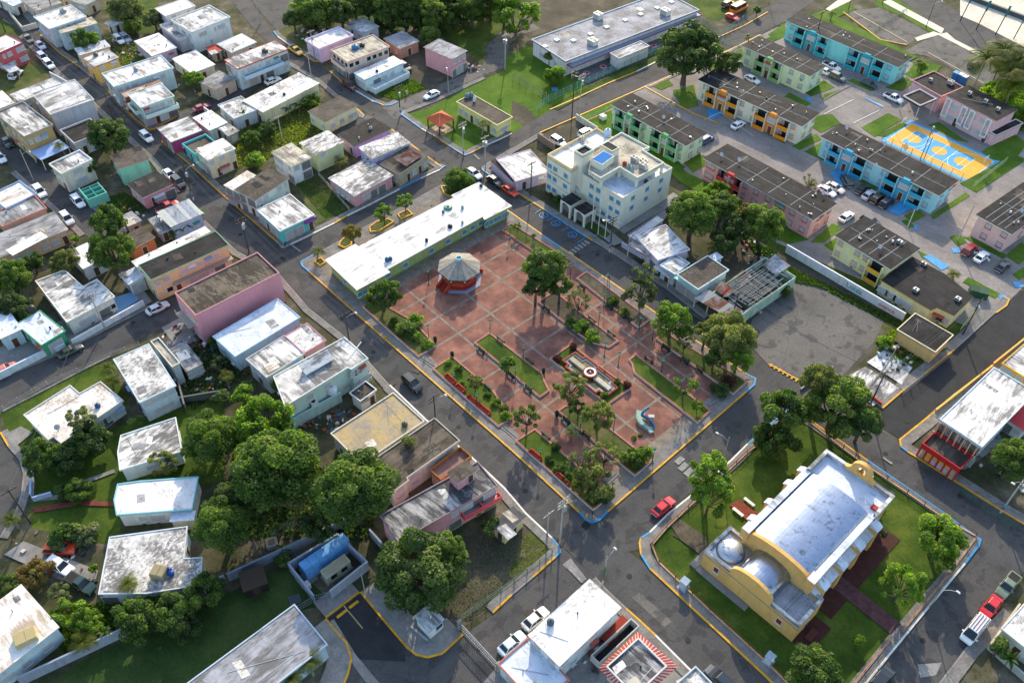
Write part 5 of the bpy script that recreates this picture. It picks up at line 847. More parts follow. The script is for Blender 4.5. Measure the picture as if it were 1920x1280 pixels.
# ---- church
cv, cu_ = Vector((.69457,-.71943)), Vector((.71943,.69457)); t = thing('church', 'yellow church with silvery vaulted roof and bell gable on the lawn', 'church', (28.58,69.41,0), math.atan2(cv.y, cv.x)); CHY = wallm('#deaf5c', .35); CHT = wallm('#dba858', .35)
def lead(nm, a, b2, rough):
 m, b = mk(nm, rough, .5,.95); n1 = noise(m, .5,9,.7); col = ramp(m, n1, [(.3, a),(.65, b2)]); col = mix(m, ramp(m, noise(m, .8,10,.78, dist=.4), [(.545,0.0),(.60,.6),(.7,.85)]), col, (.12,.12,.12)); setc(m, b, col); bump(m, b, noise(m, 2,5), .15,.05); return m
SILV = lead('silver_coating', (.40,.45,.55),(.29,.345,.45), .28); DOMEM = lead('dome_coating', (.50,.54,.60),(.36,.41,.49), .5); PALEL = roofm('bluewhite', 3); PARW = roofm('worn', 3); DKR = roofm('schoolgrey', 1)
VW = 16.3
MB().prism([(0,0),(VW, 0),(VW, 6.1),(0,6.1)], -.2,3.95).build('chancel_wall', CHY, t)
MB().prism([(2.75,5.2),(14.3,5.2),(14.3,25.9),(2.75,25.9)], -.2,7.0).build('nave_wall', CHY, t)
mb = MB(); ii = [(.0,0),(VW, 0),(VW, 6.1),(0,6.1)]; i2 = inset([Vector(v) for v in ii], .5)
for i in range(4): j = (i + 1) % 4; mb.prism(ccw([Vector(ii[i]), Vector(ii[j]), i2[j], i2[i]]), 3.95,4.5, bottom=False)
mb.build('chancel_parapet', PARW, t); mb = MB()
for a, b in (((-.08,-.08),(VW + .08,0)),): mb.box(a[0], b[0], a[1], b[1], 3.5,3.62)
mb.build('cornice', flat('#8f8a80'), t)
MB().box(.5,4.8,.5,5.2,3.951,4.0).build('chamber_roof', DOMEM, t); MB().box(11.2, VW - .5,.5,5.2,3.951,4.02).build('chamber_roof', DKR, t); MB().box(13.4,13.55,.5,5.2,4.02,4.3).build('roof_ridge', DKR, t)
pr = [(2.15 * math.cos(k * math.pi / 16), 3.95 + 1.35 * math.sin(k * math.pi / 16)) for k in range(9)]; MB().lathe(pr, 24,0,2.65,2.85).build('dome', DOMEM, t, smooth=True)
def vault(nm, v0, v1, u0, u1, z0, rise, mat, n=20, smooth=True):
 mb = MB(); c_ = (v0 + v1) / 2; hw_ = (v1 - v0) / 2
 for k in range(n):
  a0, a1 = math.pi * k / n, math.pi * (k + 1) / n; x0_, x1_ = c_ - hw_ * math.cos(a0), c_ - hw_ * math.cos(a1); z0_, z1_ = z0 + rise * max(0, math.sin(a0)) ** .8, z0 + rise * max(0, math.sin(a1)) ** .8
  for j in range(6): ua, ub = u0 + (u1 - u0) * j / 6, u0 + (u1 - u0) * (j + 1) / 6; mb.face([(x0_, ua, z0_),(x1_, ua, z1_),(x1_, ub, z1_),(x0_, ub, z0_)][::-1])
 o_ = mb.build(nm, mat, t, smooth=smooth); return o_
vault('chancel_vault', 5.0,11.4,.6,5.6,4.0,2.4, SILV)
def gable(nm, v0, v1, u0, u1, zb, z0, rise, mat, n=14, capm=None):
 mb = MB(); c_ = (v0 + v1) / 2; hw_ = (v1 - v0) / 2; top = [(c_ - hw_ * math.cos(math.pi * k / n), z0 + rise * max(0, math.sin(math.pi * k / n)) ** .8) for k in range(n + 1)]
 for k in range(n): (x0_, z0_),(x1_, z1_) = top[k], top[k + 1]; mb.hull([(x0_, u0, zb),(x1_, u0, zb),(x1_, u1, zb),(x0_, u1, zb)], [(x0_, u0, z0_),(x1_, u0, z1_),(x1_, u1, z1_),(x0_, u1, z0_)])
 mb.build(nm, mat, t)
gable('chancel_gable', 4.6,11.6,-.02,.55,3.9,4.5,2.2, CHY); gable('nave_gable', 3.4,13.6,5.0,5.6,6.9,7.15,1.55, CHT)
vault('nave_vault', 3.5,13.5,5.6,20.6,7.0,1.4, SILV, 26)
for v0, v1 in ((2.45,3.5),(13.5,14.5)):
 MB().box(v0, v1,4.7,20.6,6.9,7.7).build('nave_parapet', PALEL, t); MB().box(v0 - .1, v1 + .1,4.6,6.3,6.2,8.1).build('corner_pier', CHT, t); MB().box(v0 - .12, v1 + .12,4.58,6.32,8.1,8.22).build('pier_cap', PALEL, t)
MB().box(2.9,14.4,20.6,25.8,7.0,7.15).build('facade_roof', PALEL, t); mb = MB(); ii = [Vector(v) for v in ((2.7,20.5),(14.6,20.5),(14.6,26),(2.7,26))]; i2 = inset(ii, .55)
for i in range(1,4): j = (i + 1) % 4; mb.prism(ccw([ii[i], ii[j], i2[j], i2[i]]), 6.9,8.0, bottom=False)
mb.build('facade_parapet', PARW, t)
# bell gable: curved shoulders, round head, one opening with a bell
prof = [(-2.5,0),(-2.5,.45),(-2.0,.6),(-1.65,1.1),(-1.6,1.7),(-1.3,2.3),(-.7,2.75),(0,2.9),(.7,2.75),(1.3,2.3),(1.6,1.7),(1.65,1.1),(2.0,.6),(2.5,.45),(2.5,0)]; hole = [(-.65,.7),(-.65,1.6),(-.4,2.0),(0,2.1),(.4,2.0),(.65,1.6),(.65,.7)]
bm = bmesh.new(); cu2 = bpy.data.curves.new('bell_gable', 'CURVE'); cu2.dimensions = '2D'; cu2.fill_mode = 'BOTH'; cu2.extrude = .35
for pl in (prof, hole):
 sp = cu2.splines.new('POLY'); sp.points.add(len(pl) - 1); sp.use_cyclic_u = True
 for i, (x, z) in enumerate(pl): sp.points[i].co = (x, z, 0,1)
tmp = bpy.data.objects.new('tmp', cu2); C.objects.link(tmp); me = bpy.data.meshes.new_from_object(tmp.evaluated_get(bpy.context.evaluated_depsgraph_get())); bpy.data.objects.remove(tmp); bm.free(); me.materials.clear(); me.materials.append(CHT)
o_ = inst('bell_gable', me, t, (8.9,25.65,7.6)); o_.rotation_euler = (R(90), 0,0); b_ = MB().lathe([(.05,1.75),(.16,1.7),(.22,1.3),(.36,1.0),(.36,.95),(0,.95)], 12).build('bell', flat('#8a6a2a', .4, metal=.7), t, (8.9,25.65,7.6))
MB().box(7.4,10.4,26.1,27.3,0,7.4).build('entrance_bay', flat('#c9ccd2', .8), t)
MB().box(13.0,13.9,22.0,22.8,7.15,7.5).build('roof_hatch', flat('#a02f2a'), t)
for k, u_ in enumerate((8.2,12.4,17.4,21.0)):
 MB().box(1.6,2.75, u_ - .45, u_ + .45,-.2,6.3).build('buttress', CHY, t); MB().hull([(1.4, u_ - .6,6.3),(2.75, u_ - .6,6.3),(2.75, u_ + .6,6.3),(1.4, u_ + .6,6.3)], [(1.9, u_ - .6,6.75),(2.75, u_ - .6,7.0),(2.75, u_ + .6,7.0),(1.9, u_ + .6,6.75)]).build('buttress_cap', PALEL, t)
for k, u_ in enumerate((7.2,11.8,16.4,21.0)):
 MB().box(14.3,15.7, u_ - .6, u_ + .6,-.2,5.6).build('buttress', CHY, t); MB().hull([(14.3, u_ - .75,5.6),(15.9, u_ - .75,5.6),(15.9, u_ + .75,5.6),(14.3, u_ + .75,5.6)], [(14.3, u_ - .75,6.5),(15.4, u_ - .75,6.0),(15.4, u_ + .75,6.0),(14.3, u_ + .75,6.5)]).build('buttress_cap', PALEL, t)
MB().hull([(14.3,5.6,4.2),(15.6,5.6,4.0),(15.6,20.4,4.0),(14.3,20.4,4.2)], [(14.3,5.6,4.9),(15.6,5.6,4.3),(15.6,20.4,4.3),(14.3,20.4,4.9)]).build('aisle_roof', PALEL, t); MB().box(14.3,15.3,5.6,20.4,-.2,4.1).build('aisle_wall', CHT, t)
WR = flat('#7a2f22')
for v_ in (2.6,13.6): f_ = inst('window', ME['n'], t, (v_, -.02,2.2)); f_.scale = (1.3,1,1.3); p = inst('shutter', ME['ng' if 'ng' in ME else 'np'], f_); recolor(p, WR)
for u_ in (9.6,14.2,18.8): f_ = inst('window', ME['w'], t, (15.32, u_, 2.4), R(90)); inst('louvre', ME['wp'], f_)
fit(t, 'd', 14.32,23.4,1.06, R(90)); fit(t, 'w', 14.32,23.4,4.6, R(90)); fit(t, 'd', 16.31,3.0,1.06, R(90))
MB().box(14.5,18.2,7.0,26,0,.14).build('side_terrace', flat('#4a2a26', .9, var=.4), t); MB().box(16.4,19.0,.2,5.6,0,.35).build('side_landing', flat('#4a2826', .9, var=.4), t); MB().box(17.2,18.2,1.6,3.6,.35,.75).build('altar_step', flat('#583028', .9), t)
MB().box(-1.2,-.05,-1.0,6,0,.3).build('plinth', CONC, t); MB().box(0,9,-1.1,-.05,0,.25).build('plinth', CONC, t)
# ---------------------------------------------------------------- the plaza
aU, bU = Vector((math.cos(R(-47.6)), math.sin(R(-47.6)))), Vector((math.cos(R(42.6)), math.sin(R(42.6)))); AANG, BANG = R(-47.6), R(42.6)
PLZ = [(580,512),(724,640),(960,847),(1085,962),(1110,978),(1141,960),(1400,736),(1412,718),(1400,703),(1300,636),(1170,547),(1052,466),(960,402),(905,364),(840,348),(605,474),(566,495)]
plz = ccw([q.xy for q in off(W2(PLZ + [PLZ[0]]), 0.3)[:-1]]); mb = MB(); mb.prism(plz, -.05,.165, bottom=False); st('plaza_pavement', mb, PAVER)
def inside(p, poly):
 r_ = False; n = len(poly)
 for i in range(n):
  a, b = poly[i], poly[(i + 1) % n]
  if (a[1] > p[1]) != (b[1] > p[1]) and p[0] < (b[0] - a[0]) * (p[1] - a[1]) / (b[1] - a[1]) + a[0]: r_ = not r_
 return r_
gb = [q.xy for q in W2([(600,490),(672,568),(965,410),(900,350)])]; hold = inset(plz, 1.6); north = [q.xy for q in W2([(566,495),(672,572),(968,412),(905,345),(780,350),(640,430)])]
g0 = Vector((-13.9,121.4)); rd = random.Random(3); pl = thing('brick_paving', 'red brick paving panels set in the plaza floor', 'paving', (g0.x, g0.y, .165), AANG); pl['kind'] = 'structure'
pm_ = {}
cells = []
for i in range(-9,15):
 for j in range(-6,8):
  q = [g0 + aU * (i * 5.87) + bU * (j * 7.85) for _ in (0,)][0]; ce = q + aU * 2.93 + bU * 3.92
  if not inside(ce, hold) or inside(ce, north): continue
  cells.append((i, j))
pb = MB().box(.24,5.63,.24,7.61,-.05,.012).mesh('paving_panel', BRICKM)
for i, j in cells: inst('paving_panel', pb, pl, (i * 5.87, j * 7.85, rd.uniform(-.002,.004)))
# a lane of small squares runs along the pavement beside the main street
sqp = MB().box(-.39,.39,-.39,.39,-.05,.0); sq = sqp.mesh('paver', SIDEW); lane = thing('paved_footway', 'grey square slabs along the footway beside the main street', 'footway', (0,0,.178), 0); lane['kind'] = 'structure'
k0, k1 = P(600,530).xy, P(1085,962).xy; kd = (k1 - k0).normalized(); kn = Vector((-kd.y, kd.x)); cnt = 0
for i in range(int((k1 - k0).length / .86) - 1):
 for j in range(3):
  p = k0 + kd * (.6 + i * .86) + kn * (.78 + j * .86); inst('paver', sq, lane, (p.x, p.y, rd.uniform(-.006,.01)), math.atan2(kd.y, kd.x))
PINK = flat('#b86a55', .9, var=.3)
def bed(pts, mat, label, kb='#c9c4bb', z=.42, nm='planting_bed'):
 w_ = ccw([q.xy for q in W2(pts)]); o = sum(w_, Vector((0,0))) / len(w_); t = thing(nm, label, 'planting bed', (o.x, o.y, .16), 0); L_ = [v - o for v in w_]; i2 = inset(L_, .28); i3 = inset(L_, .05); n = len(L_)
 for i in range(n):
  j = (i + 1) % n; MB().prism(ccw([L_[i], L_[j], i2[j], i2[i]]), -.1, z - .1).build('kerb', flat(kb, .9, var=.3), t); MB().prism(ccw([i3[i], i3[j], inset(L_, .26)[j], inset(L_, .26)[i]]), z - .101, z - .06).build('coping', PINK if nm == 'planting_bed' else YEL, t)
 MB().prism(i2,-.1, z - .2).build('soil', mat, t); return t
BEDS = [([(680,578),(785,672),(817,650),(778,606),(700,561)], GRASS2, 'low planting bed with clipped hedges beside the municipal building'),([(811,694),(935,803),(961,785),(925,735),(848,670)], GRASS, 'planting bed lined with bushes by the main street, left of the long lawn'),
  ([(889,645),(1012,748),(1030,735),(1021,716),(1017,702),(918,626)], GRASS, 'long narrow lawn bed with one curved end in the middle of the plaza'),([(1030,675),(1139,762),(1182,731),(1070,648)], GRASS, 'square cut lawn bed around the stepped fountain'),
  ([(1178,677),(1184,685),(1188,702),(1308,796),(1332,772),(1192,666)], GRASS, 'long lawn bed right of the fountain with a thin leaning tree'),([(1008,568),(1089,632),(1111,645),(1142,654),(1160,642),(1094,592),(1040,548)], EARTH, 'earth bed with round green mats above the fountain'),
  ([(941,434),(958,421),(1075,493),(1050,509)], GRASS2, 'grassy bed along the east street at the far corner of the plaza'),([(1080,524),(1100,511),(1219,601),(1197,618)], EARTH, 'bare earth bed with shrubs along the east street'),([(1229,637),(1247,625),(1401,718),(1374,742)], GRASS2, 'bed under the olive tree at the right corner of the plaza'),
  ([(966,829),(1112,959),(1147,930),(1003,806)], GRASS, 'bed with bare grey trees at the near corner of the plaza'),([(1045,773),(1190,895),(1222,867),(1105,775),(1061,762)], GRASS2, 'bed with leafy trees between the fountain and the near kerb')]
for p_, m_, l_ in BEDS: bed(p_, m_, l_, '#d2cfc8' if p_[0][1] > 500 else '#b8a79a')
for pts, lb in (([(590,492),(600,502),(612,494),(602,484)], 'small square planter with a palm beside the white roof'),([(640,452),(634,462),(646,468),(660,462),(662,446),(650,444)], 'yellow kerbed island under the russet tree'),([(692,428),(694,438),(712,436),(740,418),(728,412),(705,418)], 'yellow kerbed island under the first green tree of the bays'),([(745,404),(752,414),(775,404),(765,394)], 'yellow kerbed island under the second green tree of the bays'),([(826,352),(832,366),(846,372),(872,358),(868,344)], 'yellow kerbed island under the dense bush by the crossing')):
 bed(pts, GRASS2, lb, '#d8a022', .36, 'tree_island')
# fountain
fo = sum([P(*p).xy for p in ((1062,678),(1150,735),(1085,672),(1128,742))], Vector((0,0))) / 4; t = thing('fountain', 'long stepped red rimmed fountain basin with a round bowl in its middle', 'fountain', (fo.x, fo.y, .3), AANG)
FRED = flat('#93412f', .8, var=.35); FWH = flat('#a3abae', .8, var=.4); WATERM, wb = mk('pond_water', .06,.5); setc(WATERM, wb, ramp(WATERM, noise(WATERM, .7,5), [(.35,(.05,.055,.014)),(.65,(.20,.165,.05))]))
outl = [(-5.6,-1.5),(-4.2,-1.5),(-4.2,-2.2),(0,-2.2),(0,-2.5),(3.9,-2.5),(3.9,-1.7),(5.6,-1.7),(5.6,1.5),(4.2,1.5),(4.2,2.2),(0,2.2),(0,2.5),(-3.6,2.5),(-3.6,1.8),(-5.6,1.8)]
outl = [Vector(v) for v in outl]; i2 = inset(outl, .3); i3 = inset(outl, .65)
for k in range(len(outl)): j = (k + 1) % len(outl); MB().prism(ccw([outl[k], outl[j], i2[j], i2[k]]), -.1,.62).build('basin_wall', FRED, t); MB().prism(ccw([i2[k], i2[j], i3[j], i3[k]]), -.1,.40).build('basin_step', FWH, t)
MB().prism(i3,-.1,.22).build('water', WATERM, t); MB().box(-4.9,-1.2,-.45,.45,.1,.75).build('spine', flat('#b0a992', .9, var=.5), t); MB().box(1.2,4.9,-.45,.45,.1,.75).build('spine', flat('#bdb8aa', .9, var=.4), t)
MB().lathe([(1.0,.1),(1.35,.9),(1.35,1.0),(1.15,1.0),(1.0,.82),(0,.8)], 24).build('bowl', flat('#7a2a22', .8), t); MB().lathe([(1.1,1.002),(1.1,1.05),(.72,1.05),(.72,.85)], 24).build('bowl_rim', WHT, t); MB().cyl(0,0,.7,1.15,.12,8).build('jet', STEEL, t)
# blue serpent like sculpture
so_ = P(1212,790,.16); t = thing('sculpture', 'winding blue and pale green sculpture standing on the brick panels', 'sculpture', (so_.x, so_.y, .165), 0)
def path(pts, n=30):
 pts = [Vector(p) for p in pts]; out = []
 for i in range(len(pts) - 1):
  a, b, c_, d = pts[max(0, i - 1)], pts[i], pts[i + 1], pts[min(len(pts) - 1, i + 2)]
  for k in range(n // (len(pts) - 1)):
   s_ = k / (n // (len(pts) - 1)); out.append(.5 * ((2 * b) + (c_ - a) * s_ + (2 * a - 5 * b + 4 * c_ - d) * s_ * s_ + (3 * b - a - 3 * c_ + d) * s_ ** 3))
 return out + [pts[-1]]
def W3(px, py, z): q = P(px, py, z); return (q.x - so_.x, q.y - so_.y, z - .165)
ln = path([W3(1201,775,.3), W3(1200,788,.4), W3(1208,797,.45), W3(1217,803,.4), W3(1222,812,.3)]); mb = MB(); n = len(ln)
for side, hgt in ((-1,0),):
 for i in range(n - 1):
  a, b = ln[i], ln[i + 1]; wa, wb_ = .75 - .35 * i / n, .75 - .35 * (i + 1) / n; ta = (b - a).normalized(); nn = Vector((-ta.y, ta.x, 0)); ha, hb = .45 + .5 * (1 - i / n), .45 + .5 * (1 - (i + 1) / n)
  mb.hull([a - nn * wa - Vector((0,0, a.z)), b - nn * wb_ - Vector((0,0, b.z)), b + nn * wb_ - Vector((0,0, b.z)), a + nn * wa - Vector((0,0, a.z))], [(a - nn * wa).xy.to_3d() + Vector((0,0, ha)),(b - nn * wb_).xy.to_3d() + Vector((0,0, hb)),(b + nn * wb_).xy.to_3d() + Vector((0,0, hb)),(a + nn * wa).xy.to_3d() + Vector((0,0, ha))])
mb.build('body', flat('#9fb8aa', .8, var=.3), t); MB().tube(path([W3(1216,764,2.3), W3(1208,770,2.2), W3(1204,778,1.8), W3(1212,783,1.5), W3(1221,790,1.2), W3(1226,798,.9), W3(1225,806,.6)], 36), .26,8, r2=.2).build('crest', flat('#2a6a90', .6, var=.3), t, smooth=True)
MB().box(.2,1.2,-.1,.5,.0,1.3).build('plaque_block', flat('#b9b4b0'), t); MB().tube(path([W3(1206,785,.9), W3(1214,792,1.0), W3(1220,798,.8)], 12), .22,6).build('figures', flat('#8a5a4a'), t); MB().tube([W3(1216,764,2.3), W3(1210,769,2.15)], .15,6).build('head', flat('#a83a34'), t)
# lamps, benches, bins
lp = MB().cyl(0,0,0,.35,.17,8).cyl(0,0,.35,3.0,.06,8, r2=.05); lpm = lp.mesh('lamp_post', DKGRN); lhm = MB().lathe([(.06,2.95),(.2,3.1),(.22,3.35),(.1,3.42)], 10).mesh('lantern', flat('#cfd6c9', .3)); lcm = MB().lathe([(.26,3.35),(.2,3.5),(.05,3.62),(.0,3.65)], 10).mesh('lantern_cap', flat('#1f7a58', .5)); lbm = MB().box(-.3,.3,-.3,.3,0,.08).mesh('lamp_foot', CONC)
LAMPS = [(804,634, 'beside the rounded hedge'),(919,625, 'at the top corner of the long lawn bed'),(852,725, 'in the bushes by the main street kerb'),(894,762, 'further down the bushy bed by the main street'),(981,673, 'on the upper edge of the long lawn bed'),(966,714, 'on the lower edge of the long lawn bed'),(1133,667, 'beside the curved corner above the fountain'),(1159,685, 'between fountain and right lawn bed'),(1240,697, 'on the upper side of the right lawn bed'),(1150,806, 'left of the blue sculpture'),(1087,813, 'in the middle walk below the fountain'),(1223,637, 'at the head of the bed under the spreading green tree'),(1013,866, 'in the near bed by the red seat'),(1223,865, 'at the near kerb by the last panels'),(1146,929, 'at the near corner bed tip'),(956,447, 'next to the municipal building end wall'),(1138,537, 'on the east footway'),(1132,573, 'in the bare earth bed'),(1122,610, 'in the walk between the two earth beds'),(1198,618, 'at the lower tip of the bare earth bed'),(1003,574, 'below the tall dark tree'),(1069,520, 'behind the tall dark tree'),(804,531, 'between the bandstand and the municipal building'),(810,410, 'in the parking bays behind the white roof')]
for x, y, w_ in LAMPS: p = P(x, y, .17); t = thing('street_lamp', 'green plaza lamp ' + w_, 'lamp', (p.x, p.y, .165), 0, 'green plaza lamps'); inst('post', lpm, t); inst('lantern', lhm, t); inst('cap', lcm, t); inst('foot', lbm, t)
sl = MB().box(-.9,.9,-.05,.05,-.02,.02).mesh('slat', DKGRN); lg = MB().box(-.05,.05,-.3,.25,0,.42).box(-.05,.05,.2,.28,.42,.85).mesh('bench_leg', BLACK)
def bench(x, y, where, flip=0):
 p = P(x, y, .17); t = thing('park_bench', 'dark green slatted bench ' + where, 'bench', (p.x, p.y, .165), AANG + (math.pi if flip else 0), 'dark green plaza benches')
 for k in range(4): inst('seat_slat', sl, t, (0,-.24 + k * .13,.44))
 for k in range(3): o_ = inst('back_slat', sl, t, (0,.27 + k * .03,.55 + k * .13)); o_.rotation_euler = (R(80), 0,0)
 for x_ in (-.75,.75): inst('leg', lg, t, (x_, 0,0))
for b_ in ((901,660, 'on the left side of the long lawn bed near its top'),(956,705, 'in the middle of the left side of the long lawn bed'),(989,731, 'at the lower end of the long lawn bed'),(993,679, 'on the upper side of the long lawn bed', 1),(939,638, 'near the top lamp of the long lawn bed', 1),(1060,791, 'at the head of the leafy bed below the fountain'),(1098,818, 'in the middle of the leafy bed below the fountain'),(1024,818, 'on the near bed under the grey trees', 1),(915,727, 'facing the bushy bed by the main street', 1),(1216,676, 'above the right lawn bed', 1),(1247,655, 'in front of the spreading green tree'),(1283,679, 'below the spreading green tree near its middle'),(1310,695, 'left of the olive tree bed'),(1090,540, 'at the top of the bare earth bed'),(1142,577, 'in the middle of the bare earth bed'),(1176,600, 'at the lower end of the bare earth bed'),(1024,581, 'at the top of the round mats bed'),(1077,620, 'at the lower left of the round mats bed'),(1110,600, 'on the inner walk between earth beds', 1),(1146,626, 'at the lower right of the round mats bed', 1)): bench(*b_)
for x, y, w_ in ((816,640, 'at the hedge corner'),(848,668, 'at the head of the bushy bed'),(1019,699, 'at the curved end of the long lawn bed'),(1044,779, 'at the corner of the leafy bed'),(1201,846, 'beside the flower patch at the near side')): p = P(x, y, .17); t = thing('litter_bin', 'black litter bin ' + w_, 'bin', (p.x, p.y, .165), 0, 'black plaza bins'); MB().lathe([(.26,0),(.34,.5),(.36,.95)], 12).build('barrel', BLACK, t); MB().lathe([(.38,.95),(.38,1.02),(.2,1.1),(.18,1.05)], 12).build('rim', DARKW, t)
for k, (a, b) in enumerate((((835,708),(850,722)),((855,727),(868,738)),((876,748),(895,764)),((897,765),(915,780)),((992,850),(1011,866)),((1042,893),(1062,912)))):
 pa, pb_ = P(*a, .17), P(*b, .17); d = (pb_ - pa).xy; t = thing('wall_seat', ['red seat set in the bed wall, first from the top of the main street footway', 'red seat set in the bed wall, second from the top beside a lamp', 'red seat set in the bed wall, third along the bushy bed', 'red seat set in the bed wall, last of the bushy bed', 'red seat set in the near corner bed wall by the lamp', 'red seat set in the near corner bed wall under the grey trees'][k], 'seat', (pa.x, pa.y, .165), math.atan2(d.y, d.x), 'red seats in the bed walls'); ln_ = d.length; SR2 = flat('#a8402f', .8, var=.3); MB().box(0, ln_, -.05,.45,0,.45).build('seat', SR2, t); MB().box(0, ln_, .45,.6,0,.95).build('backrest', SR2, t); [MB().box(x_, x_ + .15,-.05,.6,0,.8).build('arm', SR2, t) for x_ in (-.15, ln_)]
for a, b, w_ in (((787,674),(813,691), 'into the plaza from the main street beside the hedges'),((938,801),(967,826), 'into the plaza from the main street by the near bed'),((1322,768),(1352,745), 'at the right lawn bed end'),((1140,908),(1160,890), 'at the near end of the grey tree walk')):
 pa, pb_ = P(*a, .17), P(*b, .17); d = (pb_ - pa).xy; t = thing('plaza_steps', 'low stone steps ' + w_, 'steps', (pa.x, pa.y, .165), math.atan2(d.y, d.x)); [MB().box(0, d.length, k * .4,1.2,0,.1 + .1 * k).build('step', [CONC, SIDEW][k % 2], t) for k in range(2)]
# ---------------------------------------------------------------- trees and plants
def leafmat(name, stops, trans=.45, tcol=(.22,.30,.03)):
 m = bpy.data.materials.new(name); m.use_nodes = True; N, L = nodes(m); b = N['Principled BSDF']; b.inputs['Roughness'].default_value = .55; b.inputs['Specular IOR Level'].default_value = .3
 g = N.new('ShaderNodeNewGeometry'); oi = N.new('ShaderNodeObjectInfo'); r_ = N.new('ShaderNodeValToRGB'); e = r_.color_ramp.elements
 while len(e) < len(stops): e.new(.5)
 for i, (p, c_) in enumerate(stops): e[i].position = p; e[i].color = (*c_, 1)
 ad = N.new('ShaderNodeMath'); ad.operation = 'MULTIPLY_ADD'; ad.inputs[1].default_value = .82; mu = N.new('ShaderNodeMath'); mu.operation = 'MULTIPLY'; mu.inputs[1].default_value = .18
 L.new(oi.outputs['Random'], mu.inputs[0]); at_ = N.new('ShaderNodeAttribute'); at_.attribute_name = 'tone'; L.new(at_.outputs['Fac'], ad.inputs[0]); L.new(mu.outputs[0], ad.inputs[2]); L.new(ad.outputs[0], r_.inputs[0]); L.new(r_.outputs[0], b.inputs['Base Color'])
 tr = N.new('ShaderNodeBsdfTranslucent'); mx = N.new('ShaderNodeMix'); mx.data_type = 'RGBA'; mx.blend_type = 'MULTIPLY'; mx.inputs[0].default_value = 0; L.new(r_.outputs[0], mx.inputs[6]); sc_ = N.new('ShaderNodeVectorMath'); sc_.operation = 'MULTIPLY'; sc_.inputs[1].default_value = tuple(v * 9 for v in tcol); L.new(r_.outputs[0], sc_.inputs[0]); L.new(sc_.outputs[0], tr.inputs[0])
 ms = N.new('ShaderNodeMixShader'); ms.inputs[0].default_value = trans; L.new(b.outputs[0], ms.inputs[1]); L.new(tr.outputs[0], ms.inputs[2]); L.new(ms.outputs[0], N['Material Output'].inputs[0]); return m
LM = {'green': leafmat('leaf_green', [(0,(0.023,0.054,0.011)),(.4,(0.065,0.114,0.023)),(.75,(0.135,0.177,0.040)),(1,(0.227,0.248,0.071))]),
 'deep': leafmat('leaf_deep', [(0,(0.017,0.040,0.011)),(.4,(0.043,0.080,0.020)),(.75,(0.085,0.125,0.031)),(1,(0.156,0.185,0.057))], .35),
 'olive': leafmat('leaf_olive', [(0,(0.057,0.065,0.020)),(.4,(0.121,0.135,0.040)),(.75,(0.206,0.206,0.064)),(1,(0.298,0.277,0.099))], .4),
 'grey': leafmat('leaf_grey', [(0,(0.054,0.065,0.031)),(.4,(0.106,0.125,0.054)),(.75,(0.177,0.192,0.085)),(1,(0.270,0.270,0.128))], .35),
 'lime': leafmat('leaf_lime', [(0,(0.048,0.094,0.014)),(.4,(0.114,0.182,0.026)),(.75,(0.206,0.270,0.043)),(1,(0.312,0.341,0.071))], .5),
 'rust': leafmat('leaf_rust', [(0,(0.099,0.064,0.020)),(.4,(0.213,0.128,0.035)),(.7,(0.142,0.149,0.043)),(1,(0.369,0.227,0.064))], .4),
 'wine': leafmat('leaf_wine', [(0,(0.043,0.014,0.014)),(.6,(0.106,0.034,0.028)),(1,(0.199,0.064,0.043))], .3)}
BARK = ground('bark', [(.3,(.05,.042,.034)),(.6,(.11,.095,.078)),(.85,(.20,.185,.16))], 3,14,.5); PBARK = ground('pale_bark', [(.3,(.14,.13,.115)),(.7,(.27,.25,.225))], 3,12,.4)
def crown_mesh(seed, blobs, leaves, leaf, spread=.68, br=(.30,.46), squash=.8, hollow=.55, gaps=0):
 rg = np.random.default_rng(seed); V = []; k = 0; cs = []
 while len(cs) < blobs:
  d = rg.normal(size=3); d /= np.linalg.norm(d); rr = spread * rg.uniform(.55,1.0) ** .5
  if d[2] < -.55: continue
  c_ = d * rr * rg.uniform(.75,1.1); c_[2] *= squash
  if all(np.linalg.norm(c_ - o[0]) > .22 for o in cs) or rg.random() < .2: cs.append((c_, rg.uniform(*br)))
 tot = sum(r_ ** 2 for _, r_ in cs); P_ = []; Nn = []; Tn = []
 for c_, r_ in cs:
  n = int(leaves * r_ ** 2 / tot); d = rg.normal(size=(n, 3)); d /= np.linalg.norm(d, axis=1)[:, None]; d[:, 2] = np.where((d[:, 2] < -.2) & (rg.random(n) < .6), -d[:, 2], d[:, 2])
  rr = r_ * (hollow + (1.08 - hollow) * rg.random(n) ** .45); P_.append(c_ + d * rr[:, None] * np.array([1,1,.85])); Nn.append(d); Tn.append(np.clip(rg.uniform(.05,.75) + .18 * d[:, 2] * rg.random(n) + rg.normal(scale=.2, size=n), 0,1))  # tone random per clump and leaf, clump tops painted paler like top light
 P_ = np.concatenate(P_); Nn = np.concatenate(Nn); n = len(P_)
 nn = Nn + rg.normal(scale=.75, size=(n, 3)) + np.array([0,0,.35]); nn /= np.linalg.norm(nn, axis=1)[:, None]
 t = np.cross(nn, rg.normal(size=(n, 3))); t /= np.linalg.norm(t, axis=1)[:, None]; b = np.cross(nn, t); L_ = leaf * rg.uniform(.6,1.35, size=(n, 1)); Wd = L_ * rg.uniform(.45,.8, size=(n, 1))
 v = np.stack([P_ - t * L_, P_ - b * Wd * .9 - nn * L_ * .12, P_ + t * L_, P_ + b * Wd * .9 - nn * L_ * .12], 1).reshape(-1,3)
 return v, cs, np.concatenate(Tn)
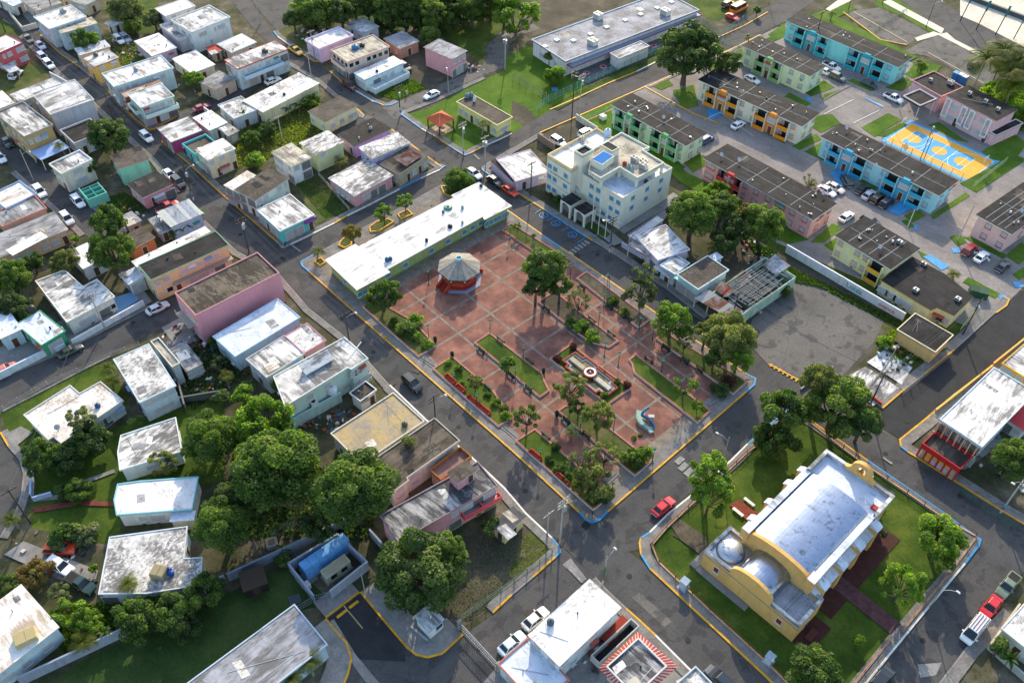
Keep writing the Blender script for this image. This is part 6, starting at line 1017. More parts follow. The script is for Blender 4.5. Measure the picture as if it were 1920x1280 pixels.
def leaf_mesh(name, v, mat, tone=None):
 n = len(v) // 4; me = bpy.data.meshes.new(name); me.vertices.add(4 * n); me.vertices.foreach_set('co', v.astype(np.float32).ravel()); me.loops.add(4 * n); me.loops.foreach_set('vertex_index', np.arange(4 * n, dtype=np.int32)); me.polygons.add(n); me.polygons.foreach_set('loop_start', np.arange(0,4 * n, 4, dtype=np.int32)); me.polygons.foreach_set('loop_total', np.full(n, 4, dtype=np.int32)); me.materials.append(mat); me.update(); tn = me.attributes.new('tone', 'FLOAT', 'FACE'); tn.data.foreach_set('value', (tone if tone is not None else np.random.default_rng(n).random(n)).astype(np.float32)); return me
def trunk_mesh(seed, cs, hc, mat, thick=.09):
 rd = random.Random(seed); mb = MB(); zf = .45; bend = rd.uniform(-.1,.1)
 mb.tube([(0,0,-1.2),(0,0,0),(bend * .3,0, zf * hc * .5),(bend, bend * .5, zf * hc)], thick * 1.4,8, r2=thick * .85)
 for c_, r_ in cs[:16]:
  p = Vector(c_) + Vector((0,0, hc)); s_ = Vector((bend, bend * .5, zf * hc * rd.uniform(.8,1))); m_ = s_.lerp(p, .5) + Vector((rd.uniform(-.1,.1), rd.uniform(-.1,.1), -.06)); mb.tube([s_, m_, p], thick * .55,6, r2=thick * .16)
  for k in range(3): q = p + Vector((rd.uniform(-.25,.25), rd.uniform(-.25,.25), rd.uniform(.0,.28))); mb.tube([m_.lerp(p, .5), q], thick * .2,4, r2=thick * .07)
 return mb.mesh('trunk', mat, True)
KIND = {'big': dict(blobs=50, leaves=13500, leaf=.040, spread=.86, br=(.13,.27), hollow=.6), 'round': dict(blobs=28, leaves=6800, leaf=.055, spread=.86, br=(.15,.31), hollow=.55), 'loose': dict(blobs=24, leaves=4200, leaf=.055, spread=.9, br=(.12,.25), hollow=.25), 'thin': dict(blobs=22, leaves=1700, leaf=.050, spread=.98, br=(.09,.22), hollow=.1), 'bush': dict(blobs=12, leaves=1700, leaf=.10, spread=.66, br=(.28,.44), squash=.75), 'tuft': dict(blobs=5, leaves=330, leaf=.17, spread=.5, br=(.4,.55), squash=.8), 'dense': dict(blobs=60, leaves=17000, leaf=.038, spread=.76, br=(.16,.27), squash=.95, hollow=.75)}
_tm = {}
def tree(px, py, rpx, top, kind, mat, label, group=None, name=None, sq=None, bark=None, var=None, zb=0):
 NV = {'big': 4, 'round': 5, 'loose': 4, 'thin': 4, 'bush': 4, 'tuft': 3, 'dense': 3}[kind]; i = len(bpy.data.objects) % NV if var is None else var; hc_u = {'thin': 1.5, 'loose': 1.3}.get(kind, 1.05)
 if (kind, i) not in _tm: _tm[(kind, i)] = crown_mesh(hash((len(kind), i * 17 + ord(kind[0]))) % 9999, **KIND[kind])
 v, cs, tn = _tm[(kind, i)]
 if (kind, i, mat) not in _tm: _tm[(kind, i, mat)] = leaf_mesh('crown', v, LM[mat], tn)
 bk = bark or BARK
 if (kind, i, bk.name) not in _tm: _tm[(kind, i, bk.name)] = trunk_mesh(i * 5 + len(kind), cs, hc_u, bk, .05 if kind in ('thin', 'loose') else .075)
 z = max(.4, top * .6); r_ = 1
 for _ in range(4): p = P(px, py, z); dep = (Vector((p.x, p.y, z - CAM_H))).dot(Vector(CM[2])); r_ = rpx * dep / FPX; z = max(zb + r_ * .55, top - r_ * .85)
 rd = random.Random(px * 3 + py); small = kind in ('bush', 'tuft') and r_ < 2.6
 t = thing(name or ('bush' if small else 'tree'), label, 'bush' if small else 'tree', (p.x, p.y, zb), rd.uniform(0,6.28), group); s_ = (r_ * rd.uniform(.88,1.12), r_ * rd.uniform(.88,1.12), r_ * (sq or rd.uniform(.9,1.1)))
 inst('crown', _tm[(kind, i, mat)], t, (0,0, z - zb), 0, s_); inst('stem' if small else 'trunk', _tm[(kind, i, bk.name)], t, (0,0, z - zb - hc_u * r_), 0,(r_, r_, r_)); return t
# leading trees
G1 = None
T = [  # px, py, radius px, top m, kind, leaf, label
(205,256,40,9, 'big', 'deep', 'dense dark tree between the main street and the wide grey house'),(200,415,36,12, 'round', 'green', 'upper half of the tall lumpy tree over the west street end'),(208,470,46,10, 'big', 'green', 'tall lumpy tree at the end of the west street'),(118,490,26,6, 'round', 'olive', 'yellow green tree beside the white roofed house by the tall tree'),
(20,520,40,8, 'big', 'green', 'dark tree at the left edge above the rippled roof house'),(24,575,34,6, 'big', 'deep', 'dark bushy tree directly left of the rippled roof house'),(60,492,24,5, 'round', 'deep', 'small dark tree in the yard below the peach house'),
(160,76,27,7, 'round', 'green', 'round tree between the blue tin roofed and the ochre house'),(235,18,38,9, 'big', 'grey', 'pale green tree mass at the top behind the houses'),(288,36,22,6, 'round', 'grey', 'slim grey green tree beside the white house at the top'),(250,50,20,4, 'loose', 'lime', 'bright fronded shrub tree behind the tarpaulin roofed house'),(365,148,20,5, 'round', 'lime', 'yellow flowered small tree behind the mint corner house'),
(590,22,48,10, 'big', 'green', 'large tree at the top beside the corner street'),(550,36,22,7, 'round', 'deep', 'dark tree at the left flank of the large top tree'),(640,24,30,9, 'big', 'deep', 'dark tree at the right flank of the large top tree'),(805,67,22,6, 'dense', 'green', 'ball shaped tree above the tall pink house'),(968,30,46,11, 'loose', 'lime', 'sunlit spreading tree at the bend of the park road'),(945,10,30,10, 'big', 'lime', 'sunlit tree behind the bend of the park road'),
(1040,143,22,5, 'dense', 'lime', 'bright ball tree at the school fence corner'),(1030,106,12,4, 'bush', 'green', 'small tree against the school end wall'),(1290,100,66,16, 'big', 'deep', 'biggest tree, standing alone across the street from the school'),(1365,118,26,9, 'big', 'deep', 'lower right side growth of the biggest tree'),
(860,341,30,5, 'dense', 'green', 'dense bush tree at the crossing by the white roof'),(717,553,34,7, 'round', 'green', 'glossy tree at the left corner of the municipal building'),(719,400,20,5, 'loose', 'lime', 'upright tree in the parking bays, left of the pair'),(759,378,20,5, 'loose', 'lime', 'airy tree in the parking bays, right of the pair'),(660,436,20,5, 'round', 'rust', 'russet brown tree at the end of the parking bays'),
(1300,402,50,11, 'dense', 'green', 'great domed tree behind the lavender house'),(1355,385,32,9, 'big', 'green', 'tree with bright edge behind the domed tree'),(1385,425,34,8, 'big', 'deep', 'dark tree in the middle of the clump by the pink estate block'),(1430,418,46,10, 'big', 'green', 'broad tree at the right of the clump by the pink estate block'),(1360,452,30,6, 'round', 'deep', 'shaded tree at the foot of the clump'),(1345,360,26,6, 'round', 'lime', 'light green tree against the red balconies'),(1400,395,20,9, 'loose', 'rust', 'brownish tree top in the clump'),
(1022,500,42,11, 'big', 'green', 'tall dark tree with bright top in the plaza'),(1005,535,28,8, 'round', 'deep', 'lower left growth of the tall plaza tree'),(1050,535,26,7, 'round', 'green', 'lower right growth of the tall plaza tree'),(1085,565,30,5, 'thin', 'grey', 'grey half bare tree over the round green mats'),(1205,515,26,9, 'thin', 'grey', 'thin grey top of the tree on the east footway'),(1203,548,34,7, 'loose', 'grey', 'grey barked tree over the bare earth bed'),
(1260,600,40,8, 'round', 'lime', 'spreading bright green tree on the east side of the plaza'),(1285,640,22,5, 'thin', 'olive', 'small thin tree beneath the spreading green one'),(1368,630,52,10, 'big', 'olive', 'broad olive yellow tree at the right corner of the plaza'),(1325,620,24,7, 'round', 'olive', 'left flank of the olive yellow tree'),(1385,668,32,7, 'round', 'lime', 'lime green tree at the very right corner of the plaza'),(1340,672,22,5, 'round', 'green', 'dark green low growth beneath the olive tree'),
(891,716,18,4, 'loose', 'olive', 'round small tree in the bushy bed by the main street'),(950,682,18,4, 'bush', 'green', 'leafy shrub in the middle of the long lawn bed'),(988,782,32,7, 'loose', 'olive', 'fan shaped tree at the head of the near bed'),(1072,725,32,7, 'loose', 'olive', 'olive tree leaning over the fountain'),(1122,780,38,7, 'loose', 'olive', 'bushy olive tree left of the blue sculpture'),(1085,765,22,5, 'loose', 'green', 'green tree between the two olive ones'),(1285,722,26,6, 'thin', 'lime', 'thin leaning tree in the right lawn bed'),(1308,760,14,3, 'loose', 'lime', 'short drooping tree at the end of the right lawn bed'),
(1090,868,36,7, 'thin', 'grey', 'bare grey tree at the near corner bed, left of the pair'),(1135,850,32,7, 'thin', 'olive', 'sparse tree in the walk, right of the pair'),(1112,905,44,6, 'loose', 'olive', 'feathery tree in front of the bare grey ones'),(1072,808,14,4, 'thin', 'lime', 'sprig topped slender tree in the middle walk'),(1185,858,26,3, 'bush', 'green', 'big leafy bush at the near end of the leafy bed'),(1210,850,16,3, 'bush', 'lime', 'bright bush beside the near end bush'),
(1330,890,52,11, 'loose', 'lime', 'feathery green tree at the left corner of the church lawn'),(1335,925,46,9, 'loose', 'lime', 'lower spreading part of the feathery church lawn tree'),(1470,768,44,10, 'round', 'green', 'tree with spreading roots at the top of the church lawn'),(1570,760,62,11, 'big', 'green', 'large dark tree at the street corner of the church lawn'),(1540,715,42,12, 'round', 'olive', 'sunlit upper crown beside the mural lot'),(1620,790,34,8, 'round', 'deep', 'dark branch crown reaching over the east street'),(1452,830,44,6, 'round', 'green', 'low dark tree left of the church facade'),
(1762,1010,52,8, 'round', 'lime', 'yellow green tree at the right corner of the church lawn'),(1695,1096,50,8, 'loose', 'lime', 'feathery yellow green tree beside the church path'),(1609,1200,14,2.2, 'bush', 'lime', 'tiny bright bush on the lower church lawn'),(1525,1256,50,7, 'round', 'green', 'tree at the bottom tip of the church lawn'),(1900,862,44,8, 'dense', 'green', 'domed tree at the right edge behind the corner shop'),(1875,1215,22,4, 'bush', 'green', 'garden bush beside the house at the lower right edge'),
(395,822,56,9, 'dense', 'green', 'broad tree between the freckled roof house and the light green tree'),(490,790,58,10, 'loose', 'lime', 'feathery light green tree at the left of the mint building'),(480,815,46,8, 'round', 'lime', 'denser underside of the feathery light green tree'),(520,880,86,15, 'dense', 'green', 'huge lumpy tree in the south west block, left of the twin'),(662,915,84,15, 'dense', 'green', 'huge lumpy tree beside the brown roofed building, right of the twin'),(430,935,40,9, 'big', 'deep', 'shaded tree under the huge left tree'),(415,985,56,10, 'dense', 'green', 'domed tree right of the white cracked roof house'),(550,965,46,7, 'thin', 'grey', 'grey branched tree under the huge trees'),(600,985,40,8, 'round', 'deep', 'dark foliage beneath the huge right tree'),
(790,1068,84,10.5, 'big', 'deep', 'huge spreading tree over the guard house'),(838,1036,46,9, 'big', 'green', 'bright upper right part of the guard house tree'),(920,985,22,4, 'bush', 'deep', 'dark shrub against the pink corner building'),(150,785,28,8, 'loose', 'grey', 'grey green tree growing over the L shaped bungalow'),(165,825,40,6, 'round', 'deep', 'dark leafy tree in front of the L shaped bungalow'),(76,856,36,6, 'round', 'green', 'rounded bush tree at the curved road'),(125,860,34,5, 'round', 'deep', 'shaded shrub tree between bungalow and path'),(305,868,28,5, 'loose', 'olive', 'olive shrub tree in front of the freckled roof house'),(255,790,16,4, 'bush', 'green', 'small tree between bungalow and blue house'),
(65,1076,32,4, 'round', 'rust', 'reddish flowering shrub tree beside the driveway'),(10,1100,26,4, 'round', 'green', 'shrub at the left edge beside the driveway'),(130,1150,42,5, 'loose', 'lime', 'light green shrub mass behind the lower left house'),(165,1165,34,4, 'round', 'lime', 'bright leafy shrub next to the banana plant'),(255,1160,48,6, 'round', 'green', 'large garden bush row below the cracked roof house'),(320,1150,40,6, 'round', 'green', 'garden tree right of the pale palm'),(385,1110,40,6, 'round', 'green', 'garden tree near the boundary wall'),(345,1175,34,4, 'round', 'deep', 'dark bush against the boundary wall'),(110,1110,22,4, 'loose', 'grey', 'grey leaved shrub beside the parked pickup'),
(690,15,26,8, 'big', 'deep', 'dark edge tree of the wood at the top, leftmost'),(730,18,34,10, 'big', 'green', 'second tree of the wood at the top'),(775,22,34,9, 'big', 'deep', 'third tree of the wood at the top'),(815,25,32,10, 'big', 'green', 'fourth tree of the wood at the top'),(848,12,30,10, 'big', 'deep', 'fifth tree of the wood at the top'),(885,8,32,11, 'big', 'green', 'sixth tree of the wood at the top'),(760,0,34,12, 'big', 'green', 'back tree of the wood at the top'),(700,-8,34,12, 'big', 'deep', 'far left back tree of the wood at the top'),(830,-14,40,12, 'big', 'green', 'far back tree of the wood at the top'),(920,-12,36,12, 'big', 'deep', 'far right back tree of the wood at the top'),(725,38,26,5, 'round', 'deep', 'undergrowth tree at the front of the wood, left'),(790,42,26,5, 'round', 'green', 'undergrowth tree at the front of the wood, middle'),(835,40,28,6, 'big', 'deep', 'undergrowth tree at the front of the wood, right'),(870,30,28,6, 'round', 'deep', 'undergrowth tree at the grassy edge of the wood'),(905,16,28,7, 'round', 'green', 'edge tree of the wood nearest the park road'),(665,8,28,9, 'big', 'green', 'pale edge tree of the wood behind the lilac house'),(760,40,20,6, 'round', 'green', 'low front tree of the wood by the grey house'),
(1870,180,34,5, 'round', 'lime', 'sunny bush under the coconut palms'),(1905,215,28,5, 'round', 'lime', 'sunny shrub at the right edge below the palms'),(1852,192,18,3, 'bush', 'lime', 'low sunny bush behind the pink community centre'),(1520,342,16,3, 'thin', 'olive', 'thin yellowing shrub in the estate yard'),(1420,20,10,3, 'bush', 'green', 'small bush by the bus'),(1730,125,12,3, 'bush', 'lime', 'little palm like bush beside the teal block'),(1660,640,16,2.5, 'bush', 'lime', 'wild shrub at the corner of the parking lot'),(1425,505,8,2, 'bush', 'lime', 'bright sapling inside the ruined house edge'),(1470,545,18,2, 'bush', 'green', 'creeping shrub at the end of the ruined house'),
(500,245,20,4, 'round', 'deep', 'dark overgrown bush in the vacant lot'),(585,190,18,4, 'round', 'green', 'yellowish bush against the long cream house'),(470,262,22,4, 'round', 'green', 'bush at the left of the vacant lot'),(455,215,12,4, 'round', 'green', 'bush between the white roofs by the side street'),(480,300,20,3, 'bush', 'lime', 'sunlit scrub in the lower part of the vacant lot'),(660,325,16,3, 'bush', 'deep', 'dark shrub between the lilac and yellow green houses'),(165,310,16,5, 'round', 'deep', 'shaded bush under the dense dark tree'),(375,400,10,3, 'bush', 'lime', 'bright shrub in the narrow garden of the lilac blue house'),(140,448,10,2, 'bush', 'lime', 'clipped shrub beside the peach house steps'),(410,640,20,3, 'bush', 'deep', 'dry shrub behind the pale blue house'),(410,680,18,3, 'loose', 'grey', 'grey scrub in the yard behind the pale blue house'),(455,740,22,5, 'bush', 'lime', 'bright creeper beside the mottled roof house'),(415,745,20,4, 'bush', 'deep', 'dark shrub over the backyard wall'),(520,722,14,4, 'bush', 'green', 'weedy shrub on the edge of the mint building'),
(767,829,14,6.2, 'bush', 'olive', 'dry bush growing on the bare soil brown roof'),(150,920,30,2.4, 'round', 'green', 'clipped shrub row along the garden path, right part'),(118,922,20,2.2, 'bush', 'deep', 'clipped shrub row along the garden path, left part'),(120,1005,34,1.8, 'bush', 'deep', 'low dark hedge on the lawn above the orange car'),(160,1003,26,1.8, 'bush', 'grey', 'low grey hedge end on the lawn above the orange car'),(175,1065,10,2, 'bush', 'lime', 'small palm bush by the driveway'),(530,1050,14,2, 'bush', 'green', 'weed clump along the long boundary wall'),
(780,600,16,1.3, 'bush', 'lime', 'clipped hedge nearest the glossy tree'),(765,615,22,1.2, 'bush', 'green', 'dark clipped hedge in the hedge bed'),(778,630,14,1.3, 'bush', 'lime', 'rounded hedge in the middle of the hedge bed'),(802,645,14,1.3, 'bush', 'lime', 'hedge at the corner by the bin'),(740,605,14,1.2, 'bush', 'green', 'hedge by the footway side of the hedge bed'),(784,638,7,1.2, 'tuft', 'grey', 'small pale ball shrub inside the hedge bed'),
(840,680,9,1.4, 'bush', 'lime', 'light shrub at the head of the bushy bed'),(860,690,10,1.6, 'bush', 'green', 'second shrub of the bushy bed'),(868,720,9,1.2, 'bush', 'lime', 'lime shrub below the second one in the bushy bed'),(915,740,9,1.2, 'bush', 'green', 'shrub half way down the bushy bed'),(930,755,11,1.3, 'bush', 'lime', 'yellowish shrub lower in the bushy bed'),(945,765,10,1.4, 'bush', 'olive', 'last but one shrub of the bushy bed'),(950,780,12,1.2, 'bush', 'lime', 'last shrub of the bushy bed'),(1042,838,12,1.6, 'bush', 'deep', 'dark shrub row start in the near bed'),(1030,862,12,1.4, 'bush', 'deep', 'dark shrub by the lamp in the near bed'),(1048,880,14,1.4, 'bush', 'deep', 'dark shrub along the wall of the near bed'),(1065,895,14,1.4, 'bush', 'green', 'shrub at the red seat of the near bed'),(1130,930,20,1.3, 'bush', 'deep', 'dark shrub patch at the tip of the near bed'),
(1045,672,9,1.6, 'dense', 'wine', 'wine red ball shrub left of the fountain'),(1075,650,9,1.6, 'dense', 'wine', 'wine red ball shrub above the fountain'),(1176,721,9,1.6, 'dense', 'wine', 'wine red ball shrub at the right end of the fountain lawn'),(1134,740,9,1.6, 'bush', 'green', 'green shrub at the lower end of the fountain'),(1158,716,9,1.6, 'bush', 'green', 'green shrub at the right side of the fountain'),(1039,722,6,1.4, 'tuft', 'lime', 'potted lime shrub at the left of the leaning olive tree'),(1070,605,14,.9, 'bush', 'green', 'flat green mat plant, left of the round mats'),(1090,610,18,.9, 'bush', 'lime', 'flat green mat plant in the middle of the earth bed'),(1110,632,18,.9, 'bush', 'lime', 'flat green mat plant at the lower end of the earth bed'),(1148,565,14,.9, 'bush', 'green', 'round green mat plant in the bare earth bed'),(1170,585,12,1.2, 'bush', 'olive', 'low scrub in the bare earth bed'),(970,425,10,3, 'loose', 'lime', 'young tree beside the municipal building end'),(1000,442,6,2, 'tuft', 'green', 'topiary ball beside the east footway'),(1350,730,18,1.6, 'bush', 'deep', 'dark scrub under the right corner trees'),(1365,715,14,1.4, 'bush', 'wine', 'reddish scrub under the right corner trees'),(1189,820,7,.6, 'tuft', 'olive', 'ragged plant growing through the paving'),(1200,815,6,.6, 'tuft', 'olive', 'second ragged plant in the paving by the bin'),(1255,395,10,3, 'tuft', 'deep', 'spiky plant at the town hall side'),(1075,360,8,2, 'bush', 'green', 'shrub under the town hall wall'),(1045,372,10,1.4, 'bush', 'green', 'hedge left of the town hall porch'),(1032,365,6,2, 'tuft', 'wine', 'red leaved shrub at the town hall corner'),(1655,1000,9,2, 'bush', 'deep', 'dark shrub near the church side terrace')]
for a in T:
 try: tree(*a)
 except Exception as ex: print('tree', a, ex)
# ---- palms: trunk and single fronds
def frond_mesh(ln, droop, wd, n=9, leaflets=True):
 mb = MB(); pts = []
 for i in range(n + 1): s_ = i / n; pts.append(Vector((ln * s_ * (1 - .25 * droop * s_), 0, ln * (.42 * s_ - (.30 + .55 * droop) * s_ * s_))))
 for i in range(n):
  a, b = pts[i], pts[i + 1]; w0 = wd * math.sin(math.pi * min(1,(i / n) * .85 + .1)); w1 = wd * math.sin(math.pi * min(1,((i + 1) / n) * .85 + .1))
  for sg in (-1,1):
   if leaflets:
    for k in range(2):
     p, q = a.lerp(b, k / 2), a.lerp(b, k / 2 + .36); ww = w0 + (w1 - w0) * k / 2; tip = p.lerp(q, .5) + Vector((ww * .45, sg * ww, -ww * .38)); mb.face([p, q, tip] if sg > 0 else [q, p, tip])
   else: A, B_ = a + Vector((0, sg * w0, -w0 * .12)), b + Vector((0, sg * w1, -w1 * .12)); mb.face([a, b, B_, A] if sg > 0 else [b, a, A, B_])
 mb.tube(pts, .035,4, r2=.01); return mb
PM = leafmat('leaf_palm', [(0,(.09,.11,.012)),(.5,(.19,.17,.02)),(1,(.36,.25,.04))], .55); BNM = leafmat('leaf_banana', [(0,(.05,.10,.014)),(.6,(.085,.15,.02)),(1,(.14,.19,.03))], .5)
FRM = [frond_mesh(1, d, .44).mesh('frond', PM) for d in (.5,.8,1.1)]; BFM = [frond_mesh(1, d, .13,7, False).mesh('leaf', BNM) for d in (.4,.8)]
def palm(px, py, z, ln, label, n=15, kind='palm', lean=.6, lab='palm tree', r_=.17):
 p = P(px, py, z); rd = random.Random(px + py); t = thing('palm_tree' if kind == 'palm' else 'banana_plant', label, lab, (p.x, p.y, 0), 0); dx, dy = rd.uniform(-lean, lean), rd.uniform(-lean, lean)
 MB().tube([(-dx, -dy, -.1),(-dx * .5, -dy * .6, z * .5),(0,0, z)], r_ * 1.3,8, r2=r_ * .8).build('trunk', PBARK if kind == 'palm' else flat('#6f7a4a', .9), t); ms = FRM if kind == 'palm' else BFM
 for i in range(n):
  o_ = inst('frond' if kind == 'palm' else 'leaf', ms[i % len(ms)], t, (0,0, z), 0); s_ = ln * rd.uniform(.8,1.12); o_.scale = (s_, s_, s_); o_.rotation_euler = (rd.uniform(-.15,.15), -.75 * ((i % 3) / 2) + rd.uniform(-.15,.15) + (.25 if i % 3 == 0 else 0), i * 2.399 + rd.random() * .4)
for a in ((1900,160,8,4.4, 'coconut palm at the right edge, lowest of the palms'),(1850,112,11,5.6, 'tall coconut palm nearest the boulevard, golden in the sun'),(1884,96,12,5.6, 'tall coconut palm at the right edge, highest of the palms'),(1895,135,10,5.4, 'coconut palm at the right edge, in front of the others'),(1912,115,11,5.4, 'coconut palm cut by the right edge'),(597,472,2.2,1.7, 'small palm in the square planter by the white roof'),(155,1203,2.2,2.3, 'banana like palm against the boundary wall at lower left'),(240,1094,4.4,1.8, 'slim palm in front of the cracked roof house'),(22,975,2.6,1.8, 'small palm at the curved road gate'),(578,1238,3.6,2.2, 'palm beside the long metal roofed block at the bottom'),(545,1272,3.2,2.0, 'palm cut by the bottom edge beside the long block'),(640,302,2.6,2.2, 'palm behind the pink flaking roof house'),(110,272,3.6,1.6, 'little palm at the blue canopy of the tan building'),(907,232,3.2,1.9, 'fan palm by the yellow community building'),(1345,465,2.4,2.6, 'palm in the shade behind the teal shop'),(1788,515,1.4,1.8, 'small palm in the planter by the black roof'),(1725,118,2.4,2.0, 'young palm on the lawn by the teal block'),(425,705,2.6,1.7, 'palm in the yard behind the joined houses'),(1403,70,2.6,1.4, 'little palm on the verge by the school street'),(1355,92,3.0,1.4, 'palm behind the biggest tree'),(1562,26,2.2,1.5, 'young palm by the estate car park'),(202,690,2.4,1.8, 'palm like shrub at the cross street wall'),(208,715,2.4,1.8, 'second palm like shrub beside the blue house'),(205,72,2.6,2.0, 'palm behind the tin roofed house at the top'),(250,44,3.2,2.2, 'bright palm in the yard at the top')): palm(*a)
for a in ((540,205,1.6,2.2, 'banana plant in the overgrown lot, nearest the cream house'),(560,198,1.6,2.2, 'banana plant at the right of the overgrown lot'),(575,188,1.8,2.0, 'banana plant against the cream house wall'),(500,232,1.6,2.2, 'banana plant in the middle of the overgrown lot'),(488,252,1.4,2.0, 'banana plant at the lower side of the overgrown lot'),(335,432,2,1.6, 'banana plant in the lilac blue house garden'),(322,440,1.8,1.6, 'second banana plant in the lilac blue house garden'),(350,424,2,1.5, 'banana plant nearest the main street garden'),(290,1125,2.2,1.9, 'banana plant under the cracked roof eaves'),(195,1185,1.8,1.8, 'banana plant beside the boundary wall'),(530,1030,1.4,1.5, 'banana like weed beside the long wall'),(465,722,2.4,1.8, 'banana plant beside the light green tree'),(1893,1235,1.8,1.8, 'banana plant at the lower right garden')): palm(*a, n=9, kind='banana', lab='banana plant', lean=.2, r_=.12)
# weeds and long grass that nobody could count
def weeds(name, pts, n, hgt, mat, seed):
 w_ = [q.xy for q in W2(pts)]; rg = np.random.default_rng(seed); xs = [v.x for v in w_]; ys = [v.y for v in w_]; V = []
 while len(V) < n:
  x, y = rg.uniform(min(xs), max(xs)), rg.uniform(min(ys), max(ys))
  if inside((x, y), w_): V.append((x, y))
 b = np.array(V); ang = rg.uniform(0,6.28, n); h = hgt * rg.uniform(.4,1.3, n); wd = h * .35; dx, dy = np.cos(ang) * wd, np.sin(ang) * wd; lx, ly = rg.normal(size=n) * h * .5, rg.normal(size=n) * h * .5
 v = np.zeros((n, 4,3)); v[:, 0] = np.stack([b[:, 0] - dx, b[:, 1] - dy, np.zeros(n)], 1); v[:, 1] = np.stack([b[:, 0] + dx, b[:, 1] + dy, np.zeros(n)], 1); v[:, 2] = np.stack([b[:, 0] + dx + lx, b[:, 1] + dy + ly, h], 1); v[:, 3] = np.stack([b[:, 0] - dx + lx, b[:, 1] - dy + ly, h * .8], 1)
 kindof(inst(name, leaf_mesh(name, v.reshape(-1,3), mat)), 'stuff')
for i, (pts, n, h, mt) in enumerate([([(430,250),(580,172),(640,240),(500,300),(400,330)], 14000,.32, 'olive'),([(1440,470),(1480,500),(1690,603),(1690,618),(1540,540),(1490,530)], 9000,.28, 'deep'),([(1385,440),(1450,470),(1480,520),(1440,500)], 1500,.5, 'deep'),([(860,1010),(985,1000),(1035,1030),(880,1165),(800,1120)], 6000,.14, 'grey'),([(1640,640),(1690,610),(1780,655),(1690,690)], 2500,.35, 'green'),([(555,345),(600,330),(660,395),(610,412)], 6000,.14, 'deep'),([(170,380),(235,360),(285,400),(195,398)], 3500,.22, 'deep'),([(400,600),(470,700),(360,770),(330,700)], 3000,.4, 'deep'),([(742,160),(775,150),(800,165),(745,188),(700,176)], 4000,.25, 'green'),([(1855,178),(1885,152),(1930,158),(1960,260),(1870,232)], 4000,.6, 'green'),([(90,1150),(380,1090),(400,1120),(120,1230)], 5000,.4, 'green'),([(440,830),(700,900),(700,1010),(420,1010)], 6000,.4, 'deep'),([(205,85),(270,80),(300,110),(235,128)], 1500,.4, 'grey')]):
 weeds('weeds', pts, n, h, LM[mt], i)
# ---------------------------------------------------------------- vehicles
def loft(secs, n=10):
 mb = MB(); rings = []
 for x, w_, zb, zt in secs: rings.append([(x, -w_ * .9, zb),(x, -w_, zb + (zt - zb) * .3),(x, -w_, zb + (zt - zb) * .72),(x, -w_ * .86, zt),(x, w_ * .86, zt),(x, w_, zb + (zt - zb) * .72),(x, w_, zb + (zt - zb) * .3),(x, w_ * .9, zb)])
 for a, b in zip(rings, rings[1:]):
  for i in range(8): j = (i + 1) % 8; mb.face([a[i], a[j], b[j], b[i]])
 mb.face(rings[0][::-1]); mb.face(rings[-1]); return mb
def ring4(x0, x1, w0, w1, z): return [(x0, -w0, z),(x1, -w1, z),(x1, w1, z),(x0, w0, z)]
TYRE = MB().lathe([(.20,-.09),(.31,-.1),(.33,-.05),(.33,.05),(.31,.1),(.20,.09)], 14).mesh('tyre', flat('#151515', .9)); RIM = MB().cyl(0,0,-.1,.1,.2,10).mesh('rim', flat('#9c9fa3', .35, metal=.7))
LAMPM, TAILM = flat('#dfe3e6', .2), flat('#8f1512', .3)
CARS = {
'sedan': dict(b=[(-2.22,.72,.40,.82),(-2.05,.84,.28,.93),(-1.2,.88,.22,.95),(.5,.88,.22,.92),(1.5,.86,.22,.83),(2.0,.80,.26,.70),(2.2,.66,.36,.60)], g=((-1.85,.95,.78,.80),(-1.2,.20,.60,.60), .90,1.40), wb=(-1.35,1.35), L=2.2),
'suv': dict(b=[(-2.25,.78,.45,.98),(-2.1,.90,.32,1.06),(-1.0,.92,.28,1.06),(.7,.92,.28,1.02),(1.6,.90,.30,.96),(2.1,.84,.34,.84),(2.28,.72,.42,.72)], g=((-2.15,1.05,.84,.84),(-1.85,.35,.68,.68), 1.02,1.68), wb=(-1.35,1.40), L=2.25),
'pickup': dict(b=[(-2.6,.84,.45,.95),(-2.5,.90,.40,.98),(-.7,.90,.34,.98),(.9,.90,.34,1.0),(1.9,.88,.36,.94),(2.4,.82,.40,.82),(2.55,.72,.46,.72)], g=((-.65,1.25,.82,.82),(-.45,.55,.68,.68), .98,1.66), wb=(-1.6,1.65), L=2.6),
'van': dict(b=[(-2.5,.86,.40,1.15),(-2.42,.94,.34,1.2),(0,.95,.30,1.2),(1.6,.94,.32,1.15),(2.3,.88,.36,.92),(2.5,.76,.44,.75)], g=((-2.42,1.95,.90,.86),(-2.3,1.0,.80,.74), 1.18,2.0), wb=(-1.5,1.6), L=2.5),
'bus': dict(b=[(-3.2,1.0,.45,1.4),(-3.1,1.1,.40,1.5),(2.0,1.1,.40,1.5),(2.9,1.05,.45,1.3),(3.1,.9,.5,1.1)], g=((-3.1,2.2,1.08,1.05),(-3.0,1.6,1.0,.95), 1.48,2.6), wb=(-2.0,2.0), L=3.2)}
CM_ = {}
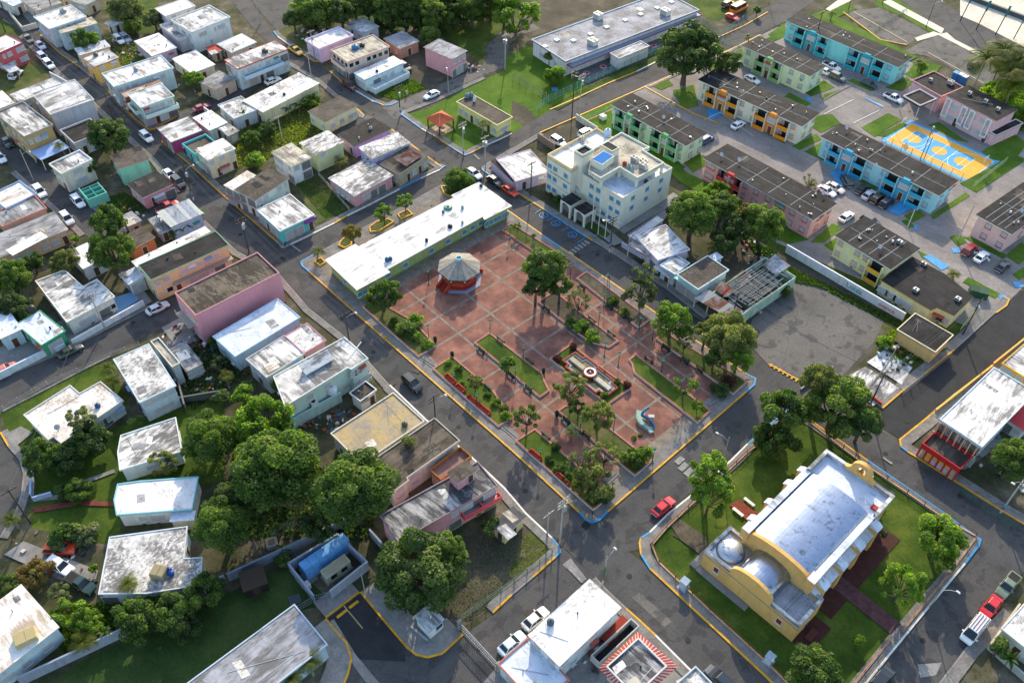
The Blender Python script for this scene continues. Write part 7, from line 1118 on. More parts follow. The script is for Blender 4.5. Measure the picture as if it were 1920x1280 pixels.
for k, d in CARS.items():
 (g0x, g1x, gw0, gw1),(r0x, r1x, rw0, rw1), zb, zt = d['g']
 CM_[k] = dict(body=loft(d['b']).mesh('body', WHT, False), glass=MB().hull(ring4(g0x, g1x, gw0, gw1, zb - .03), ring4(r0x, r1x, rw0, rw1, zt - .03)).mesh('windows', GLASS), roof=MB().hull(ring4(r0x - .06, r1x + .06, rw0 + .03, rw1 + .03, zt - .05), ring4(r0x + .05, r1x - .05, rw0 - .06, rw1 - .06, zt + .02)).mesh('roof', WHT))
 mb = MB(); lo, hi = ring4(g0x, g1x, gw0, gw1, zb - .03), ring4(r0x, r1x, rw0, rw1, zt)
 for i in range(4): mb.tube([lo[i], hi[i]], .05,4)
 for sg in (-1,1): mb.tube([((g0x + g1x) / 2, sg * (gw0 + .01), zb),((r0x + r1x) / 2, sg * (rw0 + .02), zt)], .045,4)
 CM_[k]['pillars'] = mb.mesh('pillars', WHT); CM_[k]['mirror'] = MB().box(-.09,.09,-.1,.1,-.06,.08).mesh('mirror', BLACK); w_ = d['b'][-2][1]
 CM_[k]['head'] = MB().hull([(-.12,-.14,-.06),(.08,-.12,-.06),(.08,.12,-.06),(-.12,.14,-.06)], [(-.16,-.14,.08),(.02,-.12,.06),(.02,.12,.06),(-.16,.14,.08)]).mesh('headlight', LAMPM); CM_[k]['tail'] = MB().box(-.05,.06,-.13,.13,-.09,.1).mesh('tail_light', TAILM); CM_[k]['bump'] = MB().box(-.06,.05,-.6,.6,-.07,.07).mesh('number_plate', flat('#c9c9b9'))
 if k == 'pickup': CM_[k]['bed'] = MB().box(-2.4,-.8,-.7,.7,.9,.99).mesh('cargo_bed', DARKW)
def carpaint(c_):
 key = ('car', c_)
 if key not in _mc: m, b = mk('car_paint_' + c_[1:], .28,.5); b.inputs['Base Color'].default_value = (*hx(c_), 1); b.inputs['Coat Weight'].default_value = .5; b.inputs['Coat Roughness'].default_value = .1; _mc[key] = m
 return _mc[key]
HD = {'A+': -47.6, 'A-': 132.4, 'B+': 42.6, 'B-': 222.6}
def car(px, py, kind, col, head, label, doors=False, rack=False, z=.03):
 p = P(px, py, .5); t = thing({'sedan': 'car', 'suv': 'suv', 'pickup': 'pickup_truck', 'van': 'van', 'bus': 'bus'}[kind], label, {'suv': 'car', 'sedan': 'car', 'pickup': 'pickup truck'}.get(kind, kind),(p.x, p.y, z), R(HD.get(head, head) if isinstance(head, str) else head)); m = CM_[kind]; d = CARS[kind]; mat = carpaint(col)
 for nm in ('body', 'roof', 'pillars'): recolor(inst(nm, m[nm], t), mat)
 inst('windows', m['glass'], t)
 for x in d['wb']:
  for sg in (-1,1): w_ = inst('wheel', TYRE, t, (x, sg * (d['b'][2][1] - .06), .33)); w_.rotation_euler = (R(90), 0,0); inst('rim', RIM, w_)
 (x0, w0, a0, b0),(x1, w1, a1, b1) = d['b'][0], d['b'][-1]
 for sg in (-1,1): inst('headlight', m['head'], t, (x1 - .06, sg * (w1 - .1),(a1 + b1) / 2 + .06)); inst('tail_light', m['tail'], t, (x0 + .0, sg * (w0 - .08), b0 - .12)); recolor(inst('mirror', m['mirror'], t, (d['g'][0][1] - .35, sg * (d['g'][0][2] + .16), d['g'][2] + .1)), mat)
 inst('number_plate', m['bump'], t, (x0,0,.5))
 if kind == 'pickup': inst('cargo_bed', m['bed'], t)
 if doors:
  for sg in (-1,1): o_ = MB().box(-1.0,0,-.04,.04,.3,.92).build('open_door', mat, t, (.55, sg * .88,0), sg * R(-60)); MB().box(-.85,-.1,-.02,.02,.92,1.3).build('door_glass', GLASS, o_)
 if rack:
  for k in range(4): MB().box(-2.2,.9,-.6 + k * .4 - .04,-.6 + k * .4 + .04,2.06,2.14).build('rack_bar', DARKW if k % 2 else flat('#a0522d'), t)
 return t
for a in [(53,74, 'pickup', '#6e6a5c', 'A+', 'dusty pickup at the head of the row at top left'),(76,86, 'sedan', '#cfd9e6', 'A+', 'pale blue white car behind the dusty pickup'),(81,109, 'suv', '#e9edf2', 'A+', 'white car parked at the wall below the coral house, upper of two'),(92,122, 'suv', '#f2f4f6', 'A+', 'white car parked at the wall below the coral house, lower of two'),(275,258, 'suv', '#f4f4f4', 'A+', 'white car driving on the main street near the magenta house'),(14,268, 'sedan', '#2c3634', 'A+', 'dark car at the left edge beside the tan building'),(378,203, 'sedan', '#8f1d3a', 'B+', 'crimson car parked in the side street'),(1,296, 'sedan', '#dfe3ea', 'A+', 'white car cut by the left edge near the tan building'),(223,76, 'suv', '#e6e8ea', 'A+', 'white car in the dusty yard at the top'),(236,73, 'suv', '#8f9aa2', 'A+', 'grey car in the dusty yard at the top'),(30,141, 'suv', '#dcdfe2', 80, 'white car under the carport roof'),
  (555,96, 'pickup', '#e8b41e', 'A+', 'yellow pickup at the corner by the lavender house'),(512,152, 'sedan', '#eef0f2', 'B+', 'white car in front of the blue corner house'),(656,161, 'suv', '#5a3026', 'A+', 'brown car at the kerb by the white and blue house'),(809,179, 'sedan', '#e4e9ee', 'B-', 'white car on the park road'),(759,127, 'suv', '#1d2226', 'A+', 'black car in the dirt yard behind the white and blue house'),(1373,33, 'sedan', '#e0301e', 'A+', 'bright red car beside the orange bus'),(1365,9, 'suv', '#1c1f22', 'B+', 'black car behind the orange and white bus'),(1384,235, 'sedan', '#eef1f3', 'B+', 'white car alone in the bay below the orange block'),(1324,263, 'suv', '#1f4a78', 'B+', 'blue car behind the mint green block'),(1410,150, 'sedan', '#e2e6ea', 'A+', 'white car behind the orange block'),(1099,250, 'suv', '#eceeef', 'B+', 'white car behind the town hall'),(1047,267, 'suv', '#e6e8ea', 'A+', 'white car by the brick yard wall next to the town hall'),
  (1559,126, 'pickup', '#f0f2f4', 'A+', 'white pickup below the teal block'),(1549,136, 'sedan', '#dde2e8', 'A+', 'white car half hidden by the pale green block'),(1570,146, 'suv', '#59605c', 'A+', 'dark green grey car in the estate road, upper'),(1630,159, 'sedan', '#3d4448', 'A+', 'charcoal car in the estate road, lower'),(1675,185, 'pickup', '#f2f4f6', 'A+', 'white pickup in front of the pink community centre'),(1826,121, 'suv', '#17191b', 'B+', 'black car alone in the upper car park'),
  (75,360, 'suv', '#e3e7ec', 'A+', 'white car parked beside the white roofed house on the west street'),(147,379, 'suv', '#f1f3f5', 'A+', 'white car parked below the teal ruin'),(126,411, 'suv', '#c8d0d6', 'A+', 'silver car by the peach house on the west street'),(318,328, 'sedan', '#eef1f4', 'A+', 'white car by the coral house on the main street'),(335,343, 'suv', '#2a3436', 'A+', 'dark car behind the white one on the main street'),(315,389, 'pickup', '#b5322a', 'B+', 'red pickup parked in the side lane'),(296,578, 'sedan', '#c9ced2', 'B+', 'silver car on the cross street beside the peach terrace'),
  (889,326, 'sedan', '#e8ebee', 'A+', 'white car turning at the crossing behind the white roof'),(928,340, 'sedan', '#25292c', 'A+', 'dark car parked in front of the low white roofed house'),(956,358, 'sedan', '#d8431f', 'A+', 'orange red car on the east street near the town hall'),(1550,359, 'sedan', '#f0f2f4', 'A+', 'white car beside the pink block, left of the cream one'),(1566,353, 'sedan', '#d9d0c2', 'A+', 'cream car beside the pink block'),(1587,340, 'suv', '#24403e', 95, 'dark teal car on the blue painted bay'),(1617,355, 'sedan', '#22282c', 'B+', 'black car in the bay row, first of four'),(1629,366, 'sedan', '#b9bec4', 'B+', 'silver car in the bay row, second of four'),(1646,373, 'suv', '#15181b', 'B+', 'black car in the bay row, third of four'),(1662,381, 'suv', '#16243e', 'B+', 'navy car in the bay row, last of four'),(1587,407, 'sedan', '#eceff2', 'B+', 'white car standing alone beside the yellow block'),(1632,417, 'suv', '#3a3f43', 'A+', 'dark car hidden behind the yellow block roof'),(1817,469, 'suv', '#8c1620', 'B+', 'dark red car beside the one with open doors'),(1880,500, 'sedan', '#1c2226', 'B+', 'black car alone in the lower right estate bay'),
  (773,719, 'suv', '#20262a', 'A+', 'black boxy car driving on the main street beside the plaza'),(1244,950, 'sedan', '#c41428', 'B+', 'red car waiting beside the church lawn'),(133,658, 'sedan', '#33403a', 'B+', 'dark green car on the cross street'),(10,693, 'sedan', '#c46a5a', 'B+', 'faded red car in the yard at the left edge'),(113,1030, 'suv', '#d8441a', 0, 'orange car on the garden driveway'),(114,1062, 'suv', '#e8ecf2', -28, 'white car on the garden driveway'),(152,1094, 'pickup', '#25403c', -28, 'dark green pickup on the garden driveway'),(1004,1160, 'sedan', '#dcd8d0', 'B+', 'cream white car by the white corner house, upper'),(960,1206, 'sedan', '#c4dae8', 'B+', 'pale blue car by the white corner house, lower'),(1350,1275, 'suv', '#1f2a38', 'A-', 'dark car cut by the bottom edge'),(1857,1138, 'sedan', '#c4222a', 'B-', 'red car parked between pickup and van'),(1889,1098, 'pickup', '#6a7a68', 'B-', 'grey green pickup ahead of the red car'),(1652,1274, 'suv', '#20262e', 'B+', 'black car at the bottom edge on the church side street')]: car(*a)
car(1840,482, 'sedan', '#f4f5f6', 'B+', 'white car with both front doors open', doors=True); car(1825,1182, 'van', '#e6e8ea', 'B-', 'white van with roof rack on the church side street', rack=True); car(1385,19, 'bus', '#e07a1e', 'B+', 'orange and white bus at the top by the estate')
# ---------------------------------------------------------------- poles, lamps and wires
WPOLE, CPOLE = flat('#4a4038', .95, var=.3), flat('#a9a49a', .9, var=.25); POLES = {}
def pole(k, px, py, h, label, mat, arms=1, lamp=None, trafo=0, base=None, lean=(0,0), r_=.15, ang=AANG):
 p = P(px, py, .1); t = thing('utility_pole' if arms else 'street_light', label, 'pole' if arms else 'street light', (p.x, p.y, 0), ang); lx, ly = Matrix.Rotation(-ang, 2) @ Vector(lean)
 MB().tube([(0,0,-.2),(lx * .5, ly * .5, h * .5),(lx, ly, h)], r_, 8, r2=r_ * .62).build('shaft', mat, t)
 for i in range(arms):
  z = h - .4 - i * .75; cx, cy = lx * z / h, ly * z / h; o_ = MB().box(cx - .07, cx + .07, cy - 1.15, cy + 1.15, z - .07, z + .07).build('crossarm', mat, t)
  for y in (-1.05,-.45,.45,1.05): MB().cyl(cx, cy + y, z + .07, z + .28,.06,6).build('insulator', flat('#6f7274', .4), o_)
 for i in range(trafo): a = i * 1.7; MB().cyl(.38 * math.cos(a), .38 * math.sin(a), h - 2.6, h - 1.6,.27,10).build('transformer', flat('#8f9a9c', .5), t)
 if base:
  for z0, z1, c_ in base: MB().cyl(0,0, z0, z1, r_ + .02,10).build('painted_band', flat(c_, .7), t)
 if lamp is not None:
  a = R(lamp) - ang; e = Vector((math.cos(a), math.sin(a), 0)) * 2.0; b0 = Vector((lx, ly, 0)) * .85; MB().tube([b0 + Vector((0,0, h * .85)), b0 + e * .5 + Vector((0,0, h * .85 + .7)), b0 + e + Vector((0,0, h * .85 + .8))], .05,6).build('lamp_arm', STEEL, t)
  c_ = b0 + e + Vector((0,0, h * .85 + .8)); MB().hull([(c_.x - .3, c_.y - .14, c_.z - .08),(c_.x + .3, c_.y - .14, c_.z - .08),(c_.x + .3, c_.y + .14, c_.z - .08),(c_.x - .3, c_.y + .14, c_.z - .08)], [(c_.x - .2, c_.y - .1, c_.z + .1),(c_.x + .2, c_.y - .1, c_.z + .1),(c_.x + .2, c_.y + .1, c_.z + .1),(c_.x - .2, c_.y + .1, c_.z + .1)]).build('lamp_head', flat('#d4d8da', .4), t)
 POLES[k] = (p.xy + Vector(lean), h)
RB = [(0,1.0, '#c9c4bc'),(1.0,1.6, '#b5302a'),(1.6,2.4, '#4f9ac0')]
for a in [('a', 1049,1021,12.5, 'tall concrete pole with many arms at the near plaza crossing', CPOLE, 3, None, 1, [(0,.9, '#c47a5a')]),('b', 818,806,9, 'wooden pole with lamp in front of the soil roofed building', WPOLE, 2,20,0),('c', 657,652,9, 'wooden pole with lamp below the pink theatre', WPOLE, 1,20,0),('d', 467,473,9, 'wooden pole with transformers beside the peach terrace', WPOLE, 2, None, 2),('e', 363,375,9, 'wooden pole with lamp at the side lane corner', WPOLE, 1,30,1, RB),('f', 217,236,8.5, 'wooden pole with twin lamps by the dense dark tree', WPOLE, 1,10,0),('g', 197,616,9, 'concrete pole on the cross street by the rippled roof house', CPOLE, 1, None, 0),('h', 869,292,9, 'pale pole with red band at the pavilion corner', CPOLE, 2, None, 2, [(.8,1.3, '#b5302a')]),('i', 910,318,9, 'pole with transformers across from the pavilion', CPOLE, 1, None, 3),('j', 1072,223,13, 'tall wooden pole on the school street, left of the pair', WPOLE, 2, None, 0),('k', 1086,215,11, 'concrete pole on the school street, right of the pair', CPOLE, 2,160,1),('l', 751,216,8, 'wooden pole with painted foot at the park road corner', WPOLE, 1, None, 1, [(0,.8, '#e0dcd4'),(1.5,2.2, '#6ac0c8')]),('m', 947,131,10, 'pale pole with three transformers beside the bend of the park road', CPOLE, 1, None, 3),('n', 995,368,9, 'thin dark pole by the pink yard wall', WPOLE, 1, None, 0),('o', 1143,472,9, 'dark pole with red and white foot beside the town hall', WPOLE, 2,190,0, RB),('p', 1368,614,9, 'dark pole in front of the ruined house porch', WPOLE, 1, None, 0),('q', 1630,762,9, 'dark pole standing on the whitewashed slab', WPOLE, 1, None, 0),('r', 1876,960,9.5, 'concrete pole with red and blue foot at the right edge', CPOLE, 3,200,1, RB),('s', 1795,452,9.5, 'tall bare concrete pole in the estate lawn', CPOLE, 0, None, 0),('u', 1805,627,9, 'cluttered pole beside the tan black roofed house', WPOLE, 2, None, 2),('v', 57,980,9, 'pole at the curved road garden gate', WPOLE, 1, None, 0),('w', 1026,1001,6, 'slim traffic pole near the tall concrete pole', CPOLE, 1, None, 0),('x', 10,60,8.5, 'wooden pole at the top left corner', WPOLE, 1, None, 0),('y', 103,30,8.5, 'dark pole behind the big white house at top left', WPOLE, 1, None, 0),('z', 488,45,8, 'pale pole by the alley at the top', CPOLE, 1, None, 0),('1', 590,110,8, 'leaning pole in front of the lavender house', CPOLE, 1, None, 1),('2', 585,152,8, 'thin pole beside the long cream house', CPOLE, 1, None, 0),('3', 530,265,7, 'thin pole with red foot in the overgrown lot', CPOLE, 1, None, 0),('4', 1525,88,10, 'pole by the estate at the school street end', WPOLE, 1, None, 0)]: pole(*a)
for a in [('5', 1129,1098,8.5, 'street light with green wreath at the white corner house', CPOLE, 0,50,0, [(.6,1.8, '#c9c4bc'),(1.9,2.5, '#b5302a'),(2.6,5.6, '#2f6a4a')]),('6', 1742,1138,6, 'street light leaning over the church side street', CPOLE, 0,-20,0),('7', 1353,868,7, 'street light behind the feathery church tree', CPOLE, 0,150,0),('8', 687,1121,7, 'plain lamp post at the service yard kerb', CPOLE, 0, None, 0),('9', 841,175,6, 'small lamp post on the park road', CPOLE, 0,100,0),('10', 1736,52,8, 'curved street light by the upper car park', DARKW, 0,10,0),('11', 1702,425,4.5, 'globe lamp on the estate corner lawn', WHT, 0, None, 0),('12', 1726,298,8, 'floodlight pole on the court side, left of the pair', DARKW, 0,60,0),('13', 1732,299,6, 'floodlight pole on the court side, right of the pair', DARKW, 0,60,0),('14', 63,88 + 250,8, 'street light beside the west street', CPOLE, 0,0,0),('15', 1109,429,9, 'white flagpole before the town hall, left', WHT, 0, None, 0),('16', 1121,439,9, 'white flagpole before the town hall, middle', WHT, 0, None, 0),('17', 1134,447,9, 'white flagpole before the town hall, right', WHT, 0, None, 0),('18', 1441,5,8, 'street light at the bus corner', CPOLE, 0,30,0),('19', 1590,20,10, 'pole on the verge at the top right', DARKW, 0, None, 0),('20', 1654,8,9, 'second pole on the verge at the top right', DARKW, 0, None, 0),('21', 1697,172,5, 'pole beside the pink porch', CPOLE, 0, None, 0)]: pole(*a, r_=.10)
WIRE = flat('#4f5050', .6)
def span(k1, k2, n, label, sag=.9):
 (a, h1),(b, h2) = POLES[k1], POLES[k2]; d = (b - a).normalized(); nn = Vector((-d.y, d.x))
 for i in range(n):
  o_ = nn * ((i - (n - 1) / 2) * .7); A, B_ = a + o_, b + o_; pts = []
  for j in range(9): s_ = j / 8; q = A.lerp(B_, s_); pts.append((q.x, q.y, (h1 + (h2 - h1) * s_) - .2 - sag * 4 * s_ * (1 - s_) - (.6 if i == 1 else 0)))
  tag(MB().tube(pts, .022,4, cap=False).build('power_line', WIRE), label, 'power line', 'overhead wires')
for a, b, n, l in (('x', 'f', 3, 'main street wires at the top left, past the coral house'),('f', 'e', 3, 'main street wires past the mint and coral houses'),('e', 'd', 3, 'main street wires past the lilac blue house'),('d', 'c', 3, 'main street wires in front of the pink theatre'),('c', 'b', 3, 'main street wires across from the hedge bed'),('b', 'a', 3, 'main street wires across from the near plaza bed'),('a', '5', 1, 'wire from the tall concrete pole to the wreathed street light'),('l', 'h', 3, 'wires along the east street past the pavilion'),('h', 'i', 2, 'short wires across the pavilion crossing'),('i', 'k', 3, 'wires up the school street'),('k', '4', 2, 'wires along the school fence and estate'),('i', 'n', 2, 'wires in front of the low white roofed house'),('n', 'o', 3, 'wires in front of the town hall'),('o', 'p', 3, 'wires along the east street below the town hall'),('p', 'q', 2, 'wires over the parking lot entrance'),('q', 'r', 2, 'wires across the corner shop street'),('q', 'u', 2, 'wires along the corner street'),('m', 'l', 2, 'wires over the park road'),('1', 'l', 2, 'wires along the upper east street'),('z', '1', 2, 'wires at the top by the corner street'),('g', 'v', 1, 'long wire over the bungalow garden'),('x', 'y', 2, 'wires at the top left corner')): span(a, b, n, l)
# ---------------------------------------------------------------- walls and fences
def wall(a, b, h, col, label, cap=None, name='wall', th=.2):
 pa, pb_ = P(*a).xy, P(*b).xy; d = pb_ - pa; t = thing(name, label, 'wall', (pa.x, pa.y, 0), math.atan2(d.y, d.x)); n = max(1, int(d.length / 4)); ln = d.length
 for i in range(n): MB().box(ln * i / n + .012, ln * (i + 1) / n - .012, -th / 2, th / 2,-.2, h).build('wall_panel', wallm(col), t)
 MB().box(0, ln, -th / 2 - .04, th / 2 + .04, h - .002, h + .08).build('coping', flat(cap or col, .9), t); return t, ln
t, ln = wall((1472,473),(1692,602), 2.0, '#dfe4ec', 'long white wall with painted lettering behind the parking lot')
k = (P(1597,546).xy - P(1472,473).xy).length; lettering('Loiza', 1.7,(k + .3,-.14), 0,1.0, t, flat('#2f9a94')); lettering('avance', 1.3,(k + 7.5,-.14), 0,.95, t, flat('#d4622a'))
for i in range(7): a_ = R(60 + i * 25); MB().box(.75,1.05,-.02,.0,-.05,.05).build('sun_ray', flat('#e0b45a'), t, (k - 2.4,-.12,1.2)).rotation_euler = (0, -a_, 0)
for a in [((41,1283),(246,1186), 2, '#8f98a8', 'grey boundary wall at the bottom left, lower stretch'),((246,1186),(425,1091), 2, '#8f98a8', 'grey boundary wall at the bottom left, middle stretch'),((430,1089),(545,1036), 2, '#76808f', 'grey boundary wall under the huge trees'),((545,1036),(650,985), 2, '#76808f', 'grey boundary wall end under the twin trees'),((545,1070),(636,1015), 2.2, '#8a95a8', 'back wall of the tank compound'),((636,1015),(690,1066), 2.2, '#8a95a8', 'right wall of the tank compound'),((592,1130),(545,1070), 2.2, '#8a95a8', 'left wall of the tank compound'),((622,1122),(692,1066), 2.2, '#9aa2b0', 'front wall of the tank compound'),((695,1005),(722,1035), 2, '#8a95a8', 'short wall beside the huge right tree'),
  ((138,648),(272,573), 1.4, '#d4d8dc', 'white garden wall of the rippled roof house'),((0,712),(88,668), 1.6, '#c9d6ee', 'blue white wall on the cross street at the left edge'),((88,668),(125,652), 1.2, '#c9d6ee', 'low blue white wall beside the green walled house'),((62,935),(64,890), 1.3, '#a9b8d6', 'blue white wall stub at the curved road'),((64,940),(100,930), 1.1, '#a9b8d6', 'blue white wall return at the garden path'),((548,805),(642,752), 2.4, '#a9cfc8', 'pale mint wall in the yard of the mint building'),((320,655),(350,770), 1.8, '#6f7470', 'grimy backyard wall beside the blue house'),((262,770),(430,742), 1.7, '#5f6664', 'dark mossy wall behind the blue house'),((1752,773),(1858,690), .8, '#d9b060', 'low yellow wall along the corner street, shop part'),((1860,686),(1925,634), .8, '#d9b060', 'low yellow wall along the corner street, upper part'),((1905,1140),(1850,1215), 1.4, '#b9b0a0', 'broken garden wall at the lower right edge'),((1850,1215),(1935,1290), 1.3, '#a9aaa8', 'grey garden wall at the lower right corner'),
  ((1008,262),(1040,283), 1.8, '#8a7a6a', 'brown yard wall left of the town hall'),((1080,225),(1120,250), 1.6, '#c9c4b4', 'pale yard wall behind the town hall'),((972,350),(1030,322), 1.3, '#d9b0b8', 'pink yard wall left of the town hall'),((930,305),(972,348), 1.2, '#cfc4cc', 'pale front wall of the low white roofed house'),((1165,462),(1212,490), 1.1, '#c4b9d9', 'lavender garden wall beside the town hall lane'),((1215,492),(1240,507), 1.1, '#d2c9dc', 'lavender garden wall below the porch'),((1500,732),(1560,690), .5, '#9a948a', 'low kerb wall at the parking lot end'),((1590,712),(1652,760), .6, '#b5483a', 'low red and white wall by the whitewashed slab'),((97,146),(150,175), 1.6, '#c9ccd2', 'white wall below the coral house lawn'),((385,213),(405,228), 1.8, '#cfd6d2', 'pale garden wall by the crimson car'),((20,30),(45,60), 1.4, '#c9c4b9', 'cream wall round the yard at top left'),((45,60),(72,52), 1.4, '#c9c4b9', 'cream wall beside the big white house'),((770,1175),(802,1202), .4, '#9aa0a0', 'low kerb wall of the guard house')]: wall(*a)
def fence(pts, h, col, label, gap=2.4, picket=.3, name='fence', mesh=True, base=None):
 w_ = [q.xy for q in W2(pts)]; o = w_[0]; t = thing(name, label, 'fence', (o.x, o.y, 0)); fm = flat(col, .6, var=.2); pm = MB().box(-.05,.05,-.05,.05,-.1, h).mesh('post', fm); mb = MB(); rl = MB()
 for a, b in zip(w_, w_[1:]):
  ln = (b - a).length; n = max(1, round(ln / gap)); a, b = a - o, b - o
  for i in range(n + (1 if b + o == w_[-1] else 0)): q = a.lerp(b, i / n); inst('post', pm, t, (q.x, q.y, 0), math.atan2((b - a).y, (b - a).x))
  for z in (h - .06,.25, h * .55): rl.tube([(a.x, a.y, z),(b.x, b.y, z)], .03,4)
  if mesh:
   k = int(ln / picket)
   for i in range(k): q = a.lerp(b, (i + .5) / k); mb.box(q.x - .012, q.x + .012, q.y - .012, q.y + .012,.05, h - .05)
  if base: c_, bh = base; bb = MB(); ribbon(bb, [a.to_3d(), b.to_3d()], -.12,.12,-.1, bh); bb.build('base_wall', flat(c_, .9, var=.3), t)
 rl.build('rail', fm, t)
 if mesh: kindof(mb.build('picket', fm, t), 'stuff')
CHB = '#7a4630'
for a in [([(1222,1022),(1235,1055),(1330,1145),(1440,1245),(1500,1305)], 1.1, CHB, 'rusty iron fence on pale base along the main street side of the church'),([(1222,1022),(1250,990),(1290,952),(1345,903)], 1.1, CHB, 'rusty iron fence along the near plaza street, left part'),([(1360,888),(1400,850),(1450,812),(1505,783)], 1.1, CHB, 'rusty iron fence along the near plaza street, right part'),([(1517,792),(1580,842),(1625,875),(1700,925),(1765,970),(1828,1006)], 1.3, CHB, 'rusty iron fence along the east street side of the church'),([(1828,1010),(1780,1075)], 1.1, CHB, 'rusty iron fence at the far right corner of the church lawn'),([(1775,1080),(1690,1185)], 1.1, CHB, 'rusty iron fence beside the church side street, upper'),([(1668,1200),(1595,1290)], 1.1, CHB, 'rusty iron fence beside the church side street, lower')]: fence(*a, gap=3.0, picket=.22, base=('#c4a484', .35))
for a in [([(1010,205),(1028,192),(1070,172),(1105,156),(1170,127),(1235,98)], 1.9, '#6fb5a8', 'teal wire fence along the school front'),([(962,150),(1024,188)], 2.0, '#9a927a', 'rusty wire fence across the green'),([(1310,40),(1350,70),(1400,35)], 1.8, '#8fa8a0', 'wire fence round the school yard end'),([(860,1165),(940,1110),(1035,1040)], 1.5, '#6f8a7a', 'green wire fence along the vacant corner lot'),([(8,768),(90,722),(175,686),(210,668),(262,648)], 1.1, '#b9b0a0', 'rail fence along the cross street above the bungalow'),([(590,1128),(622,1120)], 1.8, '#7f8a98', 'steel gate bars of the tank compound'),([(560,1145),(590,1128)], 1.6, '#7f8a98', 'steel fence between compound and long block'),([(1092,230),(1150,205),(1185,190)], 1.3, '#8fbf9a', 'green panel fence beside the mint estate block'),([(1340,78),(1400,92)], 1.2, '#8fbf9a', 'green fence by the pale green block'),([(1652,268),(1820,350)], 2.2, '#5f7a7a', 'tall wire fence on the near side of the court'),([(1825,352),(1885,305)], 1.6, '#9fb58a', 'green fence at the right end of the court'),([(1690,640),(1660,690),(1618,745)], 1.5, '#8a8578', 'wire fence along the overgrown yard by the tan house'),([(1780,670),(1690,742)], 1.4, '#7f7a70', 'wire fence on the corner street edge'),([(700,312),(660,345),(640,330)], 1.2, '#c9c4b4', 'pale fence beside the pink flaking roof house'),([(598,330),(655,395)], 1.1, '#b9b4a9', 'white fence of the grassy yard by the pink house'),([(1895,990),(1800,925)], 1.6, '#2f6a5a', 'dark green fence on the street opposite the church'),([(1830,585),(1800,620)], 1.8, '#9fc08a', 'green yard fence by the skip'),([(755,270),(800,305),(815,300)], 1.0, '#6a5a48', 'brown timber fence by the rusty wooden house'),([(800,250),(858,290)], .9, '#7a6648', 'timber fence below the pavilion'),([(1640,60),(1700,20)], 1.1, '#8a8f80', 'fence at the top by the upper car park')]: fence(*a)
pa, pb_ = P(862,1178,0).xy, P(936,1258,0).xy; d = pb_ - pa; t = thing('sliding_gate', 'long grey sliding gate across the service yard entrance', 'gate', (pa.x, pa.y, 0), math.atan2(d.y, d.x)); ln = d.length
for z in (.3,1.2,2.0): MB().box(0, ln, -.05,.05, z - .05, z + .05).build('rail', STEEL, t)
for i in range(26): MB().box(ln * i / 25 - .03, ln * i / 25 + .03,-.03,.03,.3,2.0).build('bar', STEEL, t)
for x in (0, ln * .98): MB().box(x - .2, x + .2,-.3,.3,0,2.4).build('gate_post', GREYC, t)
# ---------------------------------------------------------------- things on roofs and in yards
def at(px, py, z): q = P(px, py, z); return (q.x, q.y, z)
def box_unit(px, py, z, label, s_=(1.2,1.0,1.0), col='#c9cbc8', ang=AANG):
 t = thing('air_conditioner', label, 'air conditioner', at(px, py, z), ang); w_, d_, h_ = [v / 2 for v in s_]; MB().box(-w_, w_, -d_, d_, .12, h_ * 2).build('casing', flat(col, .5), t); MB().box(-w_ * .9, w_ * .9, -d_ * .9, d_ * .9,0,.12).build('base', DARKW, t)
 for x in ((-w_ / 2, w_ / 2) if s_[0] > 1.1 else (0,)): MB().cyl(x, 0, h_ * 2 - .005, h_ * 2 + .06, min(w_ / 2.4, d_ * .8), 12).build('fan', BLACK, t)
 mb = MB()
 for i in range(5): mb.box(-w_ * .9, w_ * .9, -d_ - .02, -d_, .25 + i * h_ * .3,.32 + i * h_ * .3)
 mb.build('grille', DARKW, t)
def tank(px, py, z, label, r_=.6, h=1.1, col='#d5dbe0', cat='water tank'):
 t = thing('water_tank', label, cat, at(px, py, z), 0); MB().lathe([(r_ * .96,0),(r_, .1),(r_, h * .75),(r_ * .7, h * .95),(r_ * .3, h),(0, h)], 16).build('body', flat(col, .5), t, smooth=True); MB().cyl(0,0, h - .02, h + .1, r_ * .28,10).build('lid', DARKW, t)
 for k in (.3,.55): MB().lathe([(r_ + .005, h * k),(r_ + .03, h * k + .03),(r_ + .005, h * k + .06)], 16).build('hoop', flat(col, .5), t)
def dish(px, py, z, label):
 t = thing('satellite_dish', label, 'satellite dish', at(px, py, z), 0); o_ = MB().lathe([(0,0),(.25,.05),(.45,.16),(.47,.16),(.25,.02),(0,-.03)], 14).build('reflector', flat('#b9bcc0', .5), t, (0,0,.8)); o_.rotation_euler = (R(50), 0, R(30)); MB().tube([(0,0,0),(0,0,.8)], .04,6).build('mast', STEEL, t); MB().tube([(0,0,.8),(-.2,-.35,1.15)], .02,4).build('feed_arm', STEEL, t)
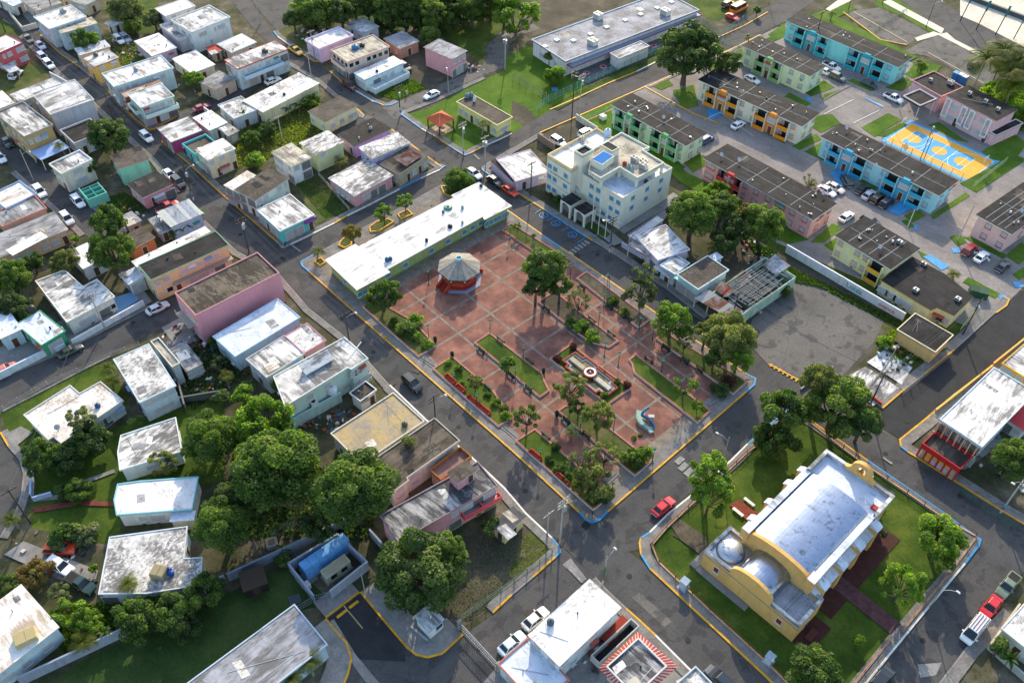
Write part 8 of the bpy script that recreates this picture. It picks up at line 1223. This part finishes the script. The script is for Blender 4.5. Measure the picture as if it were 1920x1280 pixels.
for a in [(1121,36,4.2, 'large rooftop air handler at the upper edge of the school roof', (2.2,1.8,1.7)),(1111,84,4.2, 'large rooftop air handler at the lower edge of the school roof', (2.4,1.8,1.5)),(1247,28,4.2, 'large rooftop air handler at the right of the school roof', (2.4,1.8,1.6)),(1190,303,9.95, 'twin fan air unit on the town hall roof, leftmost', (1.6,1.0,1.2)),(1207,307,9.95, 'twin fan air unit on the town hall roof, rightmost', (1.5,1.0,1.0)),(1206,316,9.95, 'twin fan air unit on the town hall roof, nearest the edge', (1.8,1.0,1.2)),(1716,545,3.6, 'air unit on the pitch black roof, left', (1.0,1.0,.5)),(1795,562,3.6, 'air unit on the pitch black roof, right', (1.0,1.0,.5)),(1686,455,5.4, 'air unit on the yellow estate block', (1.0,.9,.5)),(1731,496,3.6, 'small hood on the pitch black roof edge', (1.0,.8,.5)),(1817,177,6.4, 'roof ventilator on the pink community centre, first', (.8,.8,.7)),(1847,192,6.4, 'roof ventilator on the pink community centre, second', (.8,.8,.7)),(1870,207,6.4, 'roof ventilator on the pink community centre, third', (.8,.8,.7)),(1781,158,4.4, 'air unit on the pink back wing', (1.4,1.1,1.0)),(1744,152,4.4, 'small vent on the pink back wing', (.7,.7,.7)),(586,756,2.2, 'cream air unit beside the white water tank', (1.8,1.3,1.0)),(1328,860,0, 'meter cabinet by the near plaza street', (.7,.5,.8))]: box_unit(*a)
for a in [(622,734,2.4, 'white water tank in the yard of the mint building', 1.0,1.4),(840,390,3.7, 'teal round hatch cover on the long white roof', .9,.35, '#2f7a70'),(726,489,3.7, 'blue drum pair on the long white roof, near the left end', .45,.8, '#2f5a80'),(732,487,3.7, 'second blue drum on the long white roof', .4,.7, '#2f5a80'),(844,426,3.7, 'black drum on the long white roof', .5,.6, '#202428'),(800,453,3.7, 'small black vent pot near the eave of the long white roof', .3,.8, '#2a2622'),(831,399,3.7, 'dark vent pot beside the teal hatch', .3,.6, '#5a6a74'),(867,391,3.7, 'grey vent pot in the upper middle of the long white roof', .3,.7, '#8f9a9e'),(867,419,3.7, 'slim grey vent pot in the lower middle of the long white roof', .25,.6, '#8f9a9e'),(902,350,3.7, 'dark antenna base at the top end of the long white roof', .35,.6, '#3a3a3a'),
  (1171,309,9.95, 'red drum on the town hall roof', .45,.8, '#a02f26'),(1178,314,9.95, 'grey green drum on the town hall roof, left', .45,.9, '#7f9a98'),(1185,318,9.95, 'grey green drum on the town hall roof, right', .45,.9, '#7f9a98'),(1139,254,9.0, 'pale blue cistern on the town hall left wing', .8,1.6, '#a9c4d8'),(1092,263,9.0, 'wicker coloured drum on the town hall parapet', .5,.9, '#b9b09a'),(1211,343,7.6, 'dark drum on the town hall terrace', .4,.9, '#2f3438'),(876,183,3.6, 'blue grey tank on the yellow community building, left', .6,1.1, '#5f7a8a'),(883,181,3.6, 'blue grey tank on the yellow community building, middle', .6,1.1, '#5f7a8a'),(890,190,3.6, 'pale tank on the yellow community building, right', .4,1.2, '#c4ced4'),(666,91,5.4, 'blue tank on the roof of the arcaded house', .9,.9, '#2f6a9a'),(679,87,5.4, 'black tank on the roof of the arcaded house', .7,.8, '#2a2f34'),(119,23,5.5, 'grey tank on the large white house at top left', .9,.8, '#8f8f8c'),(180,105,5, 'dark tank on the ochre house', .6,.8, '#55595c'),(255,133,5.5, 'small tank on the long pale blue house', .5,.8, '#7f8f9a'),(497,98,6, 'dark tank on the blue corner house', .8,.8, '#3f4244'),(184,762,3.3, 'blue drum on the L shaped bungalow', .45,.7, '#2f5a8a'),(318,1070,3.4, 'blue drum on the cracked roof house, upper', .4,.7, '#1f4a9a'),(322,1076,3.4, 'blue drum on the cracked roof house, lower', .4,.6, '#1f4aa0'),(1032,1168,5.4, 'dark drum on the bright white corner house', .5,.9, '#4a5a66'),(759,797,4, 'small dark drum on the ochre stained roof', .5,.7, '#4f5648'),(297,416,2.6, 'steel drum pair on the low lean-to', .5,1.4, '#b9bec2'),(61,583,3.5, 'black cistern between the twin white roofs', .7,1.2, '#2f3232'),(695,242,3.4, 'small steel drum on the black roof by the corner', .4,.7, '#8f9aa0'),(707,135,3.4, 'black drum on the long white roof by the arches', .35,.5, '#202428'),(533,178,3.8, 'small dark vent on the long cream house', .35,.5, '#33383c')]: tank(*a)
for a in [(1384,344 - 40,5.4, 'dish on the pink estate block, upper left'),(1541,367,5.4, 'dish on the pink estate block, right end'),(1647,468,5.4, 'dish on the yellow estate block'),(110,806,3.3, 'dish on the L shaped bungalow'),(1351,295,5.4, 'dish on the pink estate block, top left corner'),(1585,245,5.4, 'dish on the sky blue estate block'),(1656,275,5.4, 'dish on the sky blue estate block, middle'),(1698,130 - 5,5.4, 'dish on the teal estate block'),(1640,325 - 10,5.4, 'dish on the sky blue estate block, lower middle'),(1912,400,5.4, 'dish on the right pink estate block'),(1243,225,5.4, 'dish on the mint estate block')]: dish(*a)
t = thing('cistern', 'square concrete cistern on the cracked roof house', 'cistern', at(300,1076,3.4), R(-12)); MB().box(-1.0,1.0,-.9,.9,0,1.1).build('body', flat('#a89a7a', .9), t); MB().box(-.9,.9,-.8,.8,1.1,1.16).build('lid', flat('#8f8468', .9), t); MB().box(.1,.12,-.8,.8,1.16,1.2).build('lid_seam', DARKW, t)
t = thing('cistern', 'square concrete cistern on the mould streaked roof', 'cistern', at(50,1197,4), R(33)); MB().box(-1.4,1.4,-1,1,0,.8).build('body', flat('#b5a880', .9), t); MB().box(-1.3,0,-.9,.9,.8,.86).build('lid', flat('#a3966e', .9), t); MB().box(.08,1.3,-.9,.9,.8,.86).build('lid', flat('#a3966e', .9), t)
t = thing('roof_shed', 'tilted white roof shed on the scabbed white roof', 'roof shed', at(595,686,6), BANG); MB().hull([(-2.6,-.7,0),(2.6,-.7,0),(2.6,.7,0),(-2.6,.7,0)], [(-2.6,-.7,.6),(2.6,-.7,.6),(2.6,.7,1.3),(-2.6,.7,1.3)]).build('body', wallm('#a9c0d0'), t); MB().hull([(-2.8,-1,.5),(2.8,-1,.5),(2.8,.9,1.4),(-2.8,.9,1.4)], [(-2.8,-1,.6),(2.8,-1,.6),(2.8,.9,1.5),(-2.8,.9,1.5)]).build('roof', roofm('white', 2), t)
MB().tube([(-2,-3.2,.05),(2.5,-3.4,.06)], .1,6).build('pipe', WHT, tag(thing('roof_pipe', 'white pipe lying on the scabbed white roof', 'pipe', at(632,650,6), R(70)), 'white pipe lying on the scabbed white roof', 'pipe'))
def bx(name, label, cat, px, py, z, dims, col, ang=0, extra=()):
 t = thing(name, label, cat, at(px, py, z), ang); w_, d_, h_ = dims[0] / 2, dims[1] / 2, dims[2]; MB().box(-w_, w_, -d_, d_, 0, h_).build('body', flat(col, .7, var=.25), t)
 for nm, b_, c_ in extra: MB().box(*b_).build(nm, flat(c_, .7), t)
 return t
t = thing('tank_container', 'long blue tank in the walled compound', 'tank', at(612,1050,0), BANG); MB().box(-4.0,4.0,-1.3,1.3,0,.4).build('plinth', CONC, t); bl_ = flat('#5f9ad0', .6, var=.2)
for k in range(6): MB().hull([(-3.9 + k * 1.3 + .02,-1.15,.4),(-3.9 + (k + 1) * 1.3 - .02,-1.15,.4),(-3.9 + (k + 1) * 1.3 - .02,1.15,.4),(-3.9 + k * 1.3 + .02,1.15,.4)], [(-3.9 + k * 1.3 + .02,-.8,2.6),(-3.9 + (k + 1) * 1.3 - .02,-.8,2.6),(-3.9 + (k + 1) * 1.3 - .02,.8,2.6),(-3.9 + k * 1.3 + .02,.8,2.6)]).build('tank_section', bl_, t)
t = bx('generator', 'cream generator cabinet in the walled compound', 'generator', 632,1073,0,(4.2,1.6,2.0), '#c9c4a4', BANG, [('grille', (-1.4,-.4,-.83,-.8,.6,1.5), '#1c1c1c'),('grille', (.4,1.4,-.83,-.8,.6,1.5), '#1c1c1c'),('roof_plate', (-2.0,2.0,-.7,.7,2.0,2.08), '#8f8a78'),('skid', (-2.3,2.3,-1,1,0,.12), '#777777')])
bx('pad', 'square concrete pad inside the compound', 'pad', 575,1085,0,(2.6,2.2,.15), '#6f7680', BANG, [('hatch', (-.8,.8,-.6,.6,.15,.2), '#5a6068')]); bx('cabinet', 'white cabinet at the compound wall', 'cabinet', 577,1100,0,(1.0,.8,1.0), '#c9cdd0', AANG, [('door', (-.4,.4,-.44,-.4,.1,.9), '#b0b4b8')]); bx('manhole', 'round covered pit on the park lawn', 'manhole', 553,1124,0,(1.6,1.4,.2), '#4f565c', .4, [('cover', (-.6,.6,-.5,.5,.2,.26), '#3f464c')]); bx('well', 'small square well in the shaded yard', 'well', 511,1022,0,(1.6,1.6,1.0), '#a9a89c', .3, [('cover', (-.5,.5,-.5,.5,1.0,1.1), '#7a6a52')])
bx('garden_shed', 'dark timber shed at the edge of the park lawn', 'shed', 480,1098,0,(3.2,3.0,2.2), '#2c2622', R(25), [('roof', (-1.8,1.8,-1.7,1.7,2.2,2.35), '#3a3028'),('door', (-.5,.5,-1.54,-1.5,.1,1.9), '#4a3a30')])
bx('dumpster', 'dark green skip beside the pitch black roofed building', 'skip', 1832,553,.1,(3.4,2.0,1.5), '#1f4a36', R(-20), [('lid', (-1.6,0,-.95,.95,1.5,1.56), '#16382a'),('rib', (-1.4,-1.2,-1.06,-1,.1,1.4), '#2f5a46'),('rib', (1.2,1.4,-1.06,-1,.1,1.4), '#2f5a46')])
for k, (x, y) in enumerate(((1788,151),(1797,154),(1804,158))): bx('portable_toilet', ['blue portable toilet, left of three', 'blue portable toilet with white roof, middle of three', 'blue portable toilet, right of three'][k], 'portable toilet', x, y, 0,(1.3,1.3,2.2), '#2f7ab8', AANG, [('roof', (-.7,.7,-.7,.7,2.2,2.35), '#d4dce2' if k else '#5f9ac8'),('door', (-.4,.4,-.68,-.65,.1,1.95), '#2a68a4')])
bx('utility_box', 'white utility box on the lawn of the mint block', 'utility box', 1130,224,0,(1.4,1.2,1.1), '#d9dcd8', AANG, [('lid', (-.75,.75,-.65,.65,1.1,1.18), '#c4c8c4')])
for k, (x, y) in enumerate(((1099,139),(1131,127),(1225,88))): t = thing('tyre_planter', ['pink tyre planter in the school yard, left', 'pink tyre planter in the school yard, middle', 'pink tyre planter in the school yard beside the biggest tree'][k], 'planter', at(x, y, 0), 0); MB().lathe([(.55,0),(.9,.05),(.98,.2),(.9,.38),(.55,.4),(.5,.2)], 18).build('tyre', flat('#c98a90', .8), t); MB().cyl(0,0,.1,.3,.52,12).build('soil', EARTH, t)
t = bx('pedestal', 'white stone pedestal on the church lawn', 'pedestal', 1281,1101,0,(1.0,1.0,1.9), '#b9c4d0', .8, [('cap', (-.6,.6,-.6,.6,1.9,2.05), '#8fa0b0'),('base', (-.7,.7,-.7,.7,0,.2), '#9aa8b4')]); bx('pedestal', 'white pedestal at the lower left corner of the church lawn', 'pedestal', 1440,1240,0,(1.0,1.0,1.7), '#b9c4d0', .8, [('cap', (-.6,.6,-.6,.6,1.7,1.85), '#8fa0b0'),('base', (-.7,.7,-.7,.7,0,.2), '#9aa8b4')])
for x, y, l in ((1404,943, 'white bench on the church path, upper'),(1383,962, 'white bench on the church path, lower')): t = thing('park_bench', l, 'bench', at(x, y, 0), AANG); MB().box(-1,1,-.25,.25,.38,.48).build('seat', WHT, t); MB().box(-.9,-.7,-.2,.2,0,.38).build('leg', WHT, t); MB().box(.7,.9,-.2,.2,0,.38).build('leg', WHT, t)
for x, y, l in ((722,635, 'yellow hydrant on the main street kerb'),(1100,968, 'yellow hydrant at the near plaza corner')): t = thing('hydrant', l, 'hydrant', at(x, y, .17), 0); MB().lathe([(.2,0),(.16,.1),(.14,.55),(.17,.6),(.1,.75),(0,.8)], 12).build('barrel', YEL, t); MB().tube([(-.25,0,.45),(.25,0,.45)], .08,8).build('outlet', YEL, t)
for pts, m_ in (([(1367,947),(1385,937),(1426,966),(1404,980)], flat('#7a3a2c', .9, var=.35)),([(1549,1092),(1574,1078),(1689,1170),(1670,1190)], flat('#5f4044', .95, var=.5)),([(1258,987),(1275,974),(1325,1008),(1330,1030),(1315,1042),(1275,1012)], EARTH),([(1515,1204),(1524,1198),(1560,1240),(1552,1250)], CONC),([(62,952),(150,938),(220,942),(220,950),(150,948),(64,962)], flat('#7a4038', .95, var=.35)),([(60,935),(110,928),(160,900),(215,880),(217,886),(165,906),(112,936),(64,942)], CONC),([(8,1040),(45,1015),(185,1070),(178,1095),(130,1095)], CONC),([(10,815),(40,800),(62,812),(28,840)], CONC)): sheet('path', pts, m_)
sheet('whitewashed_slab', [(1580,712),(1622,688),(1685,728),(1637,762)], roofm('mottled', 2)); sheet('rubble_yard', [(1625,680),(1660,655),(1710,690),(1690,722)], roofm('worn', 2)); sheet('town_hall_drive', [(1160,432),(1170,440),(1280,372),(1262,362)], CONC); sheet('forecourt', [(1030,372),(1062,398),(1110,432),(1150,462),(1170,455),(1140,430),(1060,370)], CONC)
for pts in ([(1028,372),(1038,362),(1062,378),(1052,392)], [(1095,424),(1110,415),(1145,440),(1135,448)]): sheet('lawn', pts, GRASS)
sheet('school_yard', [(1075,140),(1300,35),(1312,45),(1240,92),(1100,158)], ground('school_paving', [(.3,(.10,.10,.105)),(.7,(.17,.168,.17))], .3,2)); sheet('street_verge', [(1035,200),(1105,163),(1235,104),(1240,112),(1110,172),(1045,208)], GRASS); sheet('blue_yard', [(212,560),(248,548),(262,562),(220,590)], flat('#6f9ac0', .8))
# basketball hoops and the promenade columns
for a_, l in ((.02, 'basketball hoop at the left end of the court'),(.98, 'basketball hoop at the right end of the court')):
 q = cq(a_, .5,.1); sg = 1 if a_ < .5 else -1; t = thing('basketball_hoop', l, 'basketball hoop', q, math.atan2(CTU.y, CTU.x) + (0 if sg > 0 else math.pi)); MB().tube([(-.6,0,0),(-.6,0,2.6),(.6,0,3.1)], .08,6).build('post', flat('#d08a3a'), t); MB().box(.6,.66,-.9,.9,2.7,3.8).build('backboard', WHT, t); MB().lathe([(.22,3.0),(.26,3.03),(.22,3.06)], 12).build('rim', flat('#c4501e'), t, (.95,0,0)); MB().lathe([(.22,3.0),(.12,2.6)], 8).build('net', WHT, t, (.95,0,0))
for k, (x, y) in enumerate(((1830,56),(1866,66),(1900,74),(1800,40))): t = thing('banner_pole', ['slanted pole with teal banner on the promenade, second', 'slanted pole with teal banner on the promenade, third', 'slanted pole with teal banner nearest the right edge', 'slanted pole with teal banner on the promenade, first'][k], 'banner pole', at(x, y, 0), 0); MB().tube([(0,0,0),(1.0,.3,8)], .13,6).build('pole', DARKW, t); MB().hull([(.55,.1,5.2),(1.0,.1,5.2),(1.0,.3,5.2),(.55,.3,5.2)], [(.8,.2,8.2),(1.35,.2,8.2),(1.35,.45,8.2),(.8,.45,8.2)]).build('banner', flat('#2a7a7a'), t)
t = thing('promenade_wall', 'low dark wall crossing the sunlit promenade', 'wall', at(1870,20,0), AANG); MB().box(-14,20,-.3,.3,0,1.3).build('wall_body', flat('#4a5055', .9), t); MB().box(-14,20,-.4,.4,1.3,1.4).build('coping', GREYC, t)
rd = random.Random(9)
mb = MB(); q0 = P(882,132)
for i in range(70): x, y = q0.x + rd.gauss(0,2.0), q0.y + rd.gauss(0,1.0); s_ = rd.uniform(.15,.5); h_ = max(.2,1.1 - ((x - q0.x) ** 2 / 6 + (y - q0.y) ** 2)) * rd.uniform(.5,1); mb.hull([(x - s_, y - s_, 0),(x + s_, y - s_ * .6,0),(x + s_ * .7, y + s_, 0),(x - s_ * .6, y + s_, 0)], [(x - s_ * .6, y - s_ * .5, h_),(x + s_ * .7, y - s_ * .3, h_ * .8),(x + s_ * .4, y + s_ * .6, h_ * 1.1),(x - s_ * .4, y + s_ * .5, h_ * .9)], i % 5)
kindof(mb.build('rubbish_heap', [flat('#8f8a84'), flat('#5a4a40'), flat('#c9c4c0'), flat('#3f5a70'), flat('#7a4a3a')]), 'stuff')
mb = MB(); rd = random.Random(21)
for pts, n in (([(300,610),(400,605),(470,700),(380,765),(330,720)], 110),([(560,800),(640,760),(700,790),(620,812)], 60),([(1385,440),(1450,470),(1470,520),(1400,500)], 70),([(205,78),(270,75),(300,110),(240,125)], 40),([(205,375),(270,405),(240,440),(215,425)], 30),([(1640,650),(1690,640),(1710,690),(1660,700)], 50),([(1060,1200),(1110,1170),(1180,1230),(1110,1270)], 40),([(20,1010),(60,995),(180,1020),(190,1110),(110,1120)], 25),([(1815,860),(1900,790),(1920,930)], 30),([(585,40),(620,50),(600,90),(545,70)], 45),([(240,130),(300,120),(330,140),(390,185)], 40)):
 w_ = [q.xy for q in W2(pts)]; lo = [min(v[k] for v in w_) for k in (0,1)]; hi = [max(v[k] for v in w_) for k in (0,1)]; k = 0
 while k < n:
  x, y = rd.uniform(lo[0], hi[0]), rd.uniform(lo[1], hi[1])
  if not inside((x, y), w_): continue
  k += 1; s_ = rd.uniform(.12,.55); r_ = rd.uniform(.3,1); a_ = rd.uniform(0,3); e = [(x + s_ * r2 * math.cos(a_ + q * 1.571), y + s_ * r2 * math.sin(a_ + q * 1.571)) for q, r2 in ((0,1),(1, r_),(2,1),(3, r_))]; mb.prism(e, 0, rd.uniform(.06,.7), rd.randrange(6))
kindof(mb.build('yard_clutter', [flat('#b9b6b0'), flat('#6a5f52'), flat('#3f4244'), flat('#8f4a36'), flat('#4f7390'), flat('#d5d2ca')]), 'stuff')
mb = MB().cyl(0,0,-.1,.012,.42,14); mhm = mb.mesh('manhole_cover', DARKW)
for k, q in enumerate(((700,660),(640,598),(450,440),(330,310),(860,800),(985,920),(1250,560),(1120,478),(700,215),(640,170),(760,365),(1290,1200),(1180,1080),(1700,790),(1820,640),(1330,850),(1660,850),(1800,930),(1730,1200),(900,1215),(250,605),(1100,195),(1300,100),(830,300),(228,215))): p = P(*q); kindof(inst('manhole_cover', mhm, None, (p.x, p.y, .085)), 'structure')
# ---------------------------------------------------------------- people
def person(px, py, z, ang, shirt, trousers, label, stride=.18):
 t = thing('person', label, 'person', at(px, py, z), ang); V = [(0,0,.95),(0,0,1.18),(0,0,1.42),(0,.01,1.52),(0,.02,1.60),(0,.02,1.72),(-.10,0,.90),(-.11, stride * .5,.50),(-.11, stride * .8,.08),(-.11, stride * .8 + .16,.04),(.10,0,.90),(.11, -stride * .3,.48),(.11, -stride, .09),(.11, -stride + .16,.04),(-.19,0,1.40),(-.25,-.06,1.12),(-.24,.08,.90),(-.24,.12,.80),(.19,0,1.40),(.25,.06,1.12),(.24,.10,.90),(.24,.16,.82)]
 Ed = [(0,1),(1,2),(2,3),(3,4),(4,5),(0,6),(6,7),(7,8),(8,9),(0,10),(10,11),(11,12),(12,13),(2,14),(14,15),(15,16),(16,17),(2,18),(18,19),(19,20),(20,21)]; rad = [.15,.14,.16,.06,.09,.085,.1,.075,.05,.045,.1,.075,.05,.045,.075,.052,.04,.045,.075,.052,.04,.045]
 me = bpy.data.meshes.new('body'); me.from_pydata(V, Ed, []); o_ = bpy.data.objects.new('body', me); C.objects.link(o_); sk_ = o_.modifiers.new('skin', 'SKIN'); sd = o_.modifiers.new('sub', 'SUBSURF'); sd.levels = sd.render_levels = 1
 for i, r_ in enumerate(rad): me.skin_vertices[0].data[i].radius = (r_, r_)
 me.skin_vertices[0].data[0].use_root = True; dg = bpy.context.evaluated_depsgraph_get(); m2 = bpy.data.meshes.new_from_object(o_.evaluated_get(dg)); bpy.data.objects.remove(o_); m2.materials.clear(); SK = flat('#8a5a42')
 for m_ in (SK, flat(shirt), flat(trousers), flat('#1c1714')): m2.materials.append(m_)
 for p in m2.polygons: c_ = p.center; p.material_index = 3 if c_.z < .07 or (c_.z > 1.66) else (2 if c_.z < .98 and abs(c_.x) < .2 else (1 if c_.z < 1.46 and (abs(c_.x) < .21 or c_.z > 1.12) else 0))
 m2.polygons.foreach_set('use_smooth', [True] * len(m2.polygons)); inst('body', m2, t); MB().lathe([(.1,1.62),(.108,1.68),(.09,1.77),(0,1.82)], 10).build('hair', flat('#1a1512'), t, (0,.01,0))
 MB().hull([(-.015,.1,1.62),(.015,.1,1.62),(.015,.125,1.62),(-.015,.125,1.62)], [(-.01,.1,1.67),(.01,.1,1.67),(.01,.108,1.67),(-.01,.108,1.67)]).build('nose', SK, t)
person(1113,859,.18, R(150), '#e4e4e6', '#23262e', 'person in white shirt and dark trousers walking in the plaza'); person(763,179,.1, R(30), '#d9dcdc', '#c4c4c0', 'person in pale clothes standing at the park road kerb')
person(852,252,.16, R(60), '#3a3f4a', '#26282e', 'person in dark clothes standing by the pavilion corner')
